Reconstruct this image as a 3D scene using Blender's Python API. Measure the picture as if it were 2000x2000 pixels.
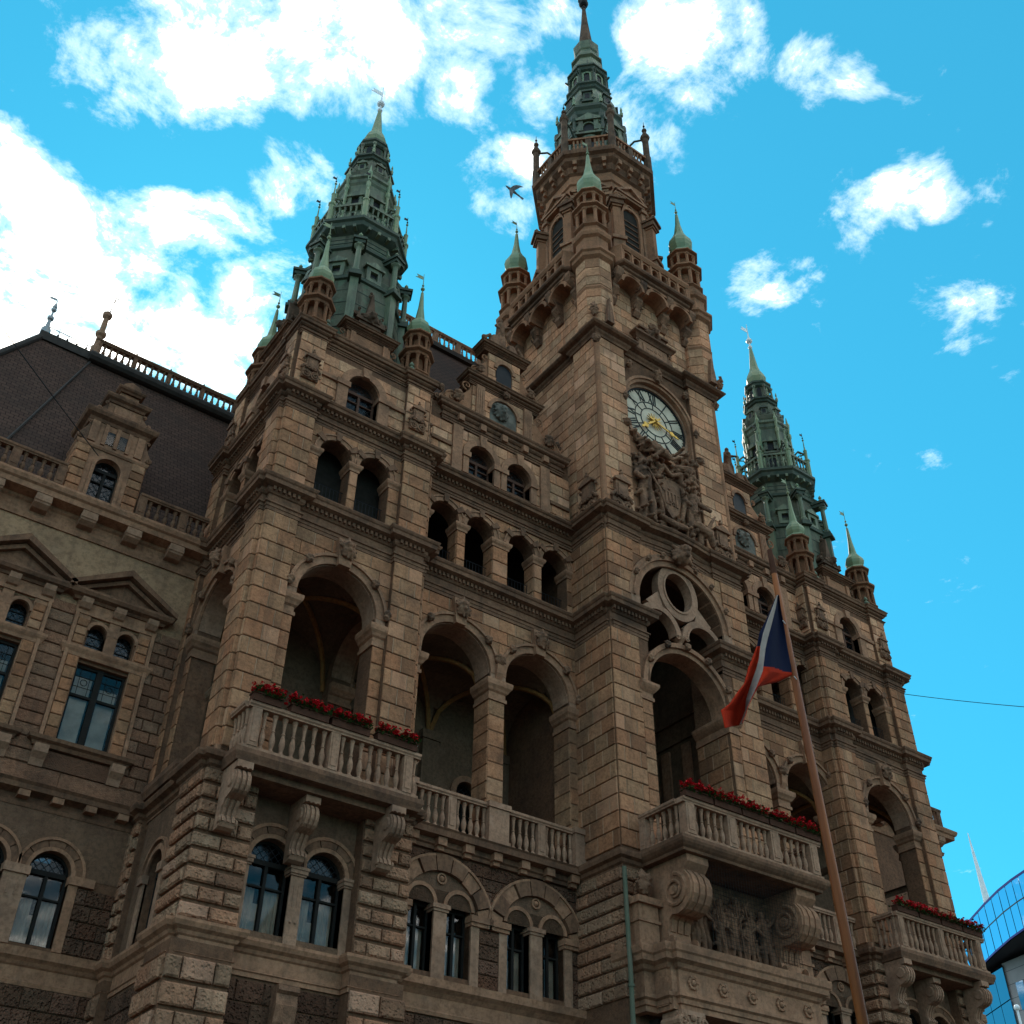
import bpy, bmesh, math, random
from math import sin, cos, pi, sqrt, radians
from mathutils import Matrix, Vector
random.seed(11)
for o in list(bpy.data.objects): bpy.data.objects.remove(o)
SC = bpy.context.scene
COL = SC.collection
GROUND = -1.6                       # the camera is the origin, held 1.6 m above the square

# ---------------------------------------------------------------- camera
YAW, PITCH, ROLL, FPX = 0.6198, 0.6710, 0.0160, 2163.17
fwd = Vector((sin(YAW)*cos(PITCH), cos(YAW)*cos(PITCH), sin(PITCH)))
rgt = Vector((cos(YAW), -sin(YAW), 0)); upv = rgt.cross(fwd)
r2 = rgt*cos(ROLL)+upv*sin(ROLL); u2 = upv*cos(ROLL)-rgt*sin(ROLL)
cd = bpy.data.cameras.new('camera'); cam = bpy.data.objects.new('camera', cd); COL.objects.link(cam)
cam.matrix_world = Matrix(((r2.x, u2.x, -fwd.x, 0), (r2.y, u2.y, -fwd.y, 0), (r2.z, u2.z, -fwd.z, 0), (0, 0, 0, 1)))
cd.sensor_width = 36; cd.lens = 36*FPX/2000; cd.clip_start = 0.05; cd.clip_end = 6000
SC.camera = cam
SC.render.resolution_x = SC.render.resolution_y = 1024

def ray(u, v):                      # direction through a point of the 2000 px photograph
    a = (u-1000)/FPX; b = -(v-1000)/FPX
    return (r2*a+u2*b+fwd)
def at_y(u, v, y):
    d = ray(u, v); return d*(y/d.y)

# ---------------------------------------------------------------- light
SUN_AZ = radians(18)                # from +y (behind the hall) towards +x
SUN_EL = radians(40)
SC.render.engine = 'CYCLES'
SC.view_settings.view_transform = 'Standard'; SC.view_settings.look = 'None'
SC.view_settings.exposure = 0.0; SC.view_settings.gamma = 1.0
try: SC.view_settings.use_curve_mapping = False
except Exception: pass
sl = bpy.data.lights.new('sun', 'SUN'); sl.energy = 4.5; sl.angle = radians(0.53); sl.color = (1.0, 0.90, 0.76)
so = bpy.data.objects.new('sun', sl); COL.objects.link(so)
sdir = Vector((sin(SUN_AZ)*cos(SUN_EL), cos(SUN_AZ)*cos(SUN_EL), sin(SUN_EL)))
so.rotation_euler = (-sdir).to_track_quat('-Z', 'Y').to_euler(); so.location = (30, 60, 90)

W = bpy.data.worlds.new('World'); SC.world = W; W.use_nodes = True
wt = W.node_tree; wt.nodes.clear()
def wn(kind, **kw):
    n = wt.nodes.new(kind)
    for k, v in kw.items(): setattr(n, k, v)
    return n
def wl(a, b): wt.links.new(a, b)
def wmath(op, a, b=None, clamp=False):
    n = wn('ShaderNodeMath', operation=op, use_clamp=clamp)
    for i, v in enumerate((a, b)):
        if v is None: continue
        if isinstance(v, (int, float)): n.inputs[i].default_value = v
        else: wl(v, n.inputs[i])
    return n.outputs[0]
sky = wn('ShaderNodeTexSky', sky_type='NISHITA', sun_disc=False, sun_elevation=SUN_EL, sun_rotation=SUN_AZ,
         air_density=1.0, dust_density=0.25, ozone_density=3.0, altitude=400)
tint = wn('ShaderNodeMix', data_type='RGBA', blend_type='MULTIPLY'); tint.inputs[0].default_value = 1.0
wl(sky.outputs[0], tint.inputs[6]); tint.inputs[7].default_value = (0.34, 2.05, 1.98, 1)
tc = wn('ShaderNodeTexCoord'); nrm = wn('ShaderNodeVectorMath', operation='NORMALIZE'); wl(tc.outputs['Generated'], nrm.inputs[0])
D = nrm.outputs[0]
sep = wn('ShaderNodeSeparateXYZ'); wl(D, sep.inputs[0])
zc = wmath('MAXIMUM', sep.outputs[2], 0.06)
px_ = wmath('DIVIDE', sep.outputs[0], zc); py_ = wmath('DIVIDE', sep.outputs[1], zc)
cmb = wn('ShaderNodeCombineXYZ'); wl(px_, cmb.inputs[0]); wl(py_, cmb.inputs[1])
CP = cmb.outputs[0]                 # position on a flat cloud layer
CLOUDS = [(250,50,120),(360,70,125),(480,60,130),(600,60,125),(720,60,105),(800,70,60),(500,135,60),(400,120,80),(640,130,50),
          (900,40,95),(990,30,95),(1080,30,60),(910,130,55),(1045,150,40),(890,165,35),
          (1300,50,80),(1390,60,95),(1345,120,75),(1440,40,60),(1330,160,38),
          (20,400,110),(60,480,130),(130,440,70),(150,540,105),(40,600,140),(180,600,80),(250,455,62),(330,450,68),(420,455,64),(470,420,55),(525,375,52),(575,335,42),(300,520,55),
          (360,570,75),(440,570,75),(510,570,48),(420,640,85),(330,640,80),(480,660,60),(420,715,70),(250,660,70),(130,660,110),(20,700,120),(745,180,30),
          (1235,240,38),(1265,285,34),(1700,415,46),(1745,385,42),(1795,375,30),(1690,450,30),(1860,578,42),(1890,570,28),(1480,562,26),(1515,552,32),(1578,545,22),(1585,115,34),(1655,140,34),(1605,160,22),
          (945,370,28),(1015,345,28),(1010,400,26),(20,300,30)]
mask = None
for (u, v, r) in CLOUDS:
    c = ray(u, v).normalized()
    e = ray(u+r*1.12, v).normalized().dot(c); e2 = ray(u, v+r*1.12).normalized().dot(c); e = (e+e2)/2
    dt = wn('ShaderNodeVectorMath', operation='DOT_PRODUCT'); wl(D, dt.inputs[0]); dt.inputs[1].default_value = c
    m = wmath('DIVIDE', wmath('SUBTRACT', dt.outputs['Value'], e), (1-e)/(0.85 if r > 48 else 0.22 if r > 30 else 0.16))
    mask = m if mask is None else wmath('MAXIMUM', mask, m)
mask = wmath('MAXIMUM', mask, -1.3)
# the sky out of view gets added scattered clouds, cover raised for neutral light
fr = wn('ShaderNodeVectorMath', operation='DOT_PRODUCT'); wl(D, fr.inputs[0]); fr.inputs[1].default_value = fwd
outside = wn('ShaderNodeMapRange'); wl(fr.outputs['Value'], outside.inputs[0]); outside.inputs[1].default_value = 0.80; outside.inputs[2].default_value = 0.70
big = wn('ShaderNodeTexNoise'); wl(CP, big.inputs['Vector']); big.inputs['Scale'].default_value = 1.5; big.inputs['Detail'].default_value = 3
bigm = wmath('MULTIPLY', wmath('SUBTRACT', big.outputs[0], 0.485), 5.0)
bigm = wmath('SUBTRACT', wmath('MULTIPLY', wmath('ADD', bigm, 1.3), outside.outputs[0]), 1.3)
mask = wmath('MAXIMUM', mask, bigm)
def fbm(scale, detail, rough, dist, lac=2.1):
    n = wn('ShaderNodeTexNoise'); wl(CP, n.inputs['Vector']); n.inputs['Scale'].default_value = scale
    n.inputs['Detail'].default_value = detail; n.inputs['Roughness'].default_value = rough
    n.inputs['Distortion'].default_value = dist; n.inputs['Lacunarity'].default_value = lac
    return n.outputs[0]
n1 = fbm(8.5, 13, 0.65, 0.28)
n2 = fbm(30.0, 8, 0.6, 0.4)
f = wmath('ADD', wmath('MULTIPLY', mask, 0.42), wmath('MULTIPLY', wmath('SUBTRACT', n1, 0.5), 2.7))
f = wmath('ADD', f, wmath('MULTIPLY', wmath('SUBTRACT', n2, 0.5), 0.35))
cl = wn('ShaderNodeMapRange', interpolation_type='SMOOTHSTEP'); wl(f, cl.inputs[0]); cl.inputs[1].default_value = 0.0; cl.inputs[2].default_value = 0.62
veil = wn('ShaderNodeMapRange', interpolation_type='SMOOTHSTEP'); wl(f, veil.inputs[0]); veil.inputs[1].default_value = -0.22; veil.inputs[2].default_value = 0.22
vv = wmath('MULTIPLY', veil.outputs[0], 0.16)
cov = wmath('MAXIMUM', cl.outputs[0], vv)
up_ = wn('ShaderNodeMapRange'); wl(sep.outputs[2], up_.inputs[0]); up_.inputs[1].default_value = 0.02; up_.inputs[2].default_value = 0.16
cov = wmath('MULTIPLY', cov, up_.outputs[0])
dens = wn('ShaderNodeMapRange'); wl(f, dens.inputs[0]); dens.inputs[1].default_value = 0.2; dens.inputs[2].default_value = 0.9
dens.inputs[3].default_value = 39.0; dens.inputs[4].default_value = 90.0
cc = wn('ShaderNodeMix', data_type='RGBA', blend_type='MULTIPLY'); cc.inputs[0].default_value = 1.0
cc.inputs[6].default_value = (1.0, 0.935, 0.84, 1); wl(dens.outputs[0], cc.inputs[7])
mx = wn('ShaderNodeMix', data_type='RGBA'); wl(cov, mx.inputs[0]); even = wn('ShaderNodeMix', data_type='RGBA'); even.inputs[0].default_value = 0.5; wl(tint.outputs[2], even.inputs[6]); even.inputs[7].default_value = (0.62, 5.2, 8.2, 1); wl(even.outputs[2], mx.inputs[6]); wl(cc.outputs[2], mx.inputs[7])
bg = wn('ShaderNodeBackground'); wl(mx.outputs[2], bg.inputs[0]); bg.inputs[1].default_value = 0.11
ow = wn('ShaderNodeOutputWorld'); wl(bg.outputs[0], ow.inputs[0])
try: W.cycles.sampling_method = 'MANUAL'; W.cycles.sample_map_resolution = 1024
except Exception: pass

# ---------------------------------------------------------------- materials
MATS = {}
def material(name, base, rough=0.85, build=None, spec=0.10, metallic=0.0):
    m = bpy.data.materials.new(name); m.use_nodes = True; t = m.node_tree
    p = t.nodes['Principled BSDF']; p.inputs['Base Color'].default_value = (*base, 1); p.inputs['Roughness'].default_value = rough
    p.inputs['Metallic'].default_value = metallic
    p.inputs['Specular IOR Level'].default_value = spec
    if build: build(t, p)
    MATS[name] = m; return m
class N:                            # small node helper
    def __init__(s, t): s.t = t; s.co = None
    def new(s, kind, **kw):
        n = s.t.nodes.new(kind)
        for k, v in kw.items(): setattr(n, k, v)
        return n
    def ln(s, a, b): s.t.links.new(a, b)
    def coord(s):
        if s.co is None:
            g = s.new('ShaderNodeNewGeometry'); s.co = g.outputs['Position']
        return s.co
    def noise(s, scale, detail=4, rough=0.55, stretch=None, dist=0.0, out=0):
        n = s.new('ShaderNodeTexNoise'); v = s.coord()
        if stretch:
            mp = s.new('ShaderNodeVectorMath', operation='MULTIPLY'); s.ln(v, mp.inputs[0]); mp.inputs[1].default_value = stretch; v = mp.outputs[0]
        s.ln(v, n.inputs['Vector']); n.inputs['Scale'].default_value = scale; n.inputs['Detail'].default_value = detail
        n.inputs['Roughness'].default_value = rough; n.inputs['Distortion'].default_value = dist
        return n.outputs[out]
    def voro(s, scale, feature='F1', stretch=None):
        n = s.new('ShaderNodeTexVoronoi', feature=feature); v = s.coord()
        if stretch:
            mp = s.new('ShaderNodeVectorMath', operation='MULTIPLY'); s.ln(v, mp.inputs[0]); mp.inputs[1].default_value = stretch; v = mp.outputs[0]
        s.ln(v, n.inputs['Vector']); n.inputs['Scale'].default_value = scale
        return n.outputs['Distance']
    def ramp(s, f, lo, hi, a=0.0, b=1.0):
        n = s.new('ShaderNodeMapRange', interpolation_type='SMOOTHSTEP'); s.ln(f, n.inputs[0])
        n.inputs[1].default_value = lo; n.inputs[2].default_value = hi; n.inputs[3].default_value = a; n.inputs[4].default_value = b
        return n.outputs[0]
    def mix(s, f, a, b, mode='MIX'):
        n = s.new('ShaderNodeMix', data_type='RGBA', blend_type=mode)
        if isinstance(f, (int, float)): n.inputs[0].default_value = f
        else: s.ln(f, n.inputs[0])
        for i, v in ((6, a), (7, b)):
            if isinstance(v, tuple): n.inputs[i].default_value = (*v, 1)
            else: s.ln(v, n.inputs[i])
        return n.outputs[2]
    def math(s, op, a, b):
        n = s.new('ShaderNodeMath', operation=op)
        for i, v in enumerate((a, b)):
            if isinstance(v, (int, float)): n.inputs[i].default_value = v
            else: s.ln(v, n.inputs[i])
        return n.outputs[0]
    def bump(s, p, h, strength, dist):
        n = s.new('ShaderNodeBump'); s.ln(h, n.inputs['Height']); n.inputs['Strength'].default_value = strength; n.inputs['Distance'].default_value = dist
        s.ln(n.outputs[0], p.inputs['Normal'])
def stone_mat(name, c1, c2, dirt, dirt_amt=0.6, bscale=17, bstr=0.9, bdist=0.022, pits=0.0, tone=True, streak=0.7):
    gr = (1.06, 0.83, 0.75)
    c1, c2, dirt = [tuple(a*b for a, b in zip(q, gr)) for q in (c1, c2, dirt)]
    def b(t, p):
        n = N(t)
        col = n.mix(n.ramp(n.noise(1.3, 5), 0.32, 0.68), c1, c2)
        col = n.mix(n.ramp(n.noise(11, 7, 0.7), 0.40, 0.66, 0.0, 0.75), col, tuple(x*0.62 for x in c2))
        col = n.mix(n.ramp(n.noise(3.2, 6, 0.65), 0.50, 0.72, 0.0, 0.5), col, tuple(x*k for x, k in zip(c1, (1.12, 1.2, 1.3))))
        if tone:
            at = n.new('ShaderNodeAttribute', attribute_name='tone')
            k = n.ramp(at.outputs['Fac'], 0.0, 1.0, 0.86, 1.14)
            km = n.new('ShaderNodeCombineXYZ')
            for i in range(3): n.ln(k, km.inputs[i])
            col = n.mix(1.0, col, km.outputs[0], 'MULTIPLY')
            fr = n.math('FRACT', n.math('MULTIPLY', at.outputs['Fac'], 7.31), 0.0)
            col = n.mix(1.0, col, n.mix(fr, (1.08, 0.94, 0.86), (0.95, 1.03, 1.02)), 'MULTIPLY')
            col = n.mix(n.ramp(at.outputs['Fac'], 0.90, 0.97, 0, 0.45), col, tuple(min(1, x*k) for x, k in zip(c1, (1.15, 1.25, 1.4))))
            col = n.mix(n.ramp(at.outputs['Fac'], 0.10, 0.02, 0, 0.55), col, tuple(x*0.45 for x in c2))
        # soot: patches and rain streaks
        s1 = n.ramp(n.noise(0.75, 7, 0.70), 0.47, 0.70, 0.0, dirt_amt*1.15)
        s2 = n.ramp(n.noise(2.9, 6, 0.65, stretch=(1.0, 1.0, 0.09)), 0.50, 0.68, 0.0, dirt_amt*streak*1.15)
        col = n.mix(n.math('MAXIMUM', s1, s2), col, dirt)
        n.ln(col, p.inputs['Base Color'])
        h = n.noise(bscale, 5, 0.6)
        if pits:
            h = n.math('ADD', h, n.math('MULTIPLY', n.ramp(n.voro(bscale*0.55), 0.1, 0.5), pits))
        n.bump(p, h, bstr, bdist)
    return material(name, c1, 0.92, b, spec=0.12)
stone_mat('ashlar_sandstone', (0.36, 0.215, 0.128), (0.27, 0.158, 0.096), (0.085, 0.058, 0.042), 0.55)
stone_mat('brightened_sandstone', (0.52, 0.335, 0.215), (0.40, 0.250, 0.160), (0.12, 0.080, 0.056), 0.62)  # ashlar stone made lighter for upper parts; brightness gradient painted into the colour
stone_mat('dressed_sandstone', (0.34, 0.212, 0.136), (0.26, 0.160, 0.104), (0.085, 0.060, 0.045), 0.55, tone=False, bscale=60, bstr=0.35)
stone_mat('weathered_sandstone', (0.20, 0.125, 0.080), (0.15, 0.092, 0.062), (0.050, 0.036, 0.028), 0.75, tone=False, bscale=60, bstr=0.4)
stone_mat('pale_sandstone', (0.34, 0.235, 0.165), (0.27, 0.180, 0.126), (0.11, 0.082, 0.064), 0.45, tone=False, bscale=60, bstr=0.3)
stone_mat('carved_sandstone', (0.27, 0.170, 0.110), (0.17, 0.108, 0.074), (0.045, 0.034, 0.028), 0.85, tone=False, bscale=30, bstr=0.6, bdist=0.03)
stone_mat('rockface_sandstone', (0.34, 0.225, 0.152), (0.26, 0.168, 0.116), (0.075, 0.052, 0.040), 0.45, bscale=22, bstr=0.9, bdist=0.03, pits=1.0)
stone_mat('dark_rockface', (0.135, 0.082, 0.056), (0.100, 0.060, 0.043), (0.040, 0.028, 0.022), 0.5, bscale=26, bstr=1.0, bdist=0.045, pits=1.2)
stone_mat('wing_blocks', (0.23, 0.148, 0.102), (0.175, 0.110, 0.078), (0.055, 0.040, 0.031), 0.5, bscale=36, bstr=0.8, bdist=0.02, pits=0.6)
stone_mat('stucco', (0.34, 0.245, 0.155), (0.275, 0.195, 0.125), (0.11, 0.078, 0.055), 0.5, tone=False, bscale=22, bstr=0.7, bdist=0.03)
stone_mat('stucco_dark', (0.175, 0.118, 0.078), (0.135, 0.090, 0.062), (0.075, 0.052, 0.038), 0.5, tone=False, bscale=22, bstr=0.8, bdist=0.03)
stone_mat('plaster_vault', (0.17, 0.125, 0.085), (0.13, 0.095, 0.066), (0.07, 0.05, 0.035), 0.4, tone=False, bscale=20, bstr=0.15)
stone_mat('painted_rib', (0.30, 0.17, 0.06), (0.24, 0.13, 0.05), (0.16, 0.10, 0.06), 0.4, tone=False, bscale=20, bstr=0.15)
stone_mat('joint_mortar', (0.17, 0.102, 0.064), (0.125, 0.075, 0.048), (0.06, 0.042, 0.032), 0.5, tone=False)
def copper(t, p):
    n = N(t)
    col = n.mix(n.ramp(n.noise(1.1, 5, 0.6), 0.3, 0.7), (0.088, 0.112, 0.066), (0.145, 0.158, 0.094))
    col = n.mix(n.ramp(n.noise(3.0, 5, 0.65, stretch=(1, 1, 0.12)), 0.44, 0.66, 0, 0.9), col, (0.034, 0.040, 0.026))
    col = n.mix(n.ramp(n.noise(0.9, 5, 0.6), 0.52, 0.70, 0, 0.75), col, (0.088, 0.070, 0.044))
    n.ln(col, p.inputs['Base Color']); n.bump(p, n.noise(9, 4), 0.25, 0.03)
material('copper_patina', (0.1, 0.2, 0.14), 0.6, copper, spec=0.35)
def copper4(t, p):
    n = N(t)
    col = n.mix(n.ramp(n.noise(1.3, 5, 0.6), 0.35, 0.65), (0.115, 0.108, 0.076), (0.080, 0.094, 0.062))
    col = n.mix(n.ramp(n.noise(3.4, 6, 0.65, stretch=(1, 1, 0.14)), 0.46, 0.66, 0, 0.85), col, (0.040, 0.040, 0.028))
    col = n.mix(n.ramp(n.noise(2.2, 5, 0.6), 0.55, 0.70, 0, 0.6), col, (0.085, 0.135, 0.085))
    n.ln(col, p.inputs['Base Color']); n.bump(p, n.noise(7, 5), 0.4, 0.04)
material('copper_brown', (0.1, 0.1, 0.07), 0.75, copper4, spec=0.15)
def copper2(t, p):
    n = N(t)
    col = n.mix(n.ramp(n.noise(1.6, 5, 0.6), 0.35, 0.7), (0.030, 0.046, 0.030), (0.055, 0.066, 0.043))
    col = n.mix(n.ramp(n.noise(3.4, 5, 0.65, stretch=(1, 1, 0.15)), 0.5, 0.7, 0, 0.8), col, (0.030, 0.034, 0.024))
    n.ln(col, p.inputs['Base Color']); n.bump(p, n.noise(9, 4), 0.25, 0.03)
material('copper_dark', (0.07, 0.1, 0.07), 0.65, copper2, spec=0.3)
def copper3(t, p):
    n = N(t)
    col = n.mix(n.ramp(n.noise(2.5, 5, 0.6, stretch=(1, 1, 0.3)), 0.35, 0.7), (0.155, 0.215, 0.120), (0.225, 0.235, 0.125))
    col = n.mix(n.ramp(n.noise(4.0, 5, 0.65), 0.5, 0.75, 0, 0.6), col, (0.09, 0.13, 0.085))
    n.ln(col, p.inputs['Base Color'])
material('copper_bright', (0.24, 0.33, 0.2), 0.6, copper3, spec=0.35)
def tiles(t, p):
    n = N(t)
    g = n.new('ShaderNodeTexCoord')
    br = n.new('ShaderNodeTexBrick'); n.ln(g.outputs['UV'], br.inputs['Vector'])
    br.inputs['Scale'].default_value = 1.0; br.inputs['Brick Width'].default_value = 0.22; br.inputs['Row Height'].default_value = 0.17
    br.inputs['Mortar Size'].default_value = 0.012; br.inputs['Color1'].default_value = (0.080, 0.044, 0.033, 1); br.inputs['Color2'].default_value = (0.058, 0.032, 0.025, 1)
    br.inputs['Mortar'].default_value = (0.022, 0.014, 0.012, 1)
    col = n.mix(n.ramp(n.noise(0.9, 5), 0.4, 0.75, 0, 0.5), br.outputs['Color'], (0.040, 0.027, 0.022))
    n.ln(col, p.inputs['Base Color']); n.bump(p, br.outputs['Fac'], -0.8, 0.03)
material('roof_tiles', (0.08, 0.05, 0.04), 0.95, tiles, spec=0.06)
def simple(c, var=0.25, scale=6):
    def b(t, p):
        n = N(t)
        n.ln(n.mix(n.ramp(n.noise(scale, 4), 0.3, 0.7), c, tuple(x*(1-var) for x in c)), p.inputs['Base Color'])
    return b
material('lead_grey', (0.050, 0.040, 0.036), 0.8, simple((0.050, 0.040, 0.036)))
material('niche_grey', (0.17, 0.145, 0.12), 0.9, simple((0.17, 0.145, 0.12), 0.5, 3))
material('pale_mortar', (0.42, 0.25, 0.16), 0.95, simple((0.42, 0.25, 0.16), 0.5, 2), spec=0.03)
material('dark_wood', (0.018, 0.014, 0.012), 0.7, simple((0.018, 0.014, 0.012)), spec=0.10)
material('red_wood', (0.10, 0.045, 0.030), 0.6, simple((0.10, 0.045, 0.030)))
material('iron', (0.022, 0.020, 0.022), 0.5, simple((0.022, 0.020, 0.022)))
material('rust_stone', (0.135, 0.078, 0.052), 0.85, simple((0.135, 0.078, 0.052), 0.5, 3))
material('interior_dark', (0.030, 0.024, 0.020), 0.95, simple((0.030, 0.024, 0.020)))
material('curtain', (0.80, 0.68, 0.58), 0.9, simple((0.72, 0.56, 0.45), 0.35, 3))
material('globe_glass', (0.5, 0.45, 0.4), 0.5)
material('gold', (0.62, 0.36, 0.07), 0.38, simple((0.62, 0.36, 0.07), 0.3, 10), metallic=0.55)
material('clock_white', (0.62, 0.60, 0.52), 0.6, simple((0.60, 0.48, 0.36), 0.28, 2.5))
material('clock_black', (0.02, 0.02, 0.022), 0.5, simple((0.02, 0.02, 0.022)))
material('flag_blue', (0.012, 0.018, 0.055), 0.9, simple((0.009, 0.011, 0.028), 0.15, 8), spec=0.03)
material('flag_white', (0.36, 0.29, 0.26), 0.9, simple((0.27, 0.21, 0.185), 0.12, 8), spec=0.03)
material('flag_red', (0.44, 0.030, 0.010), 0.9, simple((0.31, 0.020, 0.007), 0.15, 8), spec=0.03)
def pole(t, p):
    n = N(t)
    col = n.mix(n.ramp(n.noise(5, 5, 0.6, stretch=(1, 1, 0.08)), 0.3, 0.7), (0.21, 0.062, 0.016), (0.11, 0.030, 0.010))
    n.ln(col, p.inputs['Base Color']); n.bump(p, n.noise(30, 4, 0.6, stretch=(1, 1, 0.06)), 0.5, 0.01)
material('varnished_wood', (0.2, 0.08, 0.03), 0.5, pole, spec=0.12)
material('geranium_red', (0.55, 0.012, 0.018), 0.6, simple((0.60, 0.012, 0.020), 0.4, 20))
material('leaf_green', (0.045, 0.085, 0.022), 0.6, simple((0.045, 0.085, 0.022), 0.4, 14))
material('trough_brown', (0.085, 0.036, 0.024), 0.85, simple((0.085, 0.036, 0.024)), spec=0.03)
material('feathers', (0.12, 0.12, 0.13), 0.8, simple((0.13, 0.13, 0.14), 0.4, 12))
material('galvanised', (0.30, 0.31, 0.32), 0.45, simple((0.30, 0.31, 0.32), 0.2, 5), metallic=0.4)
material('netting', (0.03, 0.03, 0.03), 0.9)
material('white_metal', (0.75, 0.76, 0.78), 0.4, simple((0.75, 0.76, 0.78), 0.08, 3))
material('office_cladding', (0.28, 0.25, 0.25), 0.7, simple((0.28, 0.25, 0.25), 0.12, 0.8))
material('office_dark', (0.022, 0.024, 0.03), 0.5, simple((0.022, 0.024, 0.03)))
def cobble(t, p):
    n = N(t)
    v = n.voro(7)
    n.ln(n.mix(n.ramp(v, 0.2, 0.6), (0.12, 0.105, 0.09), (0.07, 0.06, 0.052)), p.inputs['Base Color']); n.bump(p, v, -0.6, 0.03)
material('cobblestones', (0.13, 0.12, 0.11), 0.85, cobble)
def glass(name, tintc, alpha, rough=0.03, lead=None, gcol=(0.42, 0.42, 0.43)):
    m = bpy.data.materials.new(name); m.use_nodes = True; t = m.node_tree; t.nodes.clear(); n = N(t)
    out = n.new('ShaderNodeOutputMaterial'); tr = n.new('ShaderNodeBsdfTransparent'); tr.inputs[0].default_value = (*tintc, 1)
    gl = n.new('ShaderNodeBsdfGlossy'); gl.inputs['Roughness'].default_value = rough; gl.inputs['Color'].default_value = (*gcol, 1)
    fr = n.new('ShaderNodeFresnel'); fr.inputs[0].default_value = 1.5
    bp = n.new('ShaderNodeBump'); bp.inputs['Strength'].default_value = 0.012; bp.inputs['Distance'].default_value = 0.05
    n.ln(n.noise(2.2, 2), bp.inputs['Height']); n.ln(bp.outputs[0], gl.inputs['Normal'])
    ms = n.new('ShaderNodeMixShader'); n.ln(n.math('ADD', n.math('MULTIPLY', fr.outputs[0], 1.0), alpha), ms.inputs[0]); n.ln(tr.outputs[0], ms.inputs[1]); n.ln(gl.outputs[0], ms.inputs[2])
    sh = ms.outputs[0]
    if lead:
        g = n.new('ShaderNodeTexCoord'); br = n.new('ShaderNodeTexBrick'); mp = n.new('ShaderNodeMapping'); n.ln(g.outputs['UV'], mp.inputs[0])
        mp.inputs['Rotation'].default_value = (0, 0, radians(45)); n.ln(mp.outputs[0], br.inputs['Vector'])
        br.offset = 0.0; br.inputs['Scale'].default_value = 1; br.inputs['Brick Width'].default_value = lead; br.inputs['Row Height'].default_value = lead; br.inputs['Mortar Size'].default_value = lead*0.07
        df = n.new('ShaderNodeBsdfDiffuse'); df.inputs[0].default_value = (0.02, 0.02, 0.022, 1)
        m2 = n.new('ShaderNodeMixShader'); n.ln(br.outputs['Fac'], m2.inputs[0]); n.ln(sh, m2.inputs[1]); n.ln(df.outputs[0], m2.inputs[2]); sh = m2.outputs[0]
    n.ln(sh, out.inputs[0]); MATS[name] = m
glass('window_glass', (0.86, 0.85, 0.84), 0.0)
glass('leaded_glass', (0.22, 0.23, 0.25), 0.01, 0.15, 0.12)
glass('office_glass', (0.03, 0.07, 0.13), 0.30, 0.02, gcol=(0.42, 0.56, 0.72))
material('blue_trim', (0.008, 0.014, 0.16), 0.5)

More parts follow.
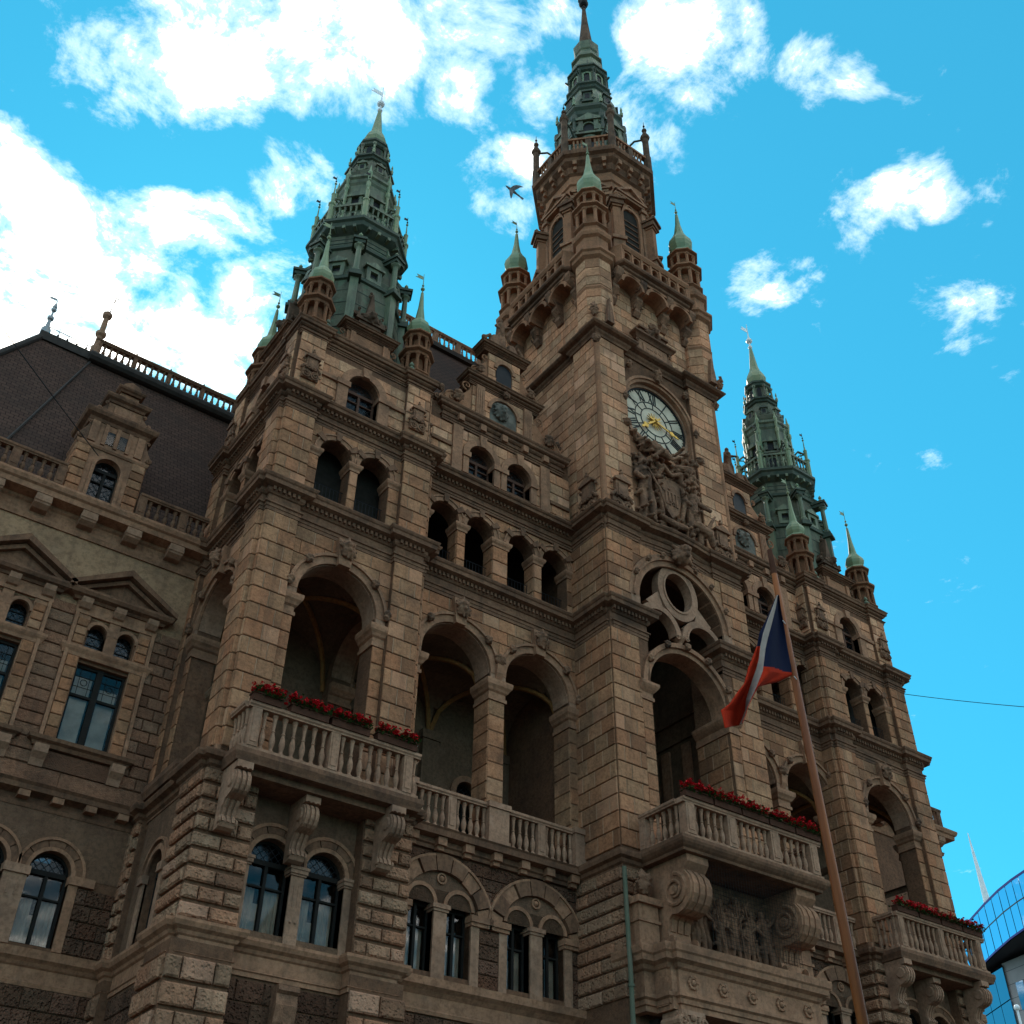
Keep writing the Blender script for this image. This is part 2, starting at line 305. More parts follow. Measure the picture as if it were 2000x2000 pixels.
# ---------------------------------------------------------------- mesh builder
class MB:
    def __init__(s): s.v = []; s.f = []; s.tone = None; s.smooth = False; s.uv = None
    def add(s, vs, fs):
        k = len(s.v); s.v += [tuple(p) for p in vs]; s.f += [tuple(i+k for i in f) for f in fs]; return s
    def box(s, x0, x1, y0, y1, z0, z1):
        return s.add([(x0,y0,z0),(x1,y0,z0),(x1,y1,z0),(x0,y1,z0),(x0,y0,z1),(x1,y0,z1),(x1,y1,z1),(x0,y1,z1)],
                     [(0,3,2,1),(4,5,6,7),(0,1,5,4),(1,2,6,5),(2,3,7,6),(3,0,4,7)])
    def loft(s, rings, close=True, cap0=True, cap1=True):
        n = len(rings[0]); vs = [p for r in rings for p in r]; fs = []
        m = n if close else n-1
        for i in range(len(rings)-1):
            for j in range(m):
                a = i*n+j; b = i*n+(j+1) % n; fs.append((a, b, b+n, a+n))
        if cap0: fs.append(tuple(range(n))[::-1])
        if cap1: fs.append(tuple((len(rings)-1)*n+j for j in range(n)))
        return s.add(vs, fs)
    def lathe(s, cx, cy, prof, n=12, ph=0.0):
        return s.loft([[(cx+r*cos(2*pi*j/n+ph), cy+r*sin(2*pi*j/n+ph), z) for j in range(n)] for r, z in prof])
    def tube(s, pts, rad, n=8):
        pts = [Vector(p) for p in pts]; rings = []
        if not isinstance(rad, (list, tuple)): rad = [rad]*len(pts)
        up = Vector((0.13, 0.21, 0.97))
        for i, p in enumerate(pts):
            d = (pts[min(i+1, len(pts)-1)]-pts[max(i-1, 0)])
            if d.length < 1e-9: d = Vector((0, 0, 1))
            d.normalize(); a = d.cross(up)
            if a.length < 1e-3: a = d.cross(Vector((1, 0, 0)))
            a.normalize(); b = d.cross(a)
            rings.append([p+(a*cos(2*pi*j/n)+b*sin(2*pi*j/n))*rad[i] for j in range(n)])
        return s.loft(rings)
    def ball(s, c, r, n=10, sz=1.0):
        return s.lathe(c[0], c[1], [(max(1e-3, r*sin(pi*i/6)), c[2]-r*sz*cos(pi*i/6)) for i in range(7)], n)
    # moulding swept along a plan line; the outside lies to the right of the walking direction
    def mould(s, path, prof, closed=False):
        P = [Vector((p[0], p[1], 0)) for p in path]; n = len(P); offs = []
        for i in range(n):
            a = P[i]-P[i-1] if (i > 0 or closed) else P[i+1]-P[i]
            b = P[(i+1) % n]-P[i] if (i < n-1 or closed) else P[i]-P[i-1]
            a.normalize(); b.normalize(); na = Vector((a.y, -a.x, 0)); nb = Vector((b.y, -b.x, 0))
            m = na+nb; m = m/max(0.15, m.dot(na)) if m.length > 1e-6 else na; offs.append(m)
        prof = [(o if abs(o) > 1e-6 else .007, z) for o, z in prof]
        rings = [[(P[i].x+offs[i].x*o, P[i].y+offs[i].y*o, z) for o, z in prof] for i in range(n)]
        k = len(prof); vs = [p for r in rings for p in r]; fs = []
        for i in range(n if closed else n-1):
            i2 = (i+1) % n
            for j in range(k-1): fs.append((i*k+j, i2*k+j, i2*k+j+1, i*k+j+1))
        if not closed: fs += [tuple(range(k)), tuple((n-1)*k+j for j in range(k))[::-1]]
        return s.add(vs, fs)
class Fr:                           # a vertical face: u along it, d out of it, z up
    def __init__(s, ox, oy, ux, uy): s.o = (ox, oy); s.u = (ux, uy); s.n = (uy, -ux)
    def p(s, u, d, z): return (s.o[0]+s.u[0]*u+s.n[0]*d, s.o[1]+s.u[1]*u+s.n[1]*d, z)
    def shift(s, dx, dy): return Fr(s.o[0]+dx, s.o[1]+dy, *s.u)
    def mat(s, u, d, z):            # frame matrix: local x = u, y = inward, z = up
        o = s.p(u, d, z); return Matrix(((s.u[0], -s.n[0], 0, o[0]), (s.u[1], -s.n[1], 0, o[1]), (0, 0, 1, o[2]), (0, 0, 0, 1)))
def fbox(m, F, u0, u1, d0, d1, z0, z1):
    c = [(u0,d0,z0),(u1,d0,z0),(u1,d1,z0),(u0,d1,z0),(u0,d0,z1),(u1,d0,z1),(u1,d1,z1),(u0,d1,z1)]
    return m.add([F.p(*q) for q in c], [(0,1,2,3),(4,7,6,5),(0,4,5,1),(1,5,6,2),(2,6,7,3),(3,7,4,0)])
def fprism(m, F, pts, d0, d1):      # polygon in (u,z), extruded along d
    n = len(pts); vs = [F.p(u, d0, z) for u, z in pts]+[F.p(u, d1, z) for u, z in pts]
    fs = [tuple(range(n))[::-1], tuple(range(n, 2*n))]+[(i, (i+1) % n, n+(i+1) % n, n+i) for i in range(n)]
    return m.add(vs, fs)
def dprism(m, F, pts, u0, u1):      # polygon in (d,z), extruded along u
    n = len(pts); vs = [F.p(u0, d, z) for d, z in pts]+[F.p(u1, d, z) for d, z in pts]
    fs = [tuple(range(n))[::-1], tuple(range(n, 2*n))]+[(i, (i+1) % n, n+(i+1) % n, n+i) for i in range(n)]
    return m.add(vs, fs)
def arch_pts(c, r, zs, n=14, rz=None, a0=pi, a1=0.0):
    rz = r if rz is None else rz
    return [(c+r*cos(a0+(a1-a0)*i/n), zs+rz*sin(a0+(a1-a0)*i/n)) for i in range(n+1)]
def fring(m, F, c, zs, r0, r1, d0, d1, a0=pi, a1=0.0, n=16, k=1.0):
    for i in range(n):
        A, B = a0+(a1-a0)*i/n, a0+(a1-a0)*(i+1)/n
        q = [(c+r*cos(t), zs+k*r*sin(t)) for r, t in ((r0, A), (r1, A), (r1, B), (r0, B))]
        vs = [F.p(u, d, z) for d in (d0, d1) for u, z in q]
        fs = [(0,1,2,3), (4,7,6,5), (1,5,6,2), (0,3,7,4)]
        if i == 0: fs.append((0,4,5,1))
        if i == n-1: fs.append((3,2,6,7))
        m.add(vs, fs)
    return m
def wall(m, F, u0, u1, z0, z1, ops, d0, d1):    # wall with arched openings (a, b, zbottom, zspring)
    cur = u0
    def sl(a, b, c, e):
        if b-a > 1e-4 and e-c > 1e-4: fbox(m, F, a, b, d0, d1, c, e)
    for (a, b, zb, zs) in sorted(ops):
        sl(cur, a, z0, z1); sl(a, b, z0, zb)
        c, r = (a+b)/2, (b-a)/2
        ap = arch_pts(c, r, zs) if zs+r < z1 else [(a, zs), (b, zs)]
        if len(ap) == 2: sl(a, b, zs, z1)
        else: fprism(m, F, ap+[(b, z1), (a, z1)], d0, d1)
        cur = b
    sl(cur, u1, z0, z1)
    return m
def mesh_of(name, mb, mat):
    me = bpy.data.meshes.new(name); me.from_pydata(mb.v, [], mb.f)
    ms = mat if isinstance(mat, (list, tuple)) else [mat]
    for x in ms: me.materials.append(MATS[x])
    if mb.smooth: me.polygons.foreach_set('use_smooth', [True]*len(me.polygons))
    if mb.tone is not None:
        at = me.attributes.new('tone', 'FLOAT', 'FACE'); at.data.foreach_set('value', mb.tone)
    return me
def link(name, data, parent=None, matrix=None):
    o = bpy.data.objects.new(name, data); COL.objects.link(o)
    if matrix is not None: o.matrix_world = matrix
    if parent is not None:
        o.parent = parent; o.matrix_parent_inverse = PINV.get(parent.name, Matrix())
    return o
PINV = {}
def obj(name, mb, mat, parent=None, matrix=None): return link(name, mesh_of(name, mb, mat), parent, matrix)
def empty(name, loc, label, cat, group=None):
    o = bpy.data.objects.new(name, None); COL.objects.link(o); o.location = loc; o.empty_display_size = 0.5
    PINV[o.name] = Matrix.Translation(-Vector(loc)); tag(o, label, cat, group); return o
def tag(o, label, cat, group=None):
    o['label'] = label; o['category'] = cat
    if group: o['group'] = group
    return o
def copy_part(src, offset, parent):     # a part with its sub-parts, set down again a little further on
    c = src.copy(); COL.objects.link(c); c.parent = parent; c.matrix_parent_inverse = PINV.get(parent.name, Matrix())
    c.location = src.location+Vector(offset)
    for ch in list(src.children):
        k = ch.copy(); COL.objects.link(k); k.parent = c; k.matrix_parent_inverse = Matrix()
    return c
_cache = {}
def shared(key, fn, mat):
    if key not in _cache: _cache[key] = mesh_of(str(key[0]), fn(), mat)
    return _cache[key]

# ---------------------------------------------------------------- masonry
STONES = []                         # every block of stone: (owner, material, vertices, faces, size, centre, tone)
def block(owner, mat, F, poly, d0, d1, ch=0.0, dx=0.0, dy=0.0):
    n = len(poly); cu = sum(p[0] for p in poly)/n; cz = sum(p[1] for p in poly)/n
    if ch and n == 4:
        (a, c), (b, _), (_, e), _2 = poly
        ins = [(a+ch, c+ch), (b-ch, c+ch), (b-ch, e-ch), (a+ch, e-ch)]
        vs = [F.p(u, d0, z) for u, z in poly]+[F.p(u, d1-ch, z) for u, z in poly]+[F.p(u, d1, z) for u, z in ins]
        fs = [(i, (i+1) % 4, 4+(i+1) % 4, 4+i) for i in range(4)]+[(4+i, 4+(i+1) % 4, 8+(i+1) % 4, 8+i) for i in range(4)]+[(8,9,10,11)]
    else:
        vs = [F.p(u, d0, z) for u, z in poly]+[F.p(u, d1, z) for u, z in poly]
        fs = [tuple(range(n, 2*n))]+[(i, (i+1) % n, n+(i+1) % n, n+i) for i in range(n)]
    w = max(p[0] for p in poly)-min(p[0] for p in poly); h = max(p[1] for p in poly)-min(p[1] for p in poly)
    c = F.p(cu, d1, cz)
    STONES.append([owner, mat, [(x+dx, y+dy, z) for x, y, z in vs], fs, w*h, (c[0]+dx, c[1]+dy, c[2]), random.random(), F.n])
def ashlar(owner, mat, F, u0, u1, z0, z1, ch, bw, d1, holes=(), gap=0.016, gz=0.026, cham=0.015, phase=0, d0=0.0, quoin=False):
    rows = max(1, round((z1-z0)/ch)); h = (z1-z0)/rows
    for k in range(rows):
        c, e = z0+k*h+gz/2, z0+(k+1)*h-gz/2
        W_ = u1-u0; nb = max(1, round(W_/bw)); cuts = []
        if nb == 1: cuts = [0.60 if (k+phase) % 2 else 0.40] if (W_ > bw*0.75 and quoin) else []
        else:
            off = 0.5 if (k+phase) % 2 else 0.0
            cuts = [(i+off+random.uniform(-.10, .10))/nb for i in range(0 if off else 1, nb)]
        xs = [u0]+[u0+W_*t for t in cuts]+[u1]
        if mat in ('ashlar_sandstone', 'brightened_sandstone'):
            for t in xs[1:-1]:
                if not any(abs(t-H[0]) < H[1]+.02 and c < H[2]+H[1] for H in holes): block(owner, 'pale_mortar', F, [(t-gap/2, c), (t+gap/2, c), (t+gap/2, e), (t-gap/2, e)], d0, d1-.006)
        for a, b in zip(xs, xs[1:]):
            a2, b2 = a+(gap/2 if a > u0 else 0), b-(gap/2 if b < u1 else 0)
            hit = [H for H in holes if b2 > H[0]-H[1] and a2 < H[0]+H[1] and e > H[3] and c < H[2]+H[1]]
            if not hit:
                block(owner, mat, F, [(a2, c), (b2, c), (b2, e), (a2, e)], d0, d1, cham); continue
            us = [a2+(b2-a2)*i/10 for i in range(11)]+[H[0]+s*H[1] for H in hit for s in (-1, 1)]
            us = sorted(set(round(t, 4) for t in us if a2-1e-6 <= t <= b2+1e-6))
            def top(t):
                v = c
                for (cu, R, zs, zb) in hit:
                    if abs(t-cu) < R-1e-4: v = max(v, zs+sqrt(max(0, R*R-(t-cu)**2)))
                return v
            run = []
            def flush():
                if len(run) > 1 and run[-1][0]-run[0][0] > 0.04 and max(e-q[1] for q in run) > 0.05:
                    block(owner, mat, F, [(t, z) for t, z in run]+[(run[-1][0], e), (run[0][0], e)], d0, d1)
                run.clear()
            for t in us:
                z = top(t)
                if z < e-0.01: run.append((t, z))
                else: flush()
            flush()

# ---------------------------------------------------------------- shared pieces
def set_uv(me, fn):
    uv = me.uv_layers.new(name='UVMap')
    for lp in me.loops: uv.data[lp.index].uv = fn(me.vertices[lp.vertex_index].co)
BAL_PROF = [(.062,0),(.062,.05),(.040,.07),(.036,.10),(.058,.20),(.066,.28),(.058,.36),(.036,.46),(.030,.50),(.045,.515),(.045,.535),(.030,.55),(.034,.66),(.042,.76),(.050,.84),(.062,.87),(.062,.92)]
def baluster_mesh(h, mat, n=10, fat=1.0):
    def mk():
        m = MB(); m.lathe(0, 0, [(r*fat, z/0.92*h) for r, z in BAL_PROF], n); m.smooth = False; return m
    return shared(('baluster', round(h, 2), mat, n, fat), mk, mat)
def baluster(parent, p, h, mat, n=10, fat=1.0): return link('baluster', baluster_mesh(h, mat, n, fat), parent, Matrix.Translation(p))
def rail_line(parent, F, u0, u1, d, z0, z1, mat, posts=(), step=0.2, wd=0.10, skip=(), n=10, pw=0.11):
    m = MB(); fbox(m, F, u0, u1, d-wd, d+wd, z0, z0+0.07); obj('plinth', m, mat, parent)
    m = MB(); prof = [(-wd-.02, z1-.12), (wd+.02, z1-.12), (wd+.02, z1-.09), (wd+.05, z1-.06), (wd+.05, z1), (-wd-.05, z1), (-wd-.05, z1-.06), (-wd-.02, z1-.09)]
    dprism(m, F, [(d+a, b) for a, b in prof], u0, u1); obj('handrail', m, mat, parent)
    for c in posts:
        m = MB(); fbox(m, F, c-pw, c+pw, d-wd-.015, d+wd+.015, z0+.072, z1-.122); fbox(m, F, c-pw*.6, c+pw*.6, d+wd+.012, d+wd+.03, z0+.16, z1-.2); obj('pedestal', m, mat, parent)
    edges = sorted(list(posts)); spans = []
    xs = [u0-pw if not edges or edges[0]-u0 > .3 else None]+edges+[u1+pw if not edges or u1-edges[-1] > .3 else None]
    xs = [x for x in xs if x is not None]
    for a, b in zip(xs, xs[1:]):
        L = b-a-2*pw; k = max(1, round(L/step)); s = L/k
        for i in range(k):
            baluster(parent, F.p(a+pw+s*(i+.5), d, z0+.071), z1-.121-(z0+.071), mat, n)
def pane_mesh(w, h, mat): 
    def mk():
        m = MB(); m.box(-w/2, w/2, -.006, .006, 0, h); return m
    k = ('pane', round(w, 3), round(h, 3), mat)
    if k not in _cache: _cache[k] = mesh_of('pane', mk(), mat); set_uv(_cache[k], lambda c: (c.x, c.z))
    return _cache[k]
def lunette_mesh(r, mat):
    k = ('lunette', round(r, 3), mat)
    if k not in _cache:
        m = MB(); F = Fr(0, 0, 1, 0); fprism(m, F, arch_pts(0, r, 0, 12), -.006, .006); _cache[k] = mesh_of('pane', m, mat); set_uv(_cache[k], lambda c: (c.x, c.z))
    return _cache[k]
def window(parent, F, a, b, zb, zs, dg, frame='dark_wood', split=0.66, curtain=True, lead=True, fw=0.055, glassmat='window_glass'):
    c, w = (a+b)/2, b-a; r = w/2; m = MB(); t0, t1 = dg-.04, dg+.04
    fbox(m, F, a, a+fw, t0, t1, zb, zs); fbox(m, F, b-fw, b, t0, t1, zb, zs); fbox(m, F, a+fw, b-fw, t0, t1, zb, zb+fw)
    fbox(m, F, a+fw, b-fw, t0-.01, t1+.03, zs-.05, zs+.05); fring(m, F, c, zs+.05, r-fw, r, t0, t1, n=12, k=(r-.05)/r)
    fbox(m, F, c-.035, c+.035, t0, t1+.02, zb+fw, zs-.05); zm = zb+(zs-zb)*split
    fbox(m, F, a+fw, c-.035, t0, t1, zm-.02, zm+.02); fbox(m, F, c+.035, b-fw, t0, t1, zm-.02, zm+.02)
    obj('window_frame', m, frame, parent)
    pw = c-.035-(a+fw)
    for s in (-1, 1):
        uc = c+s*(.035+pw/2)
        link('pane', pane_mesh(pw, zm-.02-zb-fw, glassmat), parent, F.mat(uc, dg-.01, zb+fw))
        link('pane', pane_mesh(pw, zs-.05-zm-.02, glassmat), parent, F.mat(uc, dg-.01, zm+.02))
    link('pane', lunette_mesh(r-fw-.005, 'leaded_glass' if lead else glassmat), parent, F.mat(c, dg-.01, zs+.05))
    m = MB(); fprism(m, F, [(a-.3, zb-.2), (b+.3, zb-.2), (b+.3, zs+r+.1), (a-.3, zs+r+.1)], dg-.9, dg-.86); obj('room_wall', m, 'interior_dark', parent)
    if curtain:
        m = MB()
        for s in (-1, 1):
            x0, x1 = (a+.06, a+.06+w*.30) if s < 0 else (b-.06-w*.34, b-.06)
            k = 7; pts = [(x0+(x1-x0)*i/k, dg-.10+(.02 if i % 2 else -.02)) for i in range(k+1)]
            vs = [F.p(u, d, z) for z in (zb+.02, zm+(.0)) for u, d in pts]
            m.add(vs, [(i, i+1, k+2+i, k+1+i) for i in range(k)])
        fbox(m, F, a+.04, b-.04, dg-.22, dg-.20, zb, zb+(zm-zb)*(.55+.4*random.random()))
        obj('curtain', m, 'curtain', parent)
def console_mesh(w, h, dp, mat):        # S-shaped bracket: local x across, -y out, z up (top at 0)
    def mk():
        m = MB(); pr = []
        big = [(0, 0), (-dp, 0), (-dp, -.12*h)]
        for i in range(9):
            t = pi*.5-pi*1.05*i/8; pr.append((-dp*.70-dp*.34*cos(t-pi*.5+pi/2), -.30*h+.20*h*sin(t)))
        pts = big+[(-dp*(.72+.30*cos(t)), -.32*h+.20*h*sin(t)) for t in [1.3, .9, .4, 0, -.4, -.9, -1.3]]
        pts += [(-dp*.50, -.56*h), (-dp*.34, -.68*h), (-dp*.28, -.78*h), (-dp*.36, -.84*h), (-dp*.40, -.90*h), (-dp*.33, -.97*h), (-dp*.2, -h), (0, -h)]
        F = Fr(0, 0, 1, 0)
        dprism(m, F, [(-y, z) for y, z in pts], -w/2, w/2)
        for s in (-.62, 0, .62):        # reeds down the front
            q = [(-y*1.02+.004, z) for y, z in pts[2:-3]]
            dprism(m, F, [(0.01, q[0][1])]+[(d+.02, z) for d, z in q]+[(0.01, q[-1][1])], s*w/2-w*.09, s*w/2+w*.09)
        for s in (-1, 1):               # scroll eyes
            m.tube([(s*(w/2-.01), -dp*.72, -.30*h), (s*(w/2+.035), -dp*.72, -.30*h)], [.13*h, .10*h], 12)
            m.tube([(s*(w/2-.01), -dp*.34, -.88*h), (s*(w/2+.03), -dp*.34, -.88*h)], [.06*h, .05*h], 10)
        return m
    return shared(('console', w, h, dp, mat), mk, mat)
def spiral(m, F, cu, cz, r, d, turns=1.75, rad=.05, hand=1, start=0.0, flat=1.0, n=30, end=0.15):
    pts, rs = [], []
    for i in range(n+1):
        t = i/n; R = r*(1-t*(1-end)); a = start+hand*2*pi*turns*t
        pts.append(F.p(cu+R*cos(a), d+.04*t, cz+R*sin(a))); rs.append(rad*(1-.5*t))
    m.tube(pts, rs, 6)
def sculpt(name, prims, voxel, mat, parent, matrix=None, rough=0.02, data=None):
    # carved work: overlapping ellipsoids and limbs fused into one skin
    if data is None:
        m = MB()
        for pr in prims:
            if pr[0] == 'c': m.tube(pr[1], pr[2], 8); [m.ball(p, r, 8) for p, r in zip(pr[1], pr[2] if isinstance(pr[2], (list, tuple)) else [pr[2]]*len(pr[1]))]
            else: m.ball(pr[1], pr[2], 8, pr[3] if len(pr) > 3 else 1.0)
        data = mesh_of(name, m, mat)
    o = link(name, data, parent, matrix)
    rm = o.modifiers.new('fuse', 'REMESH'); rm.mode = 'VOXEL'; rm.voxel_size = voxel; rm.use_smooth_shade = True
    if rough:
        tx = bpy.data.textures.get('chisel') or bpy.data.textures.new('chisel', 'CLOUDS'); tx.noise_scale = 0.09
        dm = o.modifiers.new('chisel', 'DISPLACE'); dm.texture = tx; dm.strength = rough; dm.mid_level = 0.5; dm.texture_coords = 'GLOBAL'
    return o
_leafdata = {}
def leafy(name, parent, F, u, d, z, w, h, mat='carved_sandstone', seed=0, voxel=.022):   # a clump of carved leaves or a mask
    k = (round(w, 2), round(h, 2), seed, mat)
    mtx = F.mat(u, d, z)
    if k not in _leafdata:
        rnd = random.Random(seed*7+3); pr = [('b', (0, 0, -.1*h), w*.30, h/w*.9)]
        for i in range(16):
            a = 2*pi*i/16+rnd.uniform(-.2, .2); R = rnd.uniform(.28, .43)
            x, zz = cos(a)*w*R, sin(a)*h*R; c0 = (cos(a)*w*.1, -.02, sin(a)*h*.1)
            pr.append(('c', [c0, (x*.6, -rnd.uniform(.05, .12), zz*.6), (x, -rnd.uniform(.0, .10), zz)], [w*.09, w*.085, w*.055]))
        pr += [('b', (0, -w*.22, .08*h), w*.17), ('b', (-w*.10, -w*.32, .12*h), w*.05), ('b', (w*.10, -w*.32, .12*h), w*.05), ('b', (0, -w*.36, .02*h), w*.06), ('b', (0, -w*.28, -.12*h), w*.10)]
        o = sculpt(name, pr, voxel, mat, parent, mtx); _leafdata[k] = o.data; return o
    return sculpt(name, None, voxel, mat, parent, mtx, data=_leafdata[k])
def cartouche_mesh(mat='carved_sandstone'):   # paired scrolls under a small pedimented tablet; local x across, -y out, z up
    def mk():
        m = MB(); F = Fr(0, 0, 1, 0)
        fbox(m, F, -.20, .20, 0, .10, .42, .95); fbox(m, F, -.14, .14, .10, .13, .5, .85)
        fprism(m, F, [(-.27, .95), (.27, .95), (.27, 1.0), (0, 1.17), (-.27, 1.0)], 0, .16)
        m.ball(F.p(0, .09, 1.24), .06, 8); m.ball(F.p(0, .09, 1.34), .035, 8)
        fbox(m, F, -.30, .30, 0, .07, .02, .40)
        for s in (-1, 1):
            spiral(m, F, s*.17, .19, .17, .08, 1.9, .045, s, pi/2)
            m.tube([F.p(s*.34, .05, .40), F.p(s*.28, .08, .50), F.p(s*.20, .08, .58), F.p(s*.24, .06, .72)], [.04, .05, .04, .02], 6)
            m.tube([F.p(s*.20, .11, .46), F.p(s*.10, .14, .41), F.p(0, .15, .44)], [.03, .035, .03], 6)
            m.ball(F.p(s*.32, .07, .44), .05, 8); m.ball(F.p(s*.30, .05, .86), .045, 8)
        for i in range(5): m.ball(F.p(-.16+.08*i, .15, .43-.03*(1-abs(i-2)/2)), .03, 6)
        return m
    return shared(('cartouche', mat), mk, mat)
def cartouche(parent, F, u, d, z, s=1.0): return link('cartouche', cartouche_mesh(), parent, F.mat(u, d, z) @ Matrix.Scale(s, 4))
def volute(m, F, u, z, w, h, d0, d1, side):   # gable scroll: a solid swoop with a coil at its foot; side = +1 runs out to the right
    pts = [(0, 0)]
    for i in range(11):
        t = i/10; pts.append((w*(1-t)**2, h*t**1.0 if False else h*(t**.7)))
    pts.append((0, h))
    pts = [(0, 0), (w, 0)]+[(w*(1-sin(t*pi/2))**1.0+.02, h*(.18+.82*t)) for t in [i/9 for i in range(10)]]+[(0, h)]
    fprism(m, F, [(u+side*a, z+b) for a, b in pts], d0, d1)
    m.tube([F.p(u+side*w*.72, d0-.01, z+w*.30), F.p(u+side*w*.72, d1+.05, z+w*.30)], w*.30, 14)
    spiral(m, F, u+side*w*.72, z+w*.30, w*.30, d1+.05, 1.6, .035, -side, pi/2)
    spiral(m, F, u+side*w*.22, z+h*.86, w*.18, d1+.03, 1.3, .03, side, -pi/2)
def groin(m, F, c, r, depth0, depth1, zs, n=12):
    hu, hd = r, (depth1-depth0)/2; vs, fs = [], []
    for j in range(n+1):
        for i in range(n+1):
            u = -hu+2*hu*i/n; t = -hd+2*hd*j/n
            z = zs+max(sqrt(max(0, 1-(u/hu)**2)), sqrt(max(0, 1-(t/hd)**2)))*r
            vs.append(F.p(c+u, -(depth0+hd+t), z))
    for j in range(n):
        for i in range(n):
            a = j*(n+1)+i; fs.append((a, a+1, a+n+2, a+n+1))
    m.add(vs, fs)
def groin_ribs(m, F, c, r, depth0, depth1, zs):
    hd = (depth1-depth0)/2
    for s in (-1, 1):
        pts = []
        for i in range(17):
            t = -1+2*i/16; pts.append(F.p(c+t*r*.985, -(depth0+hd+s*t*hd*.985), zs+sqrt(max(0, 1-t*t))*r-.03))
        m.tube(pts, .07, 6)
def finial(m, x, y, z, s=1.0):
    m.lathe(x, y, [(.02*s, z), (.05*s, z+.02*s), (.09*s, z+.06*s), (.10*s, z+.11*s), (.05*s, z+.17*s), (.03*s, z+.20*s), (.06*s, z+.23*s), (.06*s, z+.27*s), (.01*s, z+.36*s)], 8)
def vane(m, x, y, z, h, s=1, flag=True):
    m.tube([(x, y, z), (x, y, z+h)], [.022*s, .008*s], 6); m.ball((x, y, z+h*.22), .075*s, 10); m.ball((x, y, z+h*.40), .045*s, 8)
    if flag:
        m.add([(x-.02, y+.004, z+h*.70), (x-.34*s, y+.004, z+h*.66), (x-.22*s, y+.004, z+h*.76), (x-.30*s, y+.004, z+h*.84), (x-.02, y+.004, z+h*.86),
               (x-.02, y-.004, z+h*.70), (x-.34*s, y-.004, z+h*.66), (x-.22*s, y-.004, z+h*.76), (x-.30*s, y-.004, z+h*.84), (x-.02, y-.004, z+h*.86)],
              [(0,1,2,3,4), (9,8,7,6,5), (0,5,6,1), (1,6,7,2), (2,7,8,3), (3,8,9,4)])
TURRET = {}
def turret(parent, x, y, z0, H, R, rings, stone='ashlar_sandstone'):
    # little octagonal lantern: two arcaded tiers, cornices, copper onion and a vane
    # rings: z of (base, lower arcade top, upper arcade top, bulb top, tip)
    zb, z1, z2, z3, z4 = rings; n = 8; ph = pi/8
    def oct_(m, prof): m.lathe(x, y, prof, 8, ph)
    m = MB(); oct_(m, [(R*.98, z0), (R*.98, zb-.10), (R*1.16, zb-.04), (R*1.16, zb), (R*.50, zb), (R*.50, z1-.22), (R*.98, z1-.20), (R*1.02, z1-.12), (R*1.26, z1-.08), (R*1.26, z1), (R*.80, z1+.02),
                 (R*.42, z1+.02), (R*.42, z2-.18), (R*.86, z2-.16), (R*.90, z2-.09), (R*1.10, z2-.06), (R*1.10, z2), (R*.6, z2+.02)])
    o = obj('turret', m, stone, parent)
    for (za, zz, rr, cr) in ((zb, z1-.20, R*.90, R*.13), (z1+.02, z2-.16, R*.77, R*.11)):
        for k in range(8):
            a = ph+k*pi/4; cx, cy = x+rr*cos(a), y+rr*sin(a)
            m = MB(); m.lathe(cx, cy, [(cr*1.6, za), (cr*1.5, za+.05), (cr, za+.07), (cr*.92, zz-.10), (cr*1.5, zz-.05), (cr*1.5, zz)], 6); obj('colonnette', m, stone, parent)
    m = MB(); h = z3-z2
    oct_(m, [(R*1.02, z2), (R*.90, z2+.12*h), (R*.66, z2+.22*h), (R*.80, z2+.36*h), (R*.86, z2+.50*h), (R*.78, z2+.66*h), (R*.52, z2+.85*h), (R*.36, z3), (R*.20, z3+(z4-z3)*.45), (R*.10, z4)])
    obj('turret_dome', m, 'copper_bright', parent)
    m = MB(); vane(m, x, y, z4-.02, .95, .9); obj('weather_vane', m, 'copper_bright', parent)
def oct_v(cx, cy, R, k, z): a = -pi/2-pi/8+k*pi/4; return (cx+R*cos(a), cy+R*sin(a), z)
def oct_face(cx, cy, R, k):             # frame on face k (k=0 looks to -y), u centred
    a = -pi/2+k*pi/4; ap = R*cos(pi/8); return Fr(cx+ap*cos(a), cy+ap*sin(a), -sin(a), cos(a))

# ---------------------------------------------------------------- the town hall
HALL = empty('town_hall', (19.9, 22.2, GROUND), 'brown sandstone town hall with clock tower, arcaded loggias and green copper spires', 'building')
PCX, PCY = 9.475, 22.5
C1, C2, C3, C4, C5 = 6.72, 10.02, 17.36, 20.60, 28.55
PDX, PDY = 20.35, 0.10              # the second pavilion
BDX = 10.78                         # the second linking bay
def corn(top, h, o, kind=0):        # entablature profile from architrave to crown
    b = top-h
    return [(-.05, b), (.03, b), (.03, b+.10*h), (.05, b+.11*h), (.05, b+.20*h), (.09, b+.22*h), (.09, b+.26*h), (.01, b+.28*h), (.01, b+.52*h), (.05, b+.54*h),
            (.09, b+.60*h), (.09, b+.70*h), (.15, b+.72*h), (o*.8, b+.76*h), (o*.82, b+.88*h), (o*.92, b+.91*h), (o, b+.97*h), (o, top), (-.06, top+.02)]
def pav_path(ext=0.0, wallout=True):
    a, b = 2.325, 2.175
    L = [(-a, 2.08), (-a, 1.33), (-b, 1.33), (-b, -1.30), (-a, -1.30), (-a, -2.08), (-2.2, -2.08), (-2.2, -2.2), (-1.37, -2.2), (-1.37, -2.05),
         (1.37, -2.05), (1.37, -2.2), (2.2, -2.2), (2.2, -2.08), (a, -2.08), (a, -1.30), (b, -1.30), (b, 1.33), (a, 1.33), (a, 2.08)]
    return [(PCX+x, PCY+y) for x, y in L]
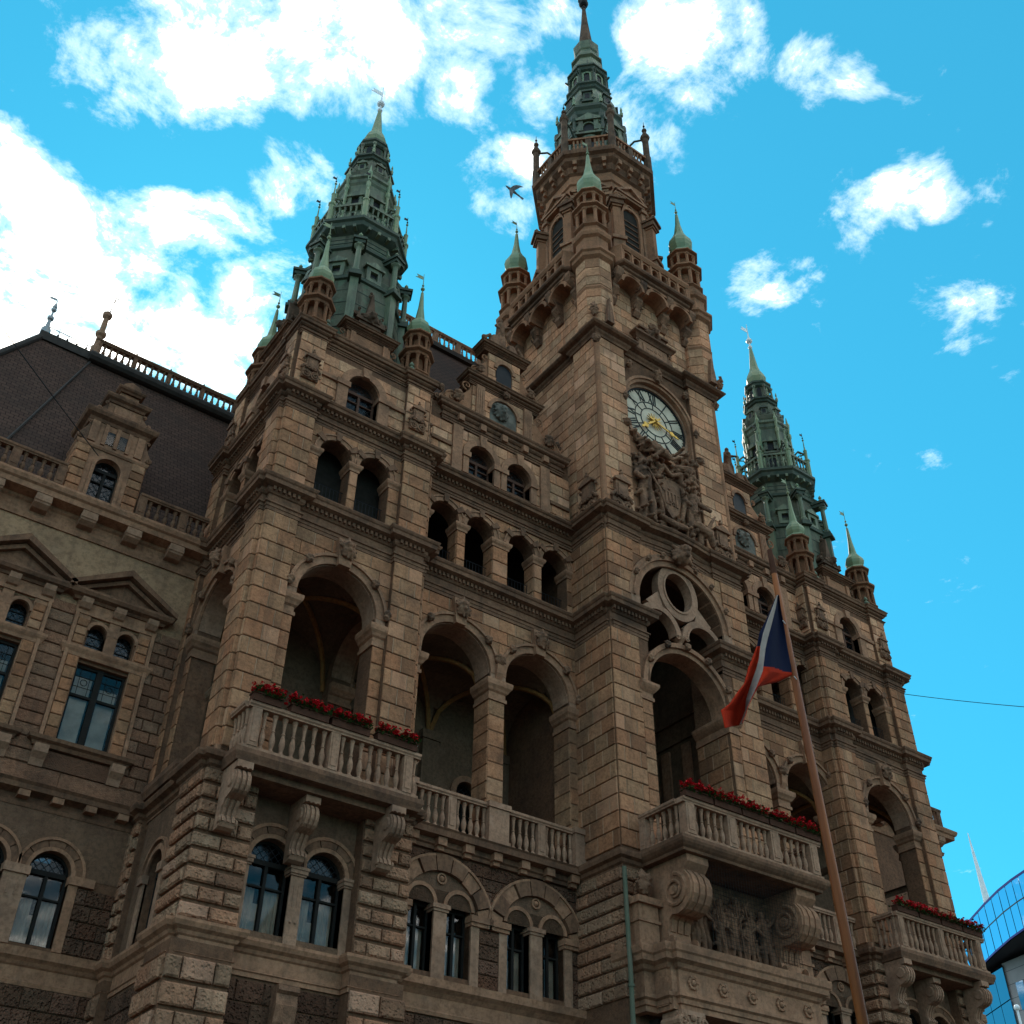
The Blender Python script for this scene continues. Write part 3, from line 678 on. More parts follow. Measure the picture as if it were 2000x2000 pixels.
def dentil_row(m, F, u0, u1, d0, d1, z0, z1, step=.13, w=.07):
    n = int((u1-u0)/step)
    for i in range(n): fbox(m, F, u0+(i+.2)*step, u0+(i+.2)*step+w, d0, d1, z0, z1)

pav = MB()
FF = Fr(PCX, PCY-2.05, 1, 0); FL = Fr(PCX-2.175, PCY, 0, -1); FRt = Fr(PCX+2.175, PCY, 0, 1)
FACES = ((FF, 2.2), (FL, 2.08), (FRt, 2.08))
AR, AZ = 1.07, 14.68
for F, e in FACES:
    hw = 2.175 if F is FF else 2.05
    wall(pav, F, -hw+.6*(F is not FF), hw-.6*(F is not FF), C2-.1, C4-.02, [(-AR, AR, C2-.05, AZ)], -.60, 0)if False else None
    # storey with the great arch, gallery above
    wall(pav, F, -hw, hw, C2-.1, C3-.1, [(-AR, AR, C2+.0, AZ)], -.60, 0)
    wall(pav, F, -hw, hw, C3-.1, C4-.05, [(-1.055, -.115, C3+.04, 19.08), (.115, 1.055, C3+.04, 19.08)], -.46, 0)
    for s in (-1, 1):
        a, b = sorted((s*1.37, s*e)); fbox(pav, F, a, b, -.02, .15, C2-.1, C4-.08)
# gable storey
for F, e in FACES:
    hw = 2.10 if F is FF else 1.98
    wall(pav, F, -hw, hw, C4-.05, 23.30, [(-.49, .49, 20.95, 21.84)], -.45, -.10)
pav.box(PCX-2.0, PCX+2.0, PCY+1.6, PCY+2.0, C2-.1, 23.28)
pav.box(PCX-2.0, PCX+2.0, PCY-1.9, PCY+1.9, 23.0, 23.28)      # roof deck
PAV = obj('corner_pavilion', pav, 'joint_mortar', HALL)

def pav_cornice(z, h, o, path=None, mat='weathered_sandstone', dent=True, name='cornice'):
    m = MB(); m.mould(path or pav_path(), corn(z, h, o))
    if dent:
        zz0, zz1 = z-h+.60*h, z-h+.72*h
        for F, e in FACES:
            off = .15
            for s in (-1, 1):
                a, b = sorted((s*1.40, s*e)); dentil_row(m, F, a, b, off+.05, off+.15, zz0, zz1)
            dentil_row(m, F, -1.36, 1.36, .05, .15, zz0, zz1)
    return obj(name, m, mat, PAV)
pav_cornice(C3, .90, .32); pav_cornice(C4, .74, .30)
# masonry of loggia storey and gallery
for F, e in FACES:
    hole = [(0, AR+.27, AZ, C2)]
    for s in (-1, 1):
        a, b = sorted((s*1.37, s*e)); ashlar(PAV, 'ashlar_sandstone', F, a, b, C2+.25, 16.46, .43, .48, .185, d0=.14, phase=(s > 0), quoin=True)
        ashlar(PAV, 'ashlar_sandstone', F, a, b, C3+.10, 19.86, .42, .45, .185, d0=.14, phase=(s > 0), quoin=True)
        fb = MB(); fbox(fb, F, a-.02, b+.02, .14, .20, C3+.02, C3+.12); obj('base_course', fb, 'dressed_sandstone', PAV)
    for s in (-1, 1):
        a, b = sorted((s*AR, s*1.37)); ashlar(PAV, 'ashlar_sandstone', F, a, b, C2+.25, 13.92, .43, .6, .035, d0=-.01)
    ashlar(PAV, 'ashlar_sandstone', F, -1.37, 1.37, 14.50, 16.46, .43, .55, .035, holes=hole, d0=-.01)
    hole2 = [(-.585, .64, 19.08, C3), (.585, .64, 19.08, C3)]
    ashlar(PAV, 'ashlar_sandstone', F, -1.37, 1.37, 19.02, 19.86, .42, .6, .035, holes=hole2, d0=-.01)
    for s in (-1, 1):
        a, b = sorted((s*1.055, s*1.37)); ashlar(PAV, 'ashlar_sandstone', F, a, b, C3+.06, 18.83, .42, .6, .035, d0=-.01)
    ashlar(PAV, 'ashlar_sandstone', F, -.115, .115, C3+.06, 18.83, .49, .6, .02, d0=-.01)
    # archivolt of the great arch
    m = MB(); fring(m, F, 0, AZ, AR-.0, AR+.22, -.02, .06, n=22); fring(m, F, 0, AZ, AR+.20, AR+.28, -.02, .12, n=22); obj('archivolt', m, 'dressed_sandstone', PAV)
    m = MB(); fprism(m, F, [(-.16, AZ+AR-.05), (.16, AZ+AR-.05), (.24, 16.46), (-.24, 16.46)], 0, .20); obj('keystone', m, 'dressed_sandstone', PAV)
    leafy('carved_keystone', PAV, F, 0, .22, AZ+AR+.42, .62, .72)
    for s in (-1, 1):
        leafy('carved_leaf', PAV, F, s*(AR+.20)*.72, .12, AZ+(AR+.20)*.70, .30, .34, seed=1)
        leafy('carved_leaf', PAV, F, s*(AR+.24), .12, AZ+.12, .28, .40, seed=2)
        m = MB(); a, b = sorted((s*AR, s*1.42)); sg = 1 if s > 0 else -1
        pts = [(a+.0, -.62), (b, -.62)]
        m.mould([F.p(u, d, 0)[:2] for u, d in ([(-1.40, 0), (-AR, 0), (-AR, -.62)] if s < 0 else [(AR, -.62), (AR, 0), (1.40, 0)])],
                [(-.02, 13.92), (.05, 13.92), (.05, 14.02), (.02, 14.04), (.02, 14.16), (.07, 14.20), (.10, 14.26), (.15, 14.32), (.17, 14.40), (.17, 14.47), (-.02, 14.48)])
        obj('impost', m, 'dressed_sandstone', PAV)
        m = MB(); fbox(m, F, *sorted((s*AR, s*(AR+.27))), -.01, .05, 14.48, AZ+.0); obj('arch_springer', m, 'pale_sandstone', PAV)
    m = MB(); fring(m, F, 0, AZ, AR-.02, AR+.0, -.60, -.021, n=20); obj('arch_soffit', m, 'pale_sandstone', PAV)
    # gallery arches
    for c in (-.585, .585):
        m = MB(); fring(m, F, c, 19.08, .47, .62, -.02, .06, n=14); fring(m, F, c, 19.08, .60, .65, -.02, .09, n=14); obj('archivolt', m, 'dressed_sandstone', PAV)
        for t in (38, 90, 142):
            t = radians(t); w = .13
            pts = [(c+r*cos(t+s*w*(1 if r < .6 else 1.0)), 19.08+r*sin(t+s*w)) for r, s in ((.46, 1), (.74, 1), (.74, -1), (.46, -1))]
            m = MB(); fprism(m, F, pts, -.02, .12); obj('voussoir', m, 'weathered_sandstone', PAV)
    for a, b in ((-1.40, -1.055), (-.115, .115), (1.055, 1.40)):
        ptz = [(a, 0), (a if a < -1.2 else a, 0)]
        pa = [(a, -.46), (a, 0), (b, 0), (b, -.46)]
        if a < -1.2: pa = pa[1:]
        if b > 1.2: pa = pa[:-1]
        m = MB(); m.mould([F.p(u, d, 0)[:2] for u, d in pa], [(-.02, 18.83), (.03, 18.83), (.04, 18.90), (.08, 18.95), (.10, 19.0), (.10, 19.06), (-.02, 19.07)]); obj('impost', m, 'dressed_sandstone', PAV)
    # railings in the gallery openings
    m = MB()
    for c in (-.585, .585):
        for i in range(9): u = c-.42+.105*i; m.tube([F.p(u, -.25, C3+.03), F.p(u, -.25, C3+.85)], .008, 4)
        m.tube([F.p(c-.47, -.25, C3+.85), F.p(c+.47, -.25, C3+.85)], .012, 4)
    obj('railing', m, 'iron', PAV)
# the little re-entrant step at the corners
for s in (-1, 1):
    x = PCX+s*2.2625
    for z0, z1, ch in ((C2+.25, 16.46, .43), (C3+.10, 19.86, .42)):
        ashlar(PAV, 'ashlar_sandstone', Fr(x, PCY-2.08, 1, 0), -.0625, .0625, z0, z1, ch, 1, .03, d0=-.02)
        ashlar(PAV, 'ashlar_sandstone', Fr(PCX+s*2.2, PCY-2.14, 0, s), -.06, .06, z0, z1, ch, 1, .03, d0=-.02)
# inside: floors, vault, dark gallery core
m = MB(); m.box(PCX-2.1, PCX+2.1, PCY-2.0, PCY+2.0, C2-.25, C2-.02); obj('loggia_floor', m, 'dressed_sandstone', PAV)
m = MB(); groin(m, FF, 0, 1.58, .60, 3.5, 14.42, 14); m.box(PCX-2.0, PCX+2.0, PCY-1.95, PCY+1.95, 16.1, 16.3); fbox(m, FF, -1.58, 1.58, -3.62, -3.5, C2, 16.1); obj('loggia_vault', m, 'plaster_vault', PAV)
m = MB(); groin_ribs(m, FF, 0, 1.58, .60, 3.5, 14.42); obj('vault_rib', m, 'painted_rib', PAV)
m = MB(); m.mould([FF.p(-1.58, -.7, 0)[:2], FF.p(-1.58, -3.5, 0)[:2], FF.p(1.58, -3.5, 0)[:2], FF.p(1.58, -.7, 0)[:2]][::-1], [(-.0, 12.9), (.06, 12.95), (.10, 13.05), (.10, 13.1), (0, 13.12)]); obj('inner_cornice', m, 'plaster_vault', PAV)
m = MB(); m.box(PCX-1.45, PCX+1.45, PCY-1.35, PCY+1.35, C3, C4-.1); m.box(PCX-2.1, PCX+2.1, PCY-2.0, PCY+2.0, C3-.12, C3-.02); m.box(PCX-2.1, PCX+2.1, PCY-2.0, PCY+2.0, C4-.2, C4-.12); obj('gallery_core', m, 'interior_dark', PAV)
# ---- lower storeys
LF = Fr(PCX, 20.60, 1, 0)
LL = Fr(PCX-2.28, PCY, 0, -1); LR = Fr(PCX+2.28, PCY, 0, 1)
low = MB()
wall(low, LF, -2.2, 2.2, C1-.1, C2-.1, [(-1.075, -.145, C1+.18, 8.30), (.145, 1.075, C1+.18, 8.30)], -.5, 0)
for F in (LL, LR): wall(low, F, -2.1, 1.9, C1-.1, C2-.1, [(-.42, .42, C1+.18, 8.30)], -.5, 0)
for F in (LF, LL, LR):
    h = 2.2 if F is LF else 1.9
    fbox(low, F, -h, h, -.6, 0, GROUND, C1-.1)
for s in (-1, 1):
    for (z0, z1, g) in ((C1, C2-.2, 0), (GROUND, C1-.35, .06)):
        x0, x1 = sorted((PCX+s*1.24, PCX+s*(2.40+g))); low.box(x0, x1, 20.28-g, 21.5, z0, z1)
        low.box(x0, x1, PCY+1.2, PCY+2.3, z0, z1)
obj('lower_wall', low, 'joint_mortar', PAV)
def rust_pier(F, a, b, z0, z1, ch, d1, d0=0, phase=0, bw=.62):
    ashlar(PAV, 'rockface_sandstone', F, a, b, z0, z1, ch, bw, d1, d0=d0, gz=.085, gap=.03, cham=.035, phase=phase, quoin=True)
PF = Fr(PCX, 20.28, 1, 0)
for s in (-1, 1):
    a, b = sorted((s*1.26, s*2.43)); rust_pier(PF, a, b, C1+.02, C2-.28, .335, .09, d0=-.02, phase=(s > 0))
    PF2 = Fr(PCX, 20.22, 1, 0); a, b = sorted((s*1.24, s*2.49)); rust_pier(PF2, a, b, GROUND+.3, C1-.62, .46, .10, d0=-.02, phase=(s > 0), bw=.8)
    SF = Fr(PCX+s*2.40, PCY, 0, s); SF2 = Fr(PCX+s*2.46, PCY, 0, s)
    for t in (-1, 1):
        q0, q1 = (1.10, 2.13) if s*t < 0 else (-2.13, -1.10)
        if t > 0: q0, q1 = (1.25, 2.15) if s > 0 else (-2.15, -1.25)
        else: q0, q1 = (-2.17, -1.05) if s > 0 else (1.05, 2.17)
        rust_pier(SF, q0, q1, C1+.02, C2-.28, .335, .09, d0=-.02, bw=1.4); rust_pier(SF2, q0, q1, GROUND+.3, C1-.62, .46, .10, d0=-.02, bw=1.4)
    IF = Fr(PCX+s*1.24, 20.8, 0, -s)
    rust_pier(IF, -.10 if s < 0 else -.50, .50 if s < 0 else .10, C1+.02, C2-.28, .335, .05, d0=-.02, bw=1.4)
# smooth field, windows and their arches
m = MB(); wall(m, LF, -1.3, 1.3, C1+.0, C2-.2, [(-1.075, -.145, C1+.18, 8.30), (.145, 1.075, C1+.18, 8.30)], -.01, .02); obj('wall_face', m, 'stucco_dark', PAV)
for c in (-.61, .61):
    window(PAV, LF, c-.465, c+.465, C1+.18, 8.30, -.22)
    m = MB(); fring(m, LF, c, 8.30, .465, .56, -.02, .05, n=16); fring(m, LF, c, 8.30, .70, .77, -.02, .09, n=16); obj('archivolt', m, 'dressed_sandstone', PAV)
    for i in range(5):
        a0, a1 = pi-pi*i/5-.02, pi-pi*(i+1)/5+.02
        m = MB(); fring(m, LF, c, 8.30, .56, .70, -.02, .06, a0, a1, n=4); obj('voussoir', m, 'weathered_sandstone', PAV)
for a, b in ((-1.30, -1.075), (-.145, .145), (1.075, 1.30)):
    m = MB(); fbox(m, LF, a, b, -.2, .06, C1+.02, 8.12); fbox(m, LF, a-.03, b+.03, -.2, .09, 8.12, 8.16); fbox(m, LF, a-.05, b+.05, -.2, .12, 8.16, 8.24); fbox(m, LF, a-.07, b+.07, -.2, .14, 8.24, 8.30)
    if abs(a) < .2:
        for u in (-.05, .05): fbox(m, LF, u-.012, u+.012, .055, .07, 7.5, 7.95)
        m.ball(LF.p(-.05, .07, 7.2), .03, 8); m.ball(LF.p(.06, .07, 7.2), .03, 8)
    obj('window_pier', m, 'pale_sandstone', PAV)
for F in (LL, LR):
    window(PAV, F, -.42, .42, C1+.18, 8.30, -.22)
    m = MB(); fring(m, F, 0, 8.30, .42, .54, -.02, .06, n=14); fring(m, F, 0, 8.30, .62, .68, -.02, .09, n=14); obj('archivolt', m, 'dressed_sandstone', PAV)
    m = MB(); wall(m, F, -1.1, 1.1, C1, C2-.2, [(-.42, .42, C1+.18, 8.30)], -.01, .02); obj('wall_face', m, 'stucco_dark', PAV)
    for s in (-1, 1):
        m = MB(); a, b = sorted((s*.42, s*.62)); fbox(m, F, a, b, -.02, .06, C1, 8.12); fbox(m, F, a-.03, b+.03, -.02, .12, 8.12, 8.30); obj('window_pier', m, 'pale_sandstone', PAV)
lowpath = [(PCX+x, y) for x, y in [(-2.44, 24.7), (-2.44, 23.75), (-2.28, 23.75), (-2.28, 21.45), (-2.44, 21.45), (-2.44, 20.40), (-2.32, 20.40), (-2.32, 20.26), (-1.24, 20.26), (-1.24, 20.58),
            (1.24, 20.58), (1.24, 20.26), (2.32, 20.26), (2.32, 20.40), (2.44, 20.40), (2.44, 21.45), (2.28, 21.45), (2.28, 23.75), (2.44, 23.75), (2.44, 24.7)]]
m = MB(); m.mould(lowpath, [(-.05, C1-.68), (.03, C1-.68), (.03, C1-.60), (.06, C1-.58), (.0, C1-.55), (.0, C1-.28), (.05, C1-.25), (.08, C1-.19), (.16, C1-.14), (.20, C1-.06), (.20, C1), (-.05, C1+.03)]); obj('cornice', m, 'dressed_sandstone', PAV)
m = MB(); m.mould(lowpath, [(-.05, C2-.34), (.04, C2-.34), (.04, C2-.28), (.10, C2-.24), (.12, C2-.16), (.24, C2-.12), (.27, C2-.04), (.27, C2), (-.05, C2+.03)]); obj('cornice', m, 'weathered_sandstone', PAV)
m = MB()
for s in (-1, 1):
    x0, x1 = sorted((PCX+s*1.30, PCX+s*2.30)); m.box(x0, x1, 20.30, 21.3, C2, C2+.26)
obj('pier_base', m, 'dressed_sandstone', PAV)
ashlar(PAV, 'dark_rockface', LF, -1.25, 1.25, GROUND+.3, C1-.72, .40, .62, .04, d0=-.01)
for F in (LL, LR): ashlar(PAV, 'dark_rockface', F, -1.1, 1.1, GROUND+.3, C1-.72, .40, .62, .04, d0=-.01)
m = MB(); 
for (r, y) in ((.20, 0),):
    dprism(m, LF, [(0, 5.95), (.34, 5.95), (.36, 5.85), (.28, 5.8), (.32, 5.6), (.26, 5.3), (.16, 5.05), (.10, 4.6), (0, 4.5)], -.22, .22)
obj('door_keystone', m, 'carved_sandstone', PAV)
leafy('carved_mask', PAV, LF, 0, .30, 5.05, .5, .6, seed=3)
# balcony
BY = 19.45
BF = Fr(PCX, BY, 1, 0)
m = MB(); m.mould([(PCX-2.19, 20.7), (PCX-2.19, BY), (PCX+2.19, BY), (PCX+2.19, 20.7)], [(-.3, 9.70), (-.06, 9.70), (-.04, 9.76), (-.10+.08, 9.80), (0, 9.86), (0, 9.96), (-.3, 9.97)])
m.box(PCX-2.0, PCX+2.0, BY+.2, 20.7, 9.74, 9.955); obj('balcony_slab', m, 'weathered_sandstone', PAV)
m = MB(); fbox(m, BF, -2.03, 2.03, -1.1, -.30, 9.56, 9.735); obj('slab_soffit', m, 'weathered_sandstone', PAV)
rail_line(PAV, BF, -2.06, 2.06, -.14, 9.97, 11.0, 'pale_sandstone', posts=(-1.87, -.05, 1.76), step=.215)
for s in (-1, 1):
    SF = Fr(PCX+s*2.06, 20.0, 0, s); rail_line(PAV, SF, -.29, .45, 0.0-.14+.08, 9.975, 10.998, 'pale_sandstone', posts=(), step=.2)
for u in (-1.92, -.20, 1.62):
    link('console', console_mesh(.34, 1.25, .70, 'pale_sandstone'), PAV, Matrix.Translation((PCX+u, 20.18 if abs(u) > 1 else 20.55, 9.69 if abs(u) > 1 else 9.55)))
# side sill balconies
for s in (-1, 1):
    SF = Fr(PCX+s*2.34, PCY, 0, s)
    m = MB(); m.mould([SF.p(-1.0, -.1, 0)[:2], SF.p(-1.0, .30, 0)[:2], SF.p(1.0, .30, 0)[:2], SF.p(1.0, -.1, 0)[:2]], [(-.35, 10.05), (-.05, 10.05), (-.03, 10.13), (0, 10.2), (0, 10.32), (-.35, 10.33)]); obj('balcony_sill', m, 'weathered_sandstone', PAV)
# ---- gable storey
for F, e in FACES:
    hw = 2.10 if F is FF else 1.98
    for s in (-1, 1):
        a, b = sorted((s*1.34, s*hw))
        m = MB(); fbox(m, F, a, b, -.3, .02, C4, 22.92); obj('gable_pier', m, 'joint_mortar', PAV)
        ashlar(PAV, 'brightened_sandstone', F, a, b, C4+.03, 22.92, .40, .5, .05, d0=.01, phase=(s > 0), quoin=True)
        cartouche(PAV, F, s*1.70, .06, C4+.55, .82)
    ashlar(PAV, 'brightened_sandstone', F, -1.34, 1.34, C4+.03, 22.60, .40, .52, -.07, d0=-.11, holes=[(0, .50, 21.84, C4)])
    m = MB(); fring(m, F, 0, 21.84, .50, .74, -.11, -.02, n=16); fprism(m, F, [(-.10, 22.3), (.10, 22.3), (.14, 22.62), (-.14, 22.62)], -.1, .05); obj('archivolt', m, 'dressed_sandstone', PAV)
    for s in (-1, 1):
        a, b = sorted((s*.49, s*.82)); m = MB(); fbox(m, F, a, b, -.3, .0, C4+.3, 21.66); fbox(m, F, a-.04, b+.04, -.3, .05, 21.66, 21.84); obj('window_pier', m, 'dressed_sandstone', PAV)
        m = MB(); a, b = sorted((s*.86, s*1.36)); fbox(m, F, a, b, -.1, -.0, 21.70, 21.83); obj('string_course', m, 'dressed_sandstone', PAV)
    window(PAV, F, -.49, .49, 20.95, 21.84, -.36, frame='red_wood', curtain=False, glassmat='leaded_glass')
gp = [(-2.10, 1.98), (-2.10, 1.30), (-2.06, 1.30), (-2.06, -1.34), (-2.12, -1.34), (-2.12, -2.06), (-1.34, -2.06), (-1.34, -1.95), (1.34, -1.95), (1.34, -2.06), (2.12, -2.06), (2.12, -1.34), (2.06, -1.34), (2.06, 1.30), (2.10, 1.30), (2.10, 1.98)]
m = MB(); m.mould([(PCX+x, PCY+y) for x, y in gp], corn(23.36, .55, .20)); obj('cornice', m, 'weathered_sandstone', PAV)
for F, e in FACES:
    dd = -.15
    m = MB(); fbox(m, F, -.72, .72, -.9, dd, 23.30, 24.08); fbox(m, F, -.62, -.46, dd, dd+.06, 23.4, 24.0); fbox(m, F, .46, .62, dd, dd+.06, 23.4, 24.0); obj('gable_block', m, 'brightened_sandstone', PAV)
    m = MB(); m.mould([F.p(-.74, -.9, 0)[:2], F.p(-.74, dd, 0)[:2], F.p(.74, dd, 0)[:2], F.p(.74, -.9, 0)[:2]], corn(24.32, .30, .20)); fbox(m, F, -.70, .70, -.9, dd-.0, 24.0, 24.30); obj('cornice', m, 'weathered_sandstone', PAV)
    m = MB()
    for s in (-1, 1): volute(m, F, s*.72, 23.38, .55, .62, dd-.35, dd-.08, s)
    obj('gable_scroll', m, 'carved_sandstone', PAV)
    m = MB(); fprism(m, F, [(-.42, 24.30), (.42, 24.30), (.36, 24.75), (-.36, 24.75)], dd-.5, dd-.08); fprism(m, F, [(-.5, 24.75), (.5, 24.75), (.44, 24.9), (-.44, 24.9)], dd-.55, dd-.02)
    for s in (-1, 1): volute(m, F, s*.34, 24.90, .22, .4, dd-.4, dd-.15, s)
    fprism(m, F, [(-.22, 24.9), (.22, 24.9), (.10, 25.5), (.02, 26.1), (-.02, 26.1), (-.10, 25.5)], dd-.45, dd-.1); m.ball(F.p(0, dd-.28, 26.15), .09, 8); m.ball(F.p(0, dd-.28, 26.32), .05, 8)
    obj('gable_crest', m, 'rust_stone', PAV)
    leafy('carved_crest', PAV, F, 0, dd-.1, 24.98, .75, .55, 'rust_stone', 4)
for sx in (-1, 1):
    for sy in (-1, 1):
        turret(PAV, PCX+sx*1.70, PCY+sy*1.72, 23.2, 0, .44, (23.55, 24.50, 25.30, 26.15, 27.45))
        m = MB()
        for (ax, ay) in ((.36, 0), (0, .36)): finial(m, PCX+sx*(1.70+ax*0+.32), PCY+sy*(1.72-.30), 23.40, 1.25) if ax else finial(m, PCX+sx*(1.70-.30), PCY+sy*(1.72+.32), 23.40, 1.25)
        obj('finial', m, 'copper_patina', PAV)

# ---- copper spire of a pavilion
def spire(ax, ay, parent):
    m = MB(); P = lambda pr, n=8: m.lathe(ax, ay, pr, 8, -pi/2-pi/8)
    P([(1.90, 23.2), (1.86, 24.0), (1.74, 25.0), (1.64, 26.62), (1.58, 27.15), (1.52, 27.25), (1.44, 28.3), (1.42, 28.45), (1.36, 28.55), (1.34, 29.2)])
    S = obj('spire', m, 'copper_brown', parent)
    def ring(name, pr, mat='copper_dark'):
        mm = MB(); mm.lathe(ax, ay, pr, 8, -pi/2-pi/8); return obj(name, mm, mat, S)
    ring('eaves_band', [(1.60, 26.60), (1.72, 26.64), (1.74, 26.74), (1.62, 26.80)]); ring('eaves_band', [(1.44, 28.32), (1.52, 28.36), (1.54, 28.46), (1.40, 28.54)])
    ring('gallery_floor', [(1.32, 29.15), (1.42, 29.22), (1.60, 29.36), (1.64, 29.52), (1.72, 29.58), (1.72, 29.70), (1.2, 29.72)])
    for k in range(8):
        F = oct_face(ax, ay, 1.60, k); mm = MB()
        for u in (-.36, 0, .36): mm = MB(); fbox(mm, F, u-.05, u+.05, -.25, .05, 29.22, 29.36); obj('bracket', mm, 'copper_patina', S)
        F = oct_face(ax, ay, 1.55, k); L = 1.55*sin(pi/8)
        mm = MB(); fbox(mm, F, -L, L, -.08, .02, 29.71, 29.78); fbox(mm, F, -L, L, -.10, .03, 30.46, 30.56); obj('handrail', mm, 'copper_patina', S)
        for i in range(6): baluster(S, F.p(-L*.80+L*1.6*i/5, -.03, 29.785), .67, 'copper_patina', 6, .85)
        x, y, _ = oct_v(ax, ay, 1.53, k, 0)
        mm = MB(); mm.lathe(x, y, [(.10, 29.7), (.10, 30.62), (.13, 30.66), (.13, 30.72), (.06, 30.76), (.075, 31.2), (.085, 31.24), (.03, 31.35), (.012, 31.9)], 8)
        mm.ball((x, y, 31.85), .045, 8); obj('pinnacle', mm, 'copper_bright', S)
        mm = MB(); mm.tube([(x, y, 31.9), (x, y, 32.25)], .010, 5); mm.ball((x, y, 31.98), .035, 6)
        mm.add([(x, y, 32.08), (x-.15, y, 32.06), (x-.12, y, 32.18), (x, y, 32.18), (x, y+.01, 32.08), (x-.15, y+.01, 32.06), (x-.12, y+.01, 32.18), (x, y+.01, 32.18)], [(0,1,2,3), (7,6,5,4), (0,4,5,1), (1,5,6,2), (2,6,7,3)]); obj('weather_vane', mm, 'iron', S)
        # vertex columns standing clear of the roof
        x, y, _ = oct_v(ax, ay, 1.74, k, 0); xi, yi, _ = oct_v(ax, ay, 1.40, k, 0)
        mm = MB(); mm.lathe(x, y, [(.15, 26.76), (.15, 26.90), (.10, 26.95), (.085, 27.9), (.10, 27.95), (.16, 28.02), (.17, 28.08), (.10, 28.1)], 8); obj('column', mm, 'copper_patina', S)
        x2, y2, _ = oct_v(ax, ay, 1.86, k, 0)
        Fv = Fr((x+xi)/2, (y+yi)/2, 1, 0); d = Vector((x2-ax, y2-ay, 0)).normalized(); Fv = Fr(ax, ay, -d.y, d.x) if False else Fr(ax, ay, d.x, d.y)
        mm = MB(); fbox(mm, Fv, 1.30, 1.90, -.17, .17, 28.08, 28.22); fbox(mm, Fv, 1.30, 1.95, -.22, .22, 28.22, 28.32); obj('column_block', mm, 'copper_dark', S); mm = MB(); fbox(mm, Fv, 1.42, 1.92, -.16, .16, 26.60, 26.76); fbox(mm, Fv, 1.5, 1.97, -.20, .20, 26.50, 26.60); obj('column_block', mm, 'copper_dark', S)
        mm = MB(); fprism(mm, Fv, [(1.28, 28.32), (1.85, 28.32), (1.66, 28.45), (1.42, 28.75), (1.34, 29.1), (1.28, 29.1)], -.05, .05); obj('buttress', mm, 'copper_patina', S)
        mm = MB(); finial(mm, x, y, 28.32, 1.1); obj('finial', mm, 'copper_bright', S)
        mm = MB(); fbox(mm, Fv, 1.46, 1.82, -.13, .13, 23.3, 26.50); obj('rib', mm, 'copper_patina', S)
        # small dormers
        F = oct_face(ax, ay, 1.60, k)
        mm = MB(); fbox(mm, F, -.26, -.13, -.35, .08, 26.82, 27.45); fbox(mm, F, .13, .26, -.35, .08, 26.82, 27.45); fbox(mm, F, -.13, .13, -.35, .08, 26.82, 26.95); fbox(mm, F, -.13, .13, -.35, .08, 27.30, 27.45)
        fbox(mm, F, -.34, .34, -.4, .14, 27.45, 27.53); fprism(mm, F, [(-.30, 27.53), (.30, 27.53), (0, 27.74)], -.4, .12); obj('dormer', mm, 'copper_patina', S)
        mm = MB(); fbox(mm, F, -.13, .13, -.2, -.02, 26.95, 27.30); obj('louvre', mm, 'iron', S)
        # sheet seams
        mm = MB()
        for z, R0 in ((24.3, 1.83), (24.9, 1.75), (25.5, 1.71), (26.1, 1.67), (28.75, 1.36), (28.95, 1.35)):
            F = oct_face(ax, ay, R0, k); L = R0*sin(pi/8)*.94; fbox(mm, F, -L, L, -.04, .012, z, z+.03)
        obj('sheet_seam', mm, 'copper_dark', S)
    # lantern with aedicules
    ring('lantern', [(.98, 29.7), (.92, 32.45), (.98, 32.55), (1.0, 32.70), (1.07, 32.76), (1.07, 32.88), (.82, 32.94)], 'copper_patina')
    for k in range(8):
        F = oct_face(ax, ay, .97, k); mm = MB()
        fring(mm, F, 0, 30.62, .15, .23, -.03, .05, n=8); fbox(mm, F, -.23, -.15, -.03, .05, 29.8, 30.62); fbox(mm, F, .15, .23, -.03, .05, 29.8, 30.62); fbox(mm, F, -.34, .34, -.03, .10, 31.0, 31.08)
        fbox(mm, F, -.24, -.13, -.03, .08, 31.2, 31.62); fbox(mm, F, .13, .24, -.03, .08, 31.2, 31.62); fbox(mm, F, -.30, .30, -.03, .13, 31.62, 31.70); fprism(mm, F, [(-.26, 31.70), (.26, 31.70), (0, 31.92)], -.03, .12)
        for s in (-1, 1): volute(mm, F, s*.24, 31.1, .12, .45, -.02, .06, s)
        obj('aedicule', mm, 'copper_patina', S)
        mm = MB(); fprism(mm, F, arch_pts(0, .15, 30.62, 8)+[(.15, 29.8), (-.15, 29.8)], -.10, .004); fbox(mm, F, -.13, .13, -.06, .006, 31.22, 31.6); obj('louvre', mm, 'iron', S)
        x, y, _ = oct_v(ax, ay, 1.0, k, 0); mm = MB(); mm.lathe(x, y, [(.07, 29.75), (.055, 32.1), (.09, 32.2), (.09, 32.4)], 6); mm.lathe(x, y, [(.035, 32.4), (.10, 32.95), (.05, 33.1), (.015, 33.4)], 6); obj('column', mm, 'copper_bright', S)
        xa, ya, _ = oct_v(ax, ay, .98, k, 0); xb, yb, _ = oct_v(ax, ay, 1.50, k, 0)
        mm = MB(); mm.tube([(xa, ya, 31.15), ((xa+xb)/2, (ya+yb)/2, 31.34), (xb, yb, 31.05)], .045, 6); mm.tube([(xa, ya, 30.6), ((xa+xb)/2, (ya+yb)/2, 31.1), (xb, yb, 31.05)], .03, 6); obj('flying_brace', mm, 'copper_patina', S)
    ring('onion', [(.90, 32.93), (.82, 33.0), (.88, 33.14), (.91, 33.3), (.86, 33.6), (.74, 33.95), (.64, 34.2), (.60, 34.32)], 'copper_brown')
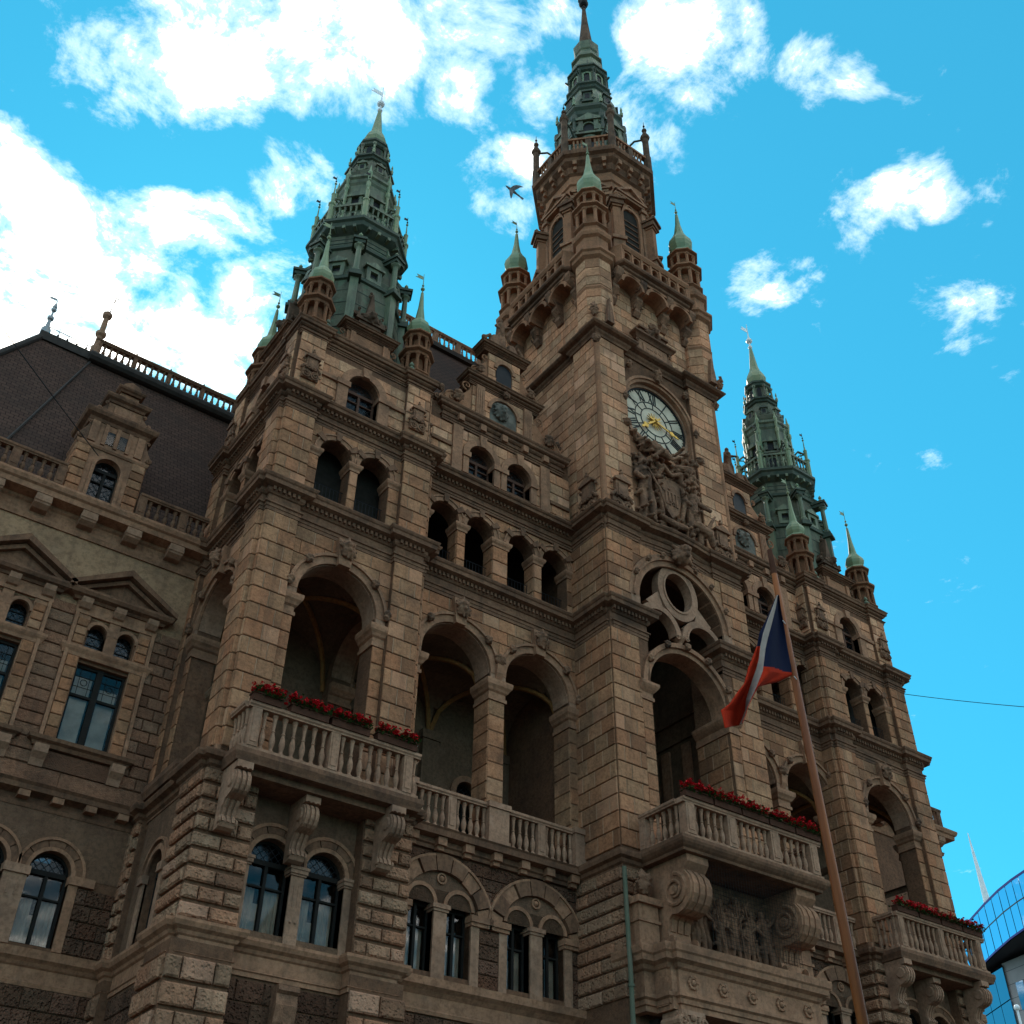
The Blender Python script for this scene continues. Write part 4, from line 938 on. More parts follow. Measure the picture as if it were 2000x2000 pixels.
    for k in range(8):
        F = oct_face(ax, ay, .86, k); mm = MB(); fbox(mm, F, -.13, .13, -.2, .05, 33.36, 33.72); fbox(mm, F, -.18, .18, -.2, .10, 33.72, 33.80); fprism(mm, F, [(-.15, 33.8), (.15, 33.8), (0, 33.92)], -.2, .08)
        for s in (-1, 1): spiral(mm, F, s*.17, 33.42, .06, .03, 1.2, .022, s)
        obj('dormer', mm, 'copper_patina', S); mm = MB(); fbox(mm, F, -.07, .07, -.1, .056, 33.44, 33.66); obj('louvre', mm, 'iron', S)
    ring('cornice', [(.60, 34.30), (.68, 34.34), (.71, 34.42), (.78, 34.46), (.78, 34.54), (.5, 34.58)])
    ring('upper_lantern', [(.48, 34.55), (.44, 35.5)], 'copper_patina')
    for k in range(8):
        F = oct_face(ax, ay, .48, k); mm = MB(); fprism(mm, F, arch_pts(0, .09, 35.25, 6)+[(.09, 34.66), (-.09, 34.66)], -.05, .010); obj('louvre', mm, 'iron', S)
        x, y, _ = oct_v(ax, ay, .58, k, 0); mm = MB(); mm.lathe(x, y, [(.08, 34.56), (.08, 34.75), (.05, 34.8), (.04, 35.25), (.08, 35.32), (.08, 35.4)], 6); obj('column', mm, 'copper_patina', S)
        x, y, _ = oct_v(ax, ay, .76, k, 0); mm = MB(); mm.lathe(x, y, [(.05, 34.54), (.06, 34.7), (.02, 34.8), (.04, 34.9), (.01, 35.05)], 6); obj('finial', mm, 'copper_bright', S)
    ring('cornice', [(.48, 35.4), (.55, 35.46), (.57, 35.56), (.62, 35.60), (.62, 35.70), (.42, 35.76)])
    ring('dome', [(.50, 35.72), (.40, 35.84), (.44, 36.0), (.47, 36.18), (.40, 36.42), (.26, 36.75), (.20, 37.0), (.14, 37.6), (.07, 38.3)], 'copper_bright')
    mm = MB(); mm.tube([(ax, ay, 38.25), (ax, ay, 40.0)], [.05, .012], 8); mm.ball((ax, ay, 38.42), .10, 10); mm.ball((ax, ay, 38.85), .15, 12); mm.ball((ax, ay, 39.05), .06, 8)
    mm.add([(ax-.03, ay+.006, 39.42), (ax-.5, ay+.006, 39.38), (ax-.34, ay+.006, 39.5), (ax-.42, ay+.006, 39.6), (ax-.03, ay+.006, 39.66), (ax-.03, ay-.006, 39.42), (ax-.5, ay-.006, 39.38), (ax-.34, ay-.006, 39.5), (ax-.42, ay-.006, 39.6), (ax-.03, ay-.006, 39.66)],
           [(0,1,2,3,4), (9,8,7,6,5), (0,5,6,1), (1,6,7,2), (2,7,8,3), (3,8,9,4)]); obj('weather_vane', mm, 'white_metal', S)
    return S
SPIRE = spire(PCX, PCY-.08, HALL)
SPIRE2 = copy_part(SPIRE, (PDX-.10, PDY+.15, 0), HALL)

# ---------------------------------------------------------------- linking bay between pavilion and tower
BX = 14.50; BWY = 20.87
BFm = Fr(BX, BWY, 1, 0)
bm = MB()
A1, A2 = (-2.38, -.24), (.24, 2.38)
wall(bm, BFm, -2.9, 2.9, C2-.1, C3-.1, [(A1[0], A1[1], C2, AZ), (A2[0], A2[1], C2, AZ)], -.65, 0)
GA = [(-2.40, -1.45), (-1.18, -.23), (.28, 1.23), (1.50, 2.45)]
wall(bm, BFm, -2.9, 2.9, C3-.1, C4-.05, [(a, b, C3+.04, 19.12) for a, b in GA], -.5, -.06)
wall(bm, BFm, -2.9, 2.9, C1-.1, C2-.1, [(-2.20, -1.54, C1+.25, 8.42), (-1.20, -.54, C1+.25, 8.42), (.45, 1.11, C1+.25, 8.42), (1.45, 2.11, C1+.25, 8.42)], -.6, -.06)
fbox(bm, BFm, -2.9, 2.9, -.6, -.06, GROUND, C1-.1)
# stepped gable
wall(bm, BFm, -2.9, 2.6, C4-.05, 23.30, [(-1.22, -.30, 21.12, 21.80), (.16, 1.08, 21.12, 21.80)], -.5, -.05)
fbox(bm, BFm, -1.18, 1.18, -.5, -.05, 23.3, 25.1); fbox(bm, BFm, -.62, .62, -.5, -.05, 25.1, 26.8)
BAY = obj('linking_bay', bm, 'joint_mortar', HALL)
m = MB(); m.mould([(BX-2.9, BWY-.02), (BX+2.75, BWY-.02)], corn(C3, .90, .34)); dentil_row(m, BFm, -2.5, 2.5, .06, .17, C3-.36, C3-.25); obj('cornice', m, 'weathered_sandstone', BAY)
m = MB(); m.mould([(BX-2.9, BWY), (BX+2.75, BWY)], corn(C4, .74, .40)); dentil_row(m, BFm, -2.5, 2.5, .04, .15, C4-.30, C4-.20); obj('cornice', m, 'weathered_sandstone', BAY)
m = MB(); m.mould([(BX-2.9, BWY-.02), (BX+2.75, BWY-.02)], [(-.1, C2-.42), (.02, C2-.42), (.02, C2-.34), (.07, C2-.31), (.07, C2-.20), (.28, C2-.17), (.30, C2-.04), (.34, C2), (-.1, C2+.02)]); obj('cornice', m, 'weathered_sandstone', BAY)
for u in (-2.3, -1.55, -.8, 0, .8, 1.55, 2.3):
    m = MB(); fbox(m, BFm, u-.12, u+.12, .03, .24, C2-.36, C2-.172); fbox(m, BFm, u-.09, u+.09, .03, .16, C2-.46, C2-.36); obj('modillion', m, 'dressed_sandstone', BAY)
m = MB(); m.mould([(BX-2.9, BWY), (BX+2.75, BWY)], [(-.1, C1-.62), (.0, C1-.62), (.03, C1-.55), (.0, C1-.52), (.0, C1-.26), (.05, C1-.22), (.10, C1-.17), (.20, C1-.10), (.22, C1+.06), (-.1, C1+.08)]); obj('cornice', m, 'dressed_sandstone', BAY)
# great arches
holes = [(c, AR+.27, AZ, C2) for c in (-1.31, 1.31)]
ashlar(BAY, 'ashlar_sandstone', BFm, -2.75, 2.75, 14.50, 16.46, .43, .55, .035, holes=holes, d0=-.01)
for a, b in ((-2.75, -2.38), (-.24, .24), (2.38, 2.75)): ashlar(BAY, 'ashlar_sandstone', BFm, a, b, C2+.9 if abs(a) < 1 else C2+.05, 13.92, .43, .8, .02, d0=-.01)
PLF = Fr(BX-.24, BWY-.02, 0, -1)
for uu in (-.24, 2.38):
    SFc = Fr(BX+uu, BWY, 0, -1); ashlar(BAY, 'ashlar_sandstone', SFc, -.65, .0, C2+.3, 13.92, .43, 1.0, .02, d0=-.01)
for c in (-1.31, 1.31):
    m = MB(); fring(m, BFm, c, AZ, AR, AR+.22, -.02, .06, n=22); fring(m, BFm, c, AZ, AR+.20, AR+.27, -.02, .12, n=22); obj('archivolt', m, 'dressed_sandstone', BAY)
    m = MB(); fring(m, BFm, c, AZ, AR-.02, AR, -.65, -.021, n=20); obj('arch_soffit', m, 'pale_sandstone', BAY)
    m = MB(); fprism(m, BFm, [(c-.15, AZ+AR-.05), (c+.15, AZ+AR-.05), (c+.24, 16.46), (c-.24, 16.46)], 0, .18); obj('keystone', m, 'dressed_sandstone', BAY)
    leafy('carved_keystone', BAY, BFm, c, .20, AZ+AR+.42, .62, .72)
    for s in (-1, 1): leafy('carved_leaf', BAY, BFm, c+s*(AR+.20)*.72, .12, AZ+(AR+.20)*.70, .30, .34, seed=1)
leafy('carved_leaf', BAY, BFm, 0, .10, AZ+.42, .48, .44, seed=5)
leafy('carved_leaf', BAY, BFm, 2.62, .12, AZ+.12, .28, .40, seed=2); leafy('carved_leaf', BAY, BFm, -2.62, .12, AZ+.12, .28, .40, seed=2)
m = MB(); dprism(m, BFm, [(0, 14.55), (.06, 14.55), (.14, 14.7), (.17, 14.95), (0, 14.97)], -.10, .10); obj('drop', m, 'dressed_sandstone', BAY)
IMP = [(-.02, 13.92), (.05, 13.92), (.05, 14.02), (.02, 14.04), (.02, 14.16), (.07, 14.20), (.10, 14.26), (.15, 14.32), (.17, 14.40), (.17, 14.47), (-.02, 14.48)]
for pa in ([(-2.75, 0), (-2.38, 0), (-2.38, -.65)], [(-.24, -.65), (-.24, 0), (.24, 0), (.24, -.65)], [(2.38, -.65), (2.38, 0), (2.75, 0)]):
    m = MB(); m.mould([BFm.p(u, d, 0)[:2] for u, d in pa], IMP); obj('impost', m, 'dressed_sandstone', BAY)
for a, b in ((-2.68, -2.38), (-.24, .24), (2.38, 2.68)):
    m = MB(); fbox(m, BFm, a, b, -.3, .05, 14.48, AZ+.02); obj('arch_springer', m, 'pale_sandstone', BAY)
# balustrade of the loggia
for c in (-1.31, 1.31): rail_line(BAY, BFm, c-AR, c+AR, .06, C2+.03, C2+1.0, 'pale_sandstone', posts=(c+.02,), step=.205, wd=.09)
for u, w in ((-2.5, .16), (0, .29), (2.52, .20)):
    m = MB(); fbox(m, BFm, u-w, u+w, -.1, .24, C2+.03, C2+.90); fbox(m, BFm, u-w-.04, u+w+.04, -.1, .28, C2+.90, C2+1.04); fbox(m, BFm, u-w-.03, u+w+.03, -.1, .27, C2+.0, C2+.12); obj('pedestal', m, 'pale_sandstone', BAY)
# loggia inside
m = MB(); fbox(m, BFm, -2.9, 2.9, -3.9, -.1, C2-.25, C2-.02); obj('loggia_floor', m, 'dressed_sandstone', BAY)
m = MB(); groin(m, BFm, -1.31, 1.31, .65, 3.3, 14.42, 14); groin(m, BFm, 1.31, 1.31, .65, 3.3, 14.42, 14); fbox(m, BFm, -2.9, 2.9, -3.5, -.3, 15.95, 16.1); obj('loggia_vault', m, 'plaster_vault', BAY)
m = MB(); groin_ribs(m, BFm, -1.31, 1.31, .65, 3.3, 14.42); groin_ribs(m, BFm, 1.31, 1.31, .65, 3.3, 14.42); obj('vault_rib', m, 'painted_rib', BAY)
BW2 = Fr(BX, BWY+3.3, 1, 0)
m = MB(); wall(m, BW2, -2.9, 2.9, C2, 16.0, [(-1.66, -.96, C2+.9, 12.9), (.96, 1.66, C2+.9, 12.9)], -.4, 0); obj('loggia_back_wall', m, 'plaster_vault', BAY)
for c in (-1.31, 1.31):
    window(BAY, BW2, c-.35, c+.35, C2+.9, 12.9, -.2, curtain=False)
    m = MB(); fring(m, BW2, c, 12.9, .35, .52, 0, .08, n=12); fbox(m, BW2, c-.52, c-.35, 0, .08, C2+.9, 12.9); fbox(m, BW2, c+.35, c+.52, 0, .08, C2+.9, 12.9); obj('architrave', m, 'dressed_sandstone', BAY)
for u in (-2.6, 0, 2.6):
    m = MB(); fbox(m, BW2, u-.26, u+.26, 0, .18, C2, 14.1); fbox(m, BW2, u-.30, u+.30, 0, .22, 14.1, 14.36); obj('wall_pier', m, 'plaster_vault', BAY)
# wall lanterns on the loggia's back wall
for c in (-.6, 2.05):
    m = MB(); m.tube([BW2.p(c, 0, 13.45), BW2.p(c, .22, 13.55), BW2.p(c, .30, 13.62)], .02, 6); obj('lamp_bracket', m, 'iron', BAY)
    m = MB(); m.ball(BW2.p(c, .32, 13.72), .11, 10); m.smooth = True; obj('lamp_globe', m, 'globe_glass', BAY)
# gallery
for i, (a, b) in enumerate(GA):
    c, r = (a+b)/2, (b-a)/2; zs = 19.12
    m = MB(); fring(m, BFm, c, zs, r, r+.15, -.08, .03, n=14); fring(m, BFm, c, zs, r+.13, r+.18, -.08, .06, n=14); obj('archivolt', m, 'dressed_sandstone', BAY)
    for t in (38, 90, 142):
        t = radians(t); w = .13
        pts = [(c+q*cos(t+s*w), zs+q*sin(t+s*w)) for q, s in ((r-.01, 1), (r+.26, 1), (r+.26, -1), (r-.01, -1))]
        m = MB(); fprism(m, BFm, pts, -.08, .09); obj('voussoir', m, 'weathered_sandstone', BAY)
    m = MB()
    for k in range(9): u = c-.42+.105*k; m.tube([BFm.p(u, -.32, C3+.03), BFm.p(u, -.32, C3+.85)], .008, 4)
    m.tube([BFm.p(a, -.32, C3+.85), BFm.p(b, -.32, C3+.85)], .012, 4); obj('railing', m, 'iron', BAY)
ashlar(BAY, 'ashlar_sandstone', BFm, -2.75, 2.75, 19.06, 19.86, .40, .55, -.02, holes=[((a+b)/2, (b-a)/2+.17, 19.12, C3) for a, b in GA], d0=-.07)
for a, b in ((-2.9, -2.40), (-1.45, -1.18), (-.23, .28), (1.23, 1.50), (2.45, 2.9)):
    ashlar(BAY, 'ashlar_sandstone', BFm, a, b, C3+.06, 18.86, .42, .9, -.02, d0=-.07)
    pa = [(a, -.5), (a, -.05), (b, -.05), (b, -.5)]
    if a < -2.5: pa = pa[1:]
    if b > 2.5: pa = pa[:-1]
    m = MB(); m.mould([BFm.p(u, d, 0)[:2] for u, d in pa], [(-.02, 18.86), (.04, 18.86), (.05, 18.93), (.09, 18.98), (.11, 19.03), (.11, 19.10), (-.02, 19.11)]); obj('impost', m, 'dressed_sandstone', BAY)
    if b < 2.5 and a > -2.5: SG = Fr(BX+a, BWY, 0, -1); ashlar(BAY, 'ashlar_sandstone', SG, -.5, -.06, C3+.06, 18.86, .42, .9, .02, d0=-.01)
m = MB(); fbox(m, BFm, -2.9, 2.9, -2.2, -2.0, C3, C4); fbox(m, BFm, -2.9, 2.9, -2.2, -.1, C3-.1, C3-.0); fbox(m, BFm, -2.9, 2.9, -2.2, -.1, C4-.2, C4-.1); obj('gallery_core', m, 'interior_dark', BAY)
# first floor: coupled windows under broad arches
for pc in (-1.37, 1.28):
    for c in (pc-.5, pc+.5):
        window(BAY, BFm, c-.33, c+.33, C1+.25, 8.42, -.30, fw=.05)
        m = MB(); fring(m, BFm, c, 8.42, .33, .42, -.10, -.01, n=12); obj('archivolt', m, 'dressed_sandstone', BAY)
    m = MB(); fprism(m, BFm, arch_pts(pc, 1.03, 8.12, 18), -.07, -.055); 
    m = MB(); q = [(pc-1.03, 8.42)]+arch_pts(pc, 1.03, 8.12, 18, a0=pi-.29, a1=.29)+[(pc+1.03, 8.42)]
    rr = [(pc+.83, 8.42)]+arch_pts(pc+.5, .33, 8.42, 8, a0=0, a1=pi)[1:-1]+[(pc+.17, 8.42), (pc-.17, 8.42)]+arch_pts(pc-.5, .33, 8.42, 8, a0=0, a1=pi)[1:-1]+[(pc-.83, 8.42)]
    fprism(m, BFm, q+rr, -.08, -.045); obj('tympanum', m, 'stucco_dark', BAY)
    m = MB(); fring(m, BFm, pc, 9.0, .09, .13, -.05, .0, 2*pi, 0, n=14); m.ball(BFm.p(pc, -.03, 9.0), .07, 10); obj('roundel', m, 'dressed_sandstone', BAY)
    for i in range(9):
        a0, a1 = pi-pi*i/9-.012, pi-pi*(i+1)/9+.012; dk = i % 2 == 1 or False; dk = i in (1, 3, 4, 5, 7) and i % 2 == 1 or i == 4
        m = MB(); fring(m, BFm, pc, 8.12, 1.03, 1.36+(.06 if i == 4 else 0), -.08, .02 if not dk else .07, a0, a1, n=3); obj('voussoir', m, 'weathered_sandstone' if dk else 'dressed_sandstone', BAY)
    m = MB(); fring(m, BFm, pc, 8.12, 1.36, 1.42, -.08, .06, n=20); obj('hood_mould', m, 'dressed_sandstone', BAY)
    m = MB(); fbox(m, BFm, pc-.17, pc+.17, -.35, .0, C1+.1, 8.26); fbox(m, BFm, pc-.20, pc+.20, -.35, .03, 8.26, 8.32); fbox(m, BFm, pc-.23, pc+.23, -.35, .06, 8.32, 8.42); obj('window_pier', m, 'pale_sandstone', BAY)
    for s in (-1, 1):
        a, b = sorted((pc+s*.83, pc+s*1.05)); m = MB(); fbox(m, BFm, a, b, -.35, .0, C1+.1, 8.12); obj('window_pier', m, 'pale_sandstone', BAY)
        a, b = sorted((pc+s*.80, pc+s*1.36)); m = MB(); fbox(m, BFm, a, b, -.2, .05, 8.12, 8.20); fbox(m, BFm, a-.02, b+.02, -.2, .09, 8.20, 8.34); obj('impost', m, 'dressed_sandstone', BAY)
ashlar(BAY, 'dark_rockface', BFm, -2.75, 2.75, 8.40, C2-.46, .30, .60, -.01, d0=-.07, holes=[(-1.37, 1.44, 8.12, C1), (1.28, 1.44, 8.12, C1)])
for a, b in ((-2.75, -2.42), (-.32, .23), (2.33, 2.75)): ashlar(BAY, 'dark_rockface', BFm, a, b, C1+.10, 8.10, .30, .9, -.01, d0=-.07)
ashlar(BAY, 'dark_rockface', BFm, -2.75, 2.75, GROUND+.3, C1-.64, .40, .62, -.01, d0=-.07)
# ---- gable
ashlar(BAY, 'brightened_sandstone', BFm, -2.75, 2.6, C4+.05, 22.66, .38, .50, -.01, d0=-.06, holes=[(-.76, .50, 21.80, C4), (.62, .50, 21.80, C4)])
for c in (-.76, .62):
    window(BAY, BFm, c-.46, c+.46, 21.12, 21.80, -.32, frame='red_wood', curtain=False, glassmat='leaded_glass')
    m = MB(); fring(m, BFm, c, 21.80, .46, .68, -.06, .05, n=14); fprism(m, BFm, [(c-.09, 22.22), (c+.09, 22.22), (c+.13, 22.66), (c-.13, 22.66)], -.05, .10); obj('archivolt', m, 'dressed_sandstone', BAY)
    for s in (-1, 1):
        a, b = sorted((c+s*.46, c+s*.66)); m = MB(); fbox(m, BFm, a, b, -.3, .04, C4+.4, 21.62); fbox(m, BFm, a-.04, b+.04, -.3, .09, 21.62, 21.80); obj('window_pier', m, 'dressed_sandstone', BAY)
for u in (-1.66, 1.60):
    m = MB(); fbox(m, BFm, u-.17, u+.17, -.05, .07, C4+.03, 22.66); obj('pilaster', m, 'dressed_sandstone', BAY)
m = MB(); fring(m, BFm, 2.16, 20.62, .26, .36, -.05, .10, n=10); obj('archivolt', m, 'dressed_sandstone', BAY)
m = MB(); fprism(m, BFm, arch_pts(2.16, .26, 20.62, 8), -.04, -.005); obj('louvre', m, 'iron', BAY)
m = MB(); fbox(m, BFm, 1.8, 2.55, -.05, .06, 21.35, 21.47); obj('string_course', m, 'weathered_sandstone', BAY)
m = MB(); fbox(m, BFm, -2.6, -1.85, -.05, .06, 21.75, 21.88); obj('string_course', m, 'weathered_sandstone', BAY)
def ent(u0, u1, z, h, o=.2, name='cornice', dep=.5, mat='weathered_sandstone'):
    m = MB(); m.mould([BFm.p(u0, -dep, 0)[:2], BFm.p(u0, -.02, 0)[:2], BFm.p(u1, -.02, 0)[:2], BFm.p(u1, -dep, 0)[:2]], corn(z, h, o)); fbox(m, BFm, u0, u1, -dep, -.04, z-h, z); return obj(name, m, mat, BAY)
ent(-2.20, 2.30, 23.37, .68, .24); ent(-1.30, 1.30, 25.15, .42, .22); ent(-.78, .78, 26.90, .34, .20)
for u in (-1.6, -.8, 0, .8, 1.6):
    m = MB(); fbox(m, BFm, u-.10, u+.10, -.02, .14, 22.86, 23.10); obj('modillion', m, 'dressed_sandstone', BAY)
ashlar(BAY, 'brightened_sandstone', BFm, -1.18, 1.18, 23.42, 24.72, .40, .5, .0, d0=-.06, holes=[(0, .52, 24.05, 23.3)])
for u in (-.92, .92):
    m = MB(); fbox(m, BFm, u-.15, u+.15, -.05, .08, 23.4, 24.74)
    for k in (-.08, 0, .08): fbox(m, BFm, u+k-.022, u+k+.022, .075, .10, 23.5, 24.6)
    obj('pilaster', m, 'dressed_sandstone', BAY)
m = MB(); fring(m, BFm, 0, 24.05, .50, .62, -.06, .06, n=14); obj('archivolt', m, 'dressed_sandstone', BAY)
m = MB(); fprism(m, BFm, arch_pts(0, .50, 24.05, 12)+[(.50, 23.42), (-.50, 23.42)], -.05, -.01); obj('niche_panel', m, 'niche_grey', BAY)
leafy('carved_crest', BAY, BFm, -.12, .02, 24.05, .75, .8, 'niche_grey', 6)
leafy('carved_mask', BAY, BFm, 0, .12, 24.78, .34, .34, seed=7)
ashlar(BAY, 'brightened_sandstone', BFm, -.62, .62, 25.2, 26.52, .36, .5, .0, d0=-.06, holes=[(0, .32, 25.95, 25.2)])
m = MB(); fring(m, BFm, 0, 25.95, .30, .42, -.05, .05, n=12); obj('archivolt', m, 'dressed_sandstone', BAY)
m = MB(); fprism(m, BFm, arch_pts(0, .30, 25.95, 10)+[(.30, 25.3), (-.30, 25.3)], -.05, -.02); obj('louvre', m, 'iron', BAY)
for s in (-1, 1):
    m = MB(); volute(m, BFm, s*1.18, 23.40, 1.0, 1.35, -.36, -.06, s); obj('gable_scroll', m, 'brightened_sandstone', BAY)
    m = MB(); volute(m, BFm, s*.62, 25.18, .66, 1.2, -.36, -.06, s); obj('gable_scroll', m, 'brightened_sandstone', BAY)
    m = MB(); volute(m, BFm, s*2.18, 23.38, .0001+.35, .6, -.36, -.06, s); m.ball(BFm.p(s*2.25, -.15, 24.1), .12, 8); obj('gable_scroll', m, 'carved_sandstone', BAY)
    leafy('carved_leaf', BAY, BFm, s*1.75, .05, 23.85, .5, .6, seed=8); leafy('carved_leaf', BAY, BFm, s*1.0, .05, 25.5, .42, .5, seed=9)
# figures on top of the gable
def figure(x, y, z, h, seed, cloak=True):
    rnd = random.Random(seed); s = h/1.75; a = rnd.uniform(-.25, .25); P = lambda u, d, v: (x+u*s, y-d*s, z+v*s)
    arm = rnd.choice([(.42, .25, 1.1), (.5, .1, 1.75), (.30, .3, 1.25)])
    pr = [('c', [P(-.10, 0, .05), P(-.10, .04, .5), P(-.09, 0, .95)], [.08*s, .09*s, .11*s]), ('c', [P(.13, .08, .05), P(.12, .10, .5), P(.09, 0, .95)], [.08*s, .09*s, .11*s]),
          ('c', [P(0, 0, .95), P(0, .02, 1.2), P(a*.3, 0, 1.42)], [.17*s, .16*s, .19*s]), ('c', [P(a*.3, 0, 1.5), P(a*.4, .02, 1.58)], [.07*s, .06*s]), ('b', P(a*.4, .04, 1.68), .115*s, 1.15),
          ('c', [P(-.20, 0, 1.42), P(-.34, .10, 1.18), P(-.26, .25, .98)], [.075*s, .065*s, .05*s]), ('c', [P(.20, 0, 1.42), P(arm[0]*.8, arm[1]*.5, (1.42+arm[2])/2), P(*arm)], [.075*s, .065*s, .05*s]),
          ('c', [P(0, -.04, 1.4), P(.05, -.12, .9), P(.02, -.1, .15)], [.18*s, .22*s, .26*s])]
    return pr if cloak else pr[:-1]
pr = [('c', [BFm.p(-.35, -.2, 26.95), BFm.p(-.3, -.2, 27.45)], [.30, .22]), ('c', [BFm.p(.4, -.2, 26.95), BFm.p(.36, -.2, 27.35)], [.28, .2]), ('c', [BFm.p(-.6, -.2, 27.0), BFm.p(-.75, -.15, 27.3), BFm.p(-.55, -.1, 27.5)], [.12, .1, .06]), ('c', [BFm.p(.6, -.2, 27.0), BFm.p(.8, -.15, 27.25), BFm.p(.62, -.1, 27.45)], [.12, .1, .06])]
pr += figure(BX-.05, BWY+.2, 27.2, 1.35, 3)
sculpt('gable_statue', pr, .032, 'carved_sandstone', BAY, rough=.03)
BAY2 = copy_part(BAY, (BDX, PDY, 0), HALL)
PAV2 = copy_part(PAV, (PDX, PDY, 0), HALL)
for st in list(STONES):
    ow, mt, vs, fs, sz, c, tn, nn = st
    dx, dy, o2 = (PDX, PDY, PAV2) if ow is PAV else (BDX, PDY, BAY2)
    STONES.append([o2, mt, [(x+dx, y+dy, z) for x, y, z in vs], fs, sz, (c[0]+dx, c[1]+dy, c[2]), random.random(), nn])
# steep roof rising behind the linking bays
for (x0, x1) in ((11.2, 17.4),):
    m = MB(); m.add([(x0, 21.35, 22.6), (x1, 21.35, 22.6), (x1, 27.0, 32.9), (x0, 27.0, 32.9), (x0, 33.0, 22.6), (x1, 33.0, 22.6)], [(0,1,2,3), (3,2,5,4), (0,3,4), (1,5,2)])
    o = obj('roof', m, 'roof_tiles', HALL); set_uv(o.data, lambda c: (c.x, c.z*1.15))
    RF = Fr(0, 27.0, 1, 0); m = MB(); fbox(m, RF, x0, x1, -.25, .25, 32.75, 32.98); obj('roof_ridge', m, 'lead_grey', o)
    rail_line(o, RF, x0, x1, 0, 32.98, 33.85, 'pale_sandstone', posts=[x0+.8+1.1*i for i in range(6)], step=.22, wd=.07, n=8)

# ---------------------------------------------------------------- clock tower
TX, TY, TH = 19.95, 22.10, 2.80      # axis and half width to the pilaster face
TF = Fr(TX, TY-TH, 1, 0); TL = Fr(TX-TH, TY, 0, -1); TR = Fr(TX+TH, TY, 0, 1); TB = Fr(TX, TY+TH, -1, 0)
tw = MB()
# piers of the lower tower (front corners), side walls
PW = 1.35
for s in (-1, 1):
    x0, x1 = sorted((TX+s*(TH-PW), TX+s*TH)); tw.box(x0, x1, TY-TH, TY-TH+1.3, C2-.1, C3+.02); tw.box(*sorted((TX+s*(TH-.5), TX+s*TH)), TY-TH+1.3, TY+TH, GROUND, C4)
tw.box(TX-TH, TX+TH, TY+TH-.4, TY+TH, GROUND, C4)
wall(tw, TF, -TH, TH, C3-.02, C4-.05, [(-1.66, 1.66, C3-.05, 17.85)], -.7, -.02)
# shaft
wall(tw, TF, -TH+.08, TH-.08, C4-.05, C5, [(-1.45, 1.45, C4, 26.02)], -.62, -.22)
fbox(tw, TF, -TH+.3, TH-.3, -.75, -.60, C4, C5)
for s in (-1, 1):
    fbox(tw, TF, *sorted((s*1.50, s*(TH-.08))), -.5, -.08, C4, C5-.05)
for F in (TL, TR, TB):
    fbox(tw, F, -TH+.25, TH-.25, -.5, -.25, C4-.05, C5)
    for s in (-1, 1): fbox(tw, F, *sorted((s*1.50, s*(TH-.10))), -.5, -.08, C4, C5-.05)
for F in (TF, TL, TR, TB): fbox(tw, F, -TH+.28, TH-.28, -.6, -.28, C5-.05, 33.2)
tw.box(TX-2.6, TX+2.6, TY-2.6, TY+2.6, 32.4, 32.9)
TOW = obj('clock_tower', tw, 'joint_mortar', HALL)
# ---- masonry
for s in (-1, 1):
    a, b = sorted((s*(TH-.98), s*TH)); ashlar(TOW, 'ashlar_sandstone', TF, a, b, C2+.25, 16.46, .43, .50, .04, d0=-.01, phase=(s > 0), quoin=True)
    ashlar(TOW, 'ashlar_sandstone', TF, a, b, C3+.08, 19.86, .42, .48, .04, d0=-.01, phase=(s > 0), quoin=True)
    a, b = sorted((s*1.45, s*(TH-.99))); ashlar(TOW, 'ashlar_sandstone', TF, a, b, C2+.25, 14.55, .43, .7, .022, d0=-.01)
    SJ = Fr(TX+s*(TH-PW), TY-TH+.65, 0, -s); ashlar(TOW, 'ashlar_sandstone', SJ, -.65, .55 if s > 0 else .65, C2+.25, 14.55, .43, .8, .02, d0=-.01) if s > 0 else ashlar(TOW, 'ashlar_sandstone', SJ, -.65, .65, C2+.25, 14.55, .43, .8, .02, d0=-.01)
for F in (TL, TR):
    sg = 1 if F is TL else -1
    a, b = sorted((sg*(TH-.02), sg*(TH-1.65)))
    a, b = (TH-1.65, TH-.03) if F is TL else (-TH+.03, -TH+1.65)
    ashlar(TOW, 'ashlar_sandstone', F, a, b, C2+.25, 16.46, .43, .52, .04, d0=-.01, phase=1); ashlar(TOW, 'ashlar_sandstone', F, a, b, C3+.08, 19.86, .42, .52, .04, d0=-.01, phase=1)
    a, b = (1.50, TH-.10) if F is TL else (-TH+.10, -1.50)
    ashlar(TOW, 'brightened_sandstone', F, a, b, C4+.04, C5-.30, .44, .50, -.045, d0=-.09, phase=1, gap=.016, gz=.022)
    ashlar(TOW, 'brightened_sandstone', F, -TH+.3, 1.5, C4+.04, C5-.20, .44, .55, -.22, d0=-.26, gap=.022, gz=.022)
    ashlar(TOW, 'brightened_sandstone', F, -2.0, 2.0, C5+.05, 32.0, .44, .55, -.25, d0=-.29, gap=.022, gz=.022)
for s in (-1, 1):
    a, b = sorted((s*1.52, s*(TH-.10))); ashlar(TOW, 'brightened_sandstone', TF, a, b, C4+.04, C5-.30, .44, .56, -.045, d0=-.09, phase=(s > 0), gap=.016, gz=.022)
    # rounded moulding up the corner
    m = MB(); m.tube([(TX+s*(TH-.10), TY-TH+.10, C4+.1), (TX+s*(TH-.10), TY-TH+.10, C5-.45)], .10, 10); obj('corner_roll', m, 'brightened_sandstone', TOW)
    leafy('lion_mask', TOW, Fr(TX+s*(TH-.12), TY-TH+.12, .7071, -.7071*(-s) if False else (.7071 if s > 0 else -.7071)), 0, .12, C5-.55, .44, .48, seed=10)
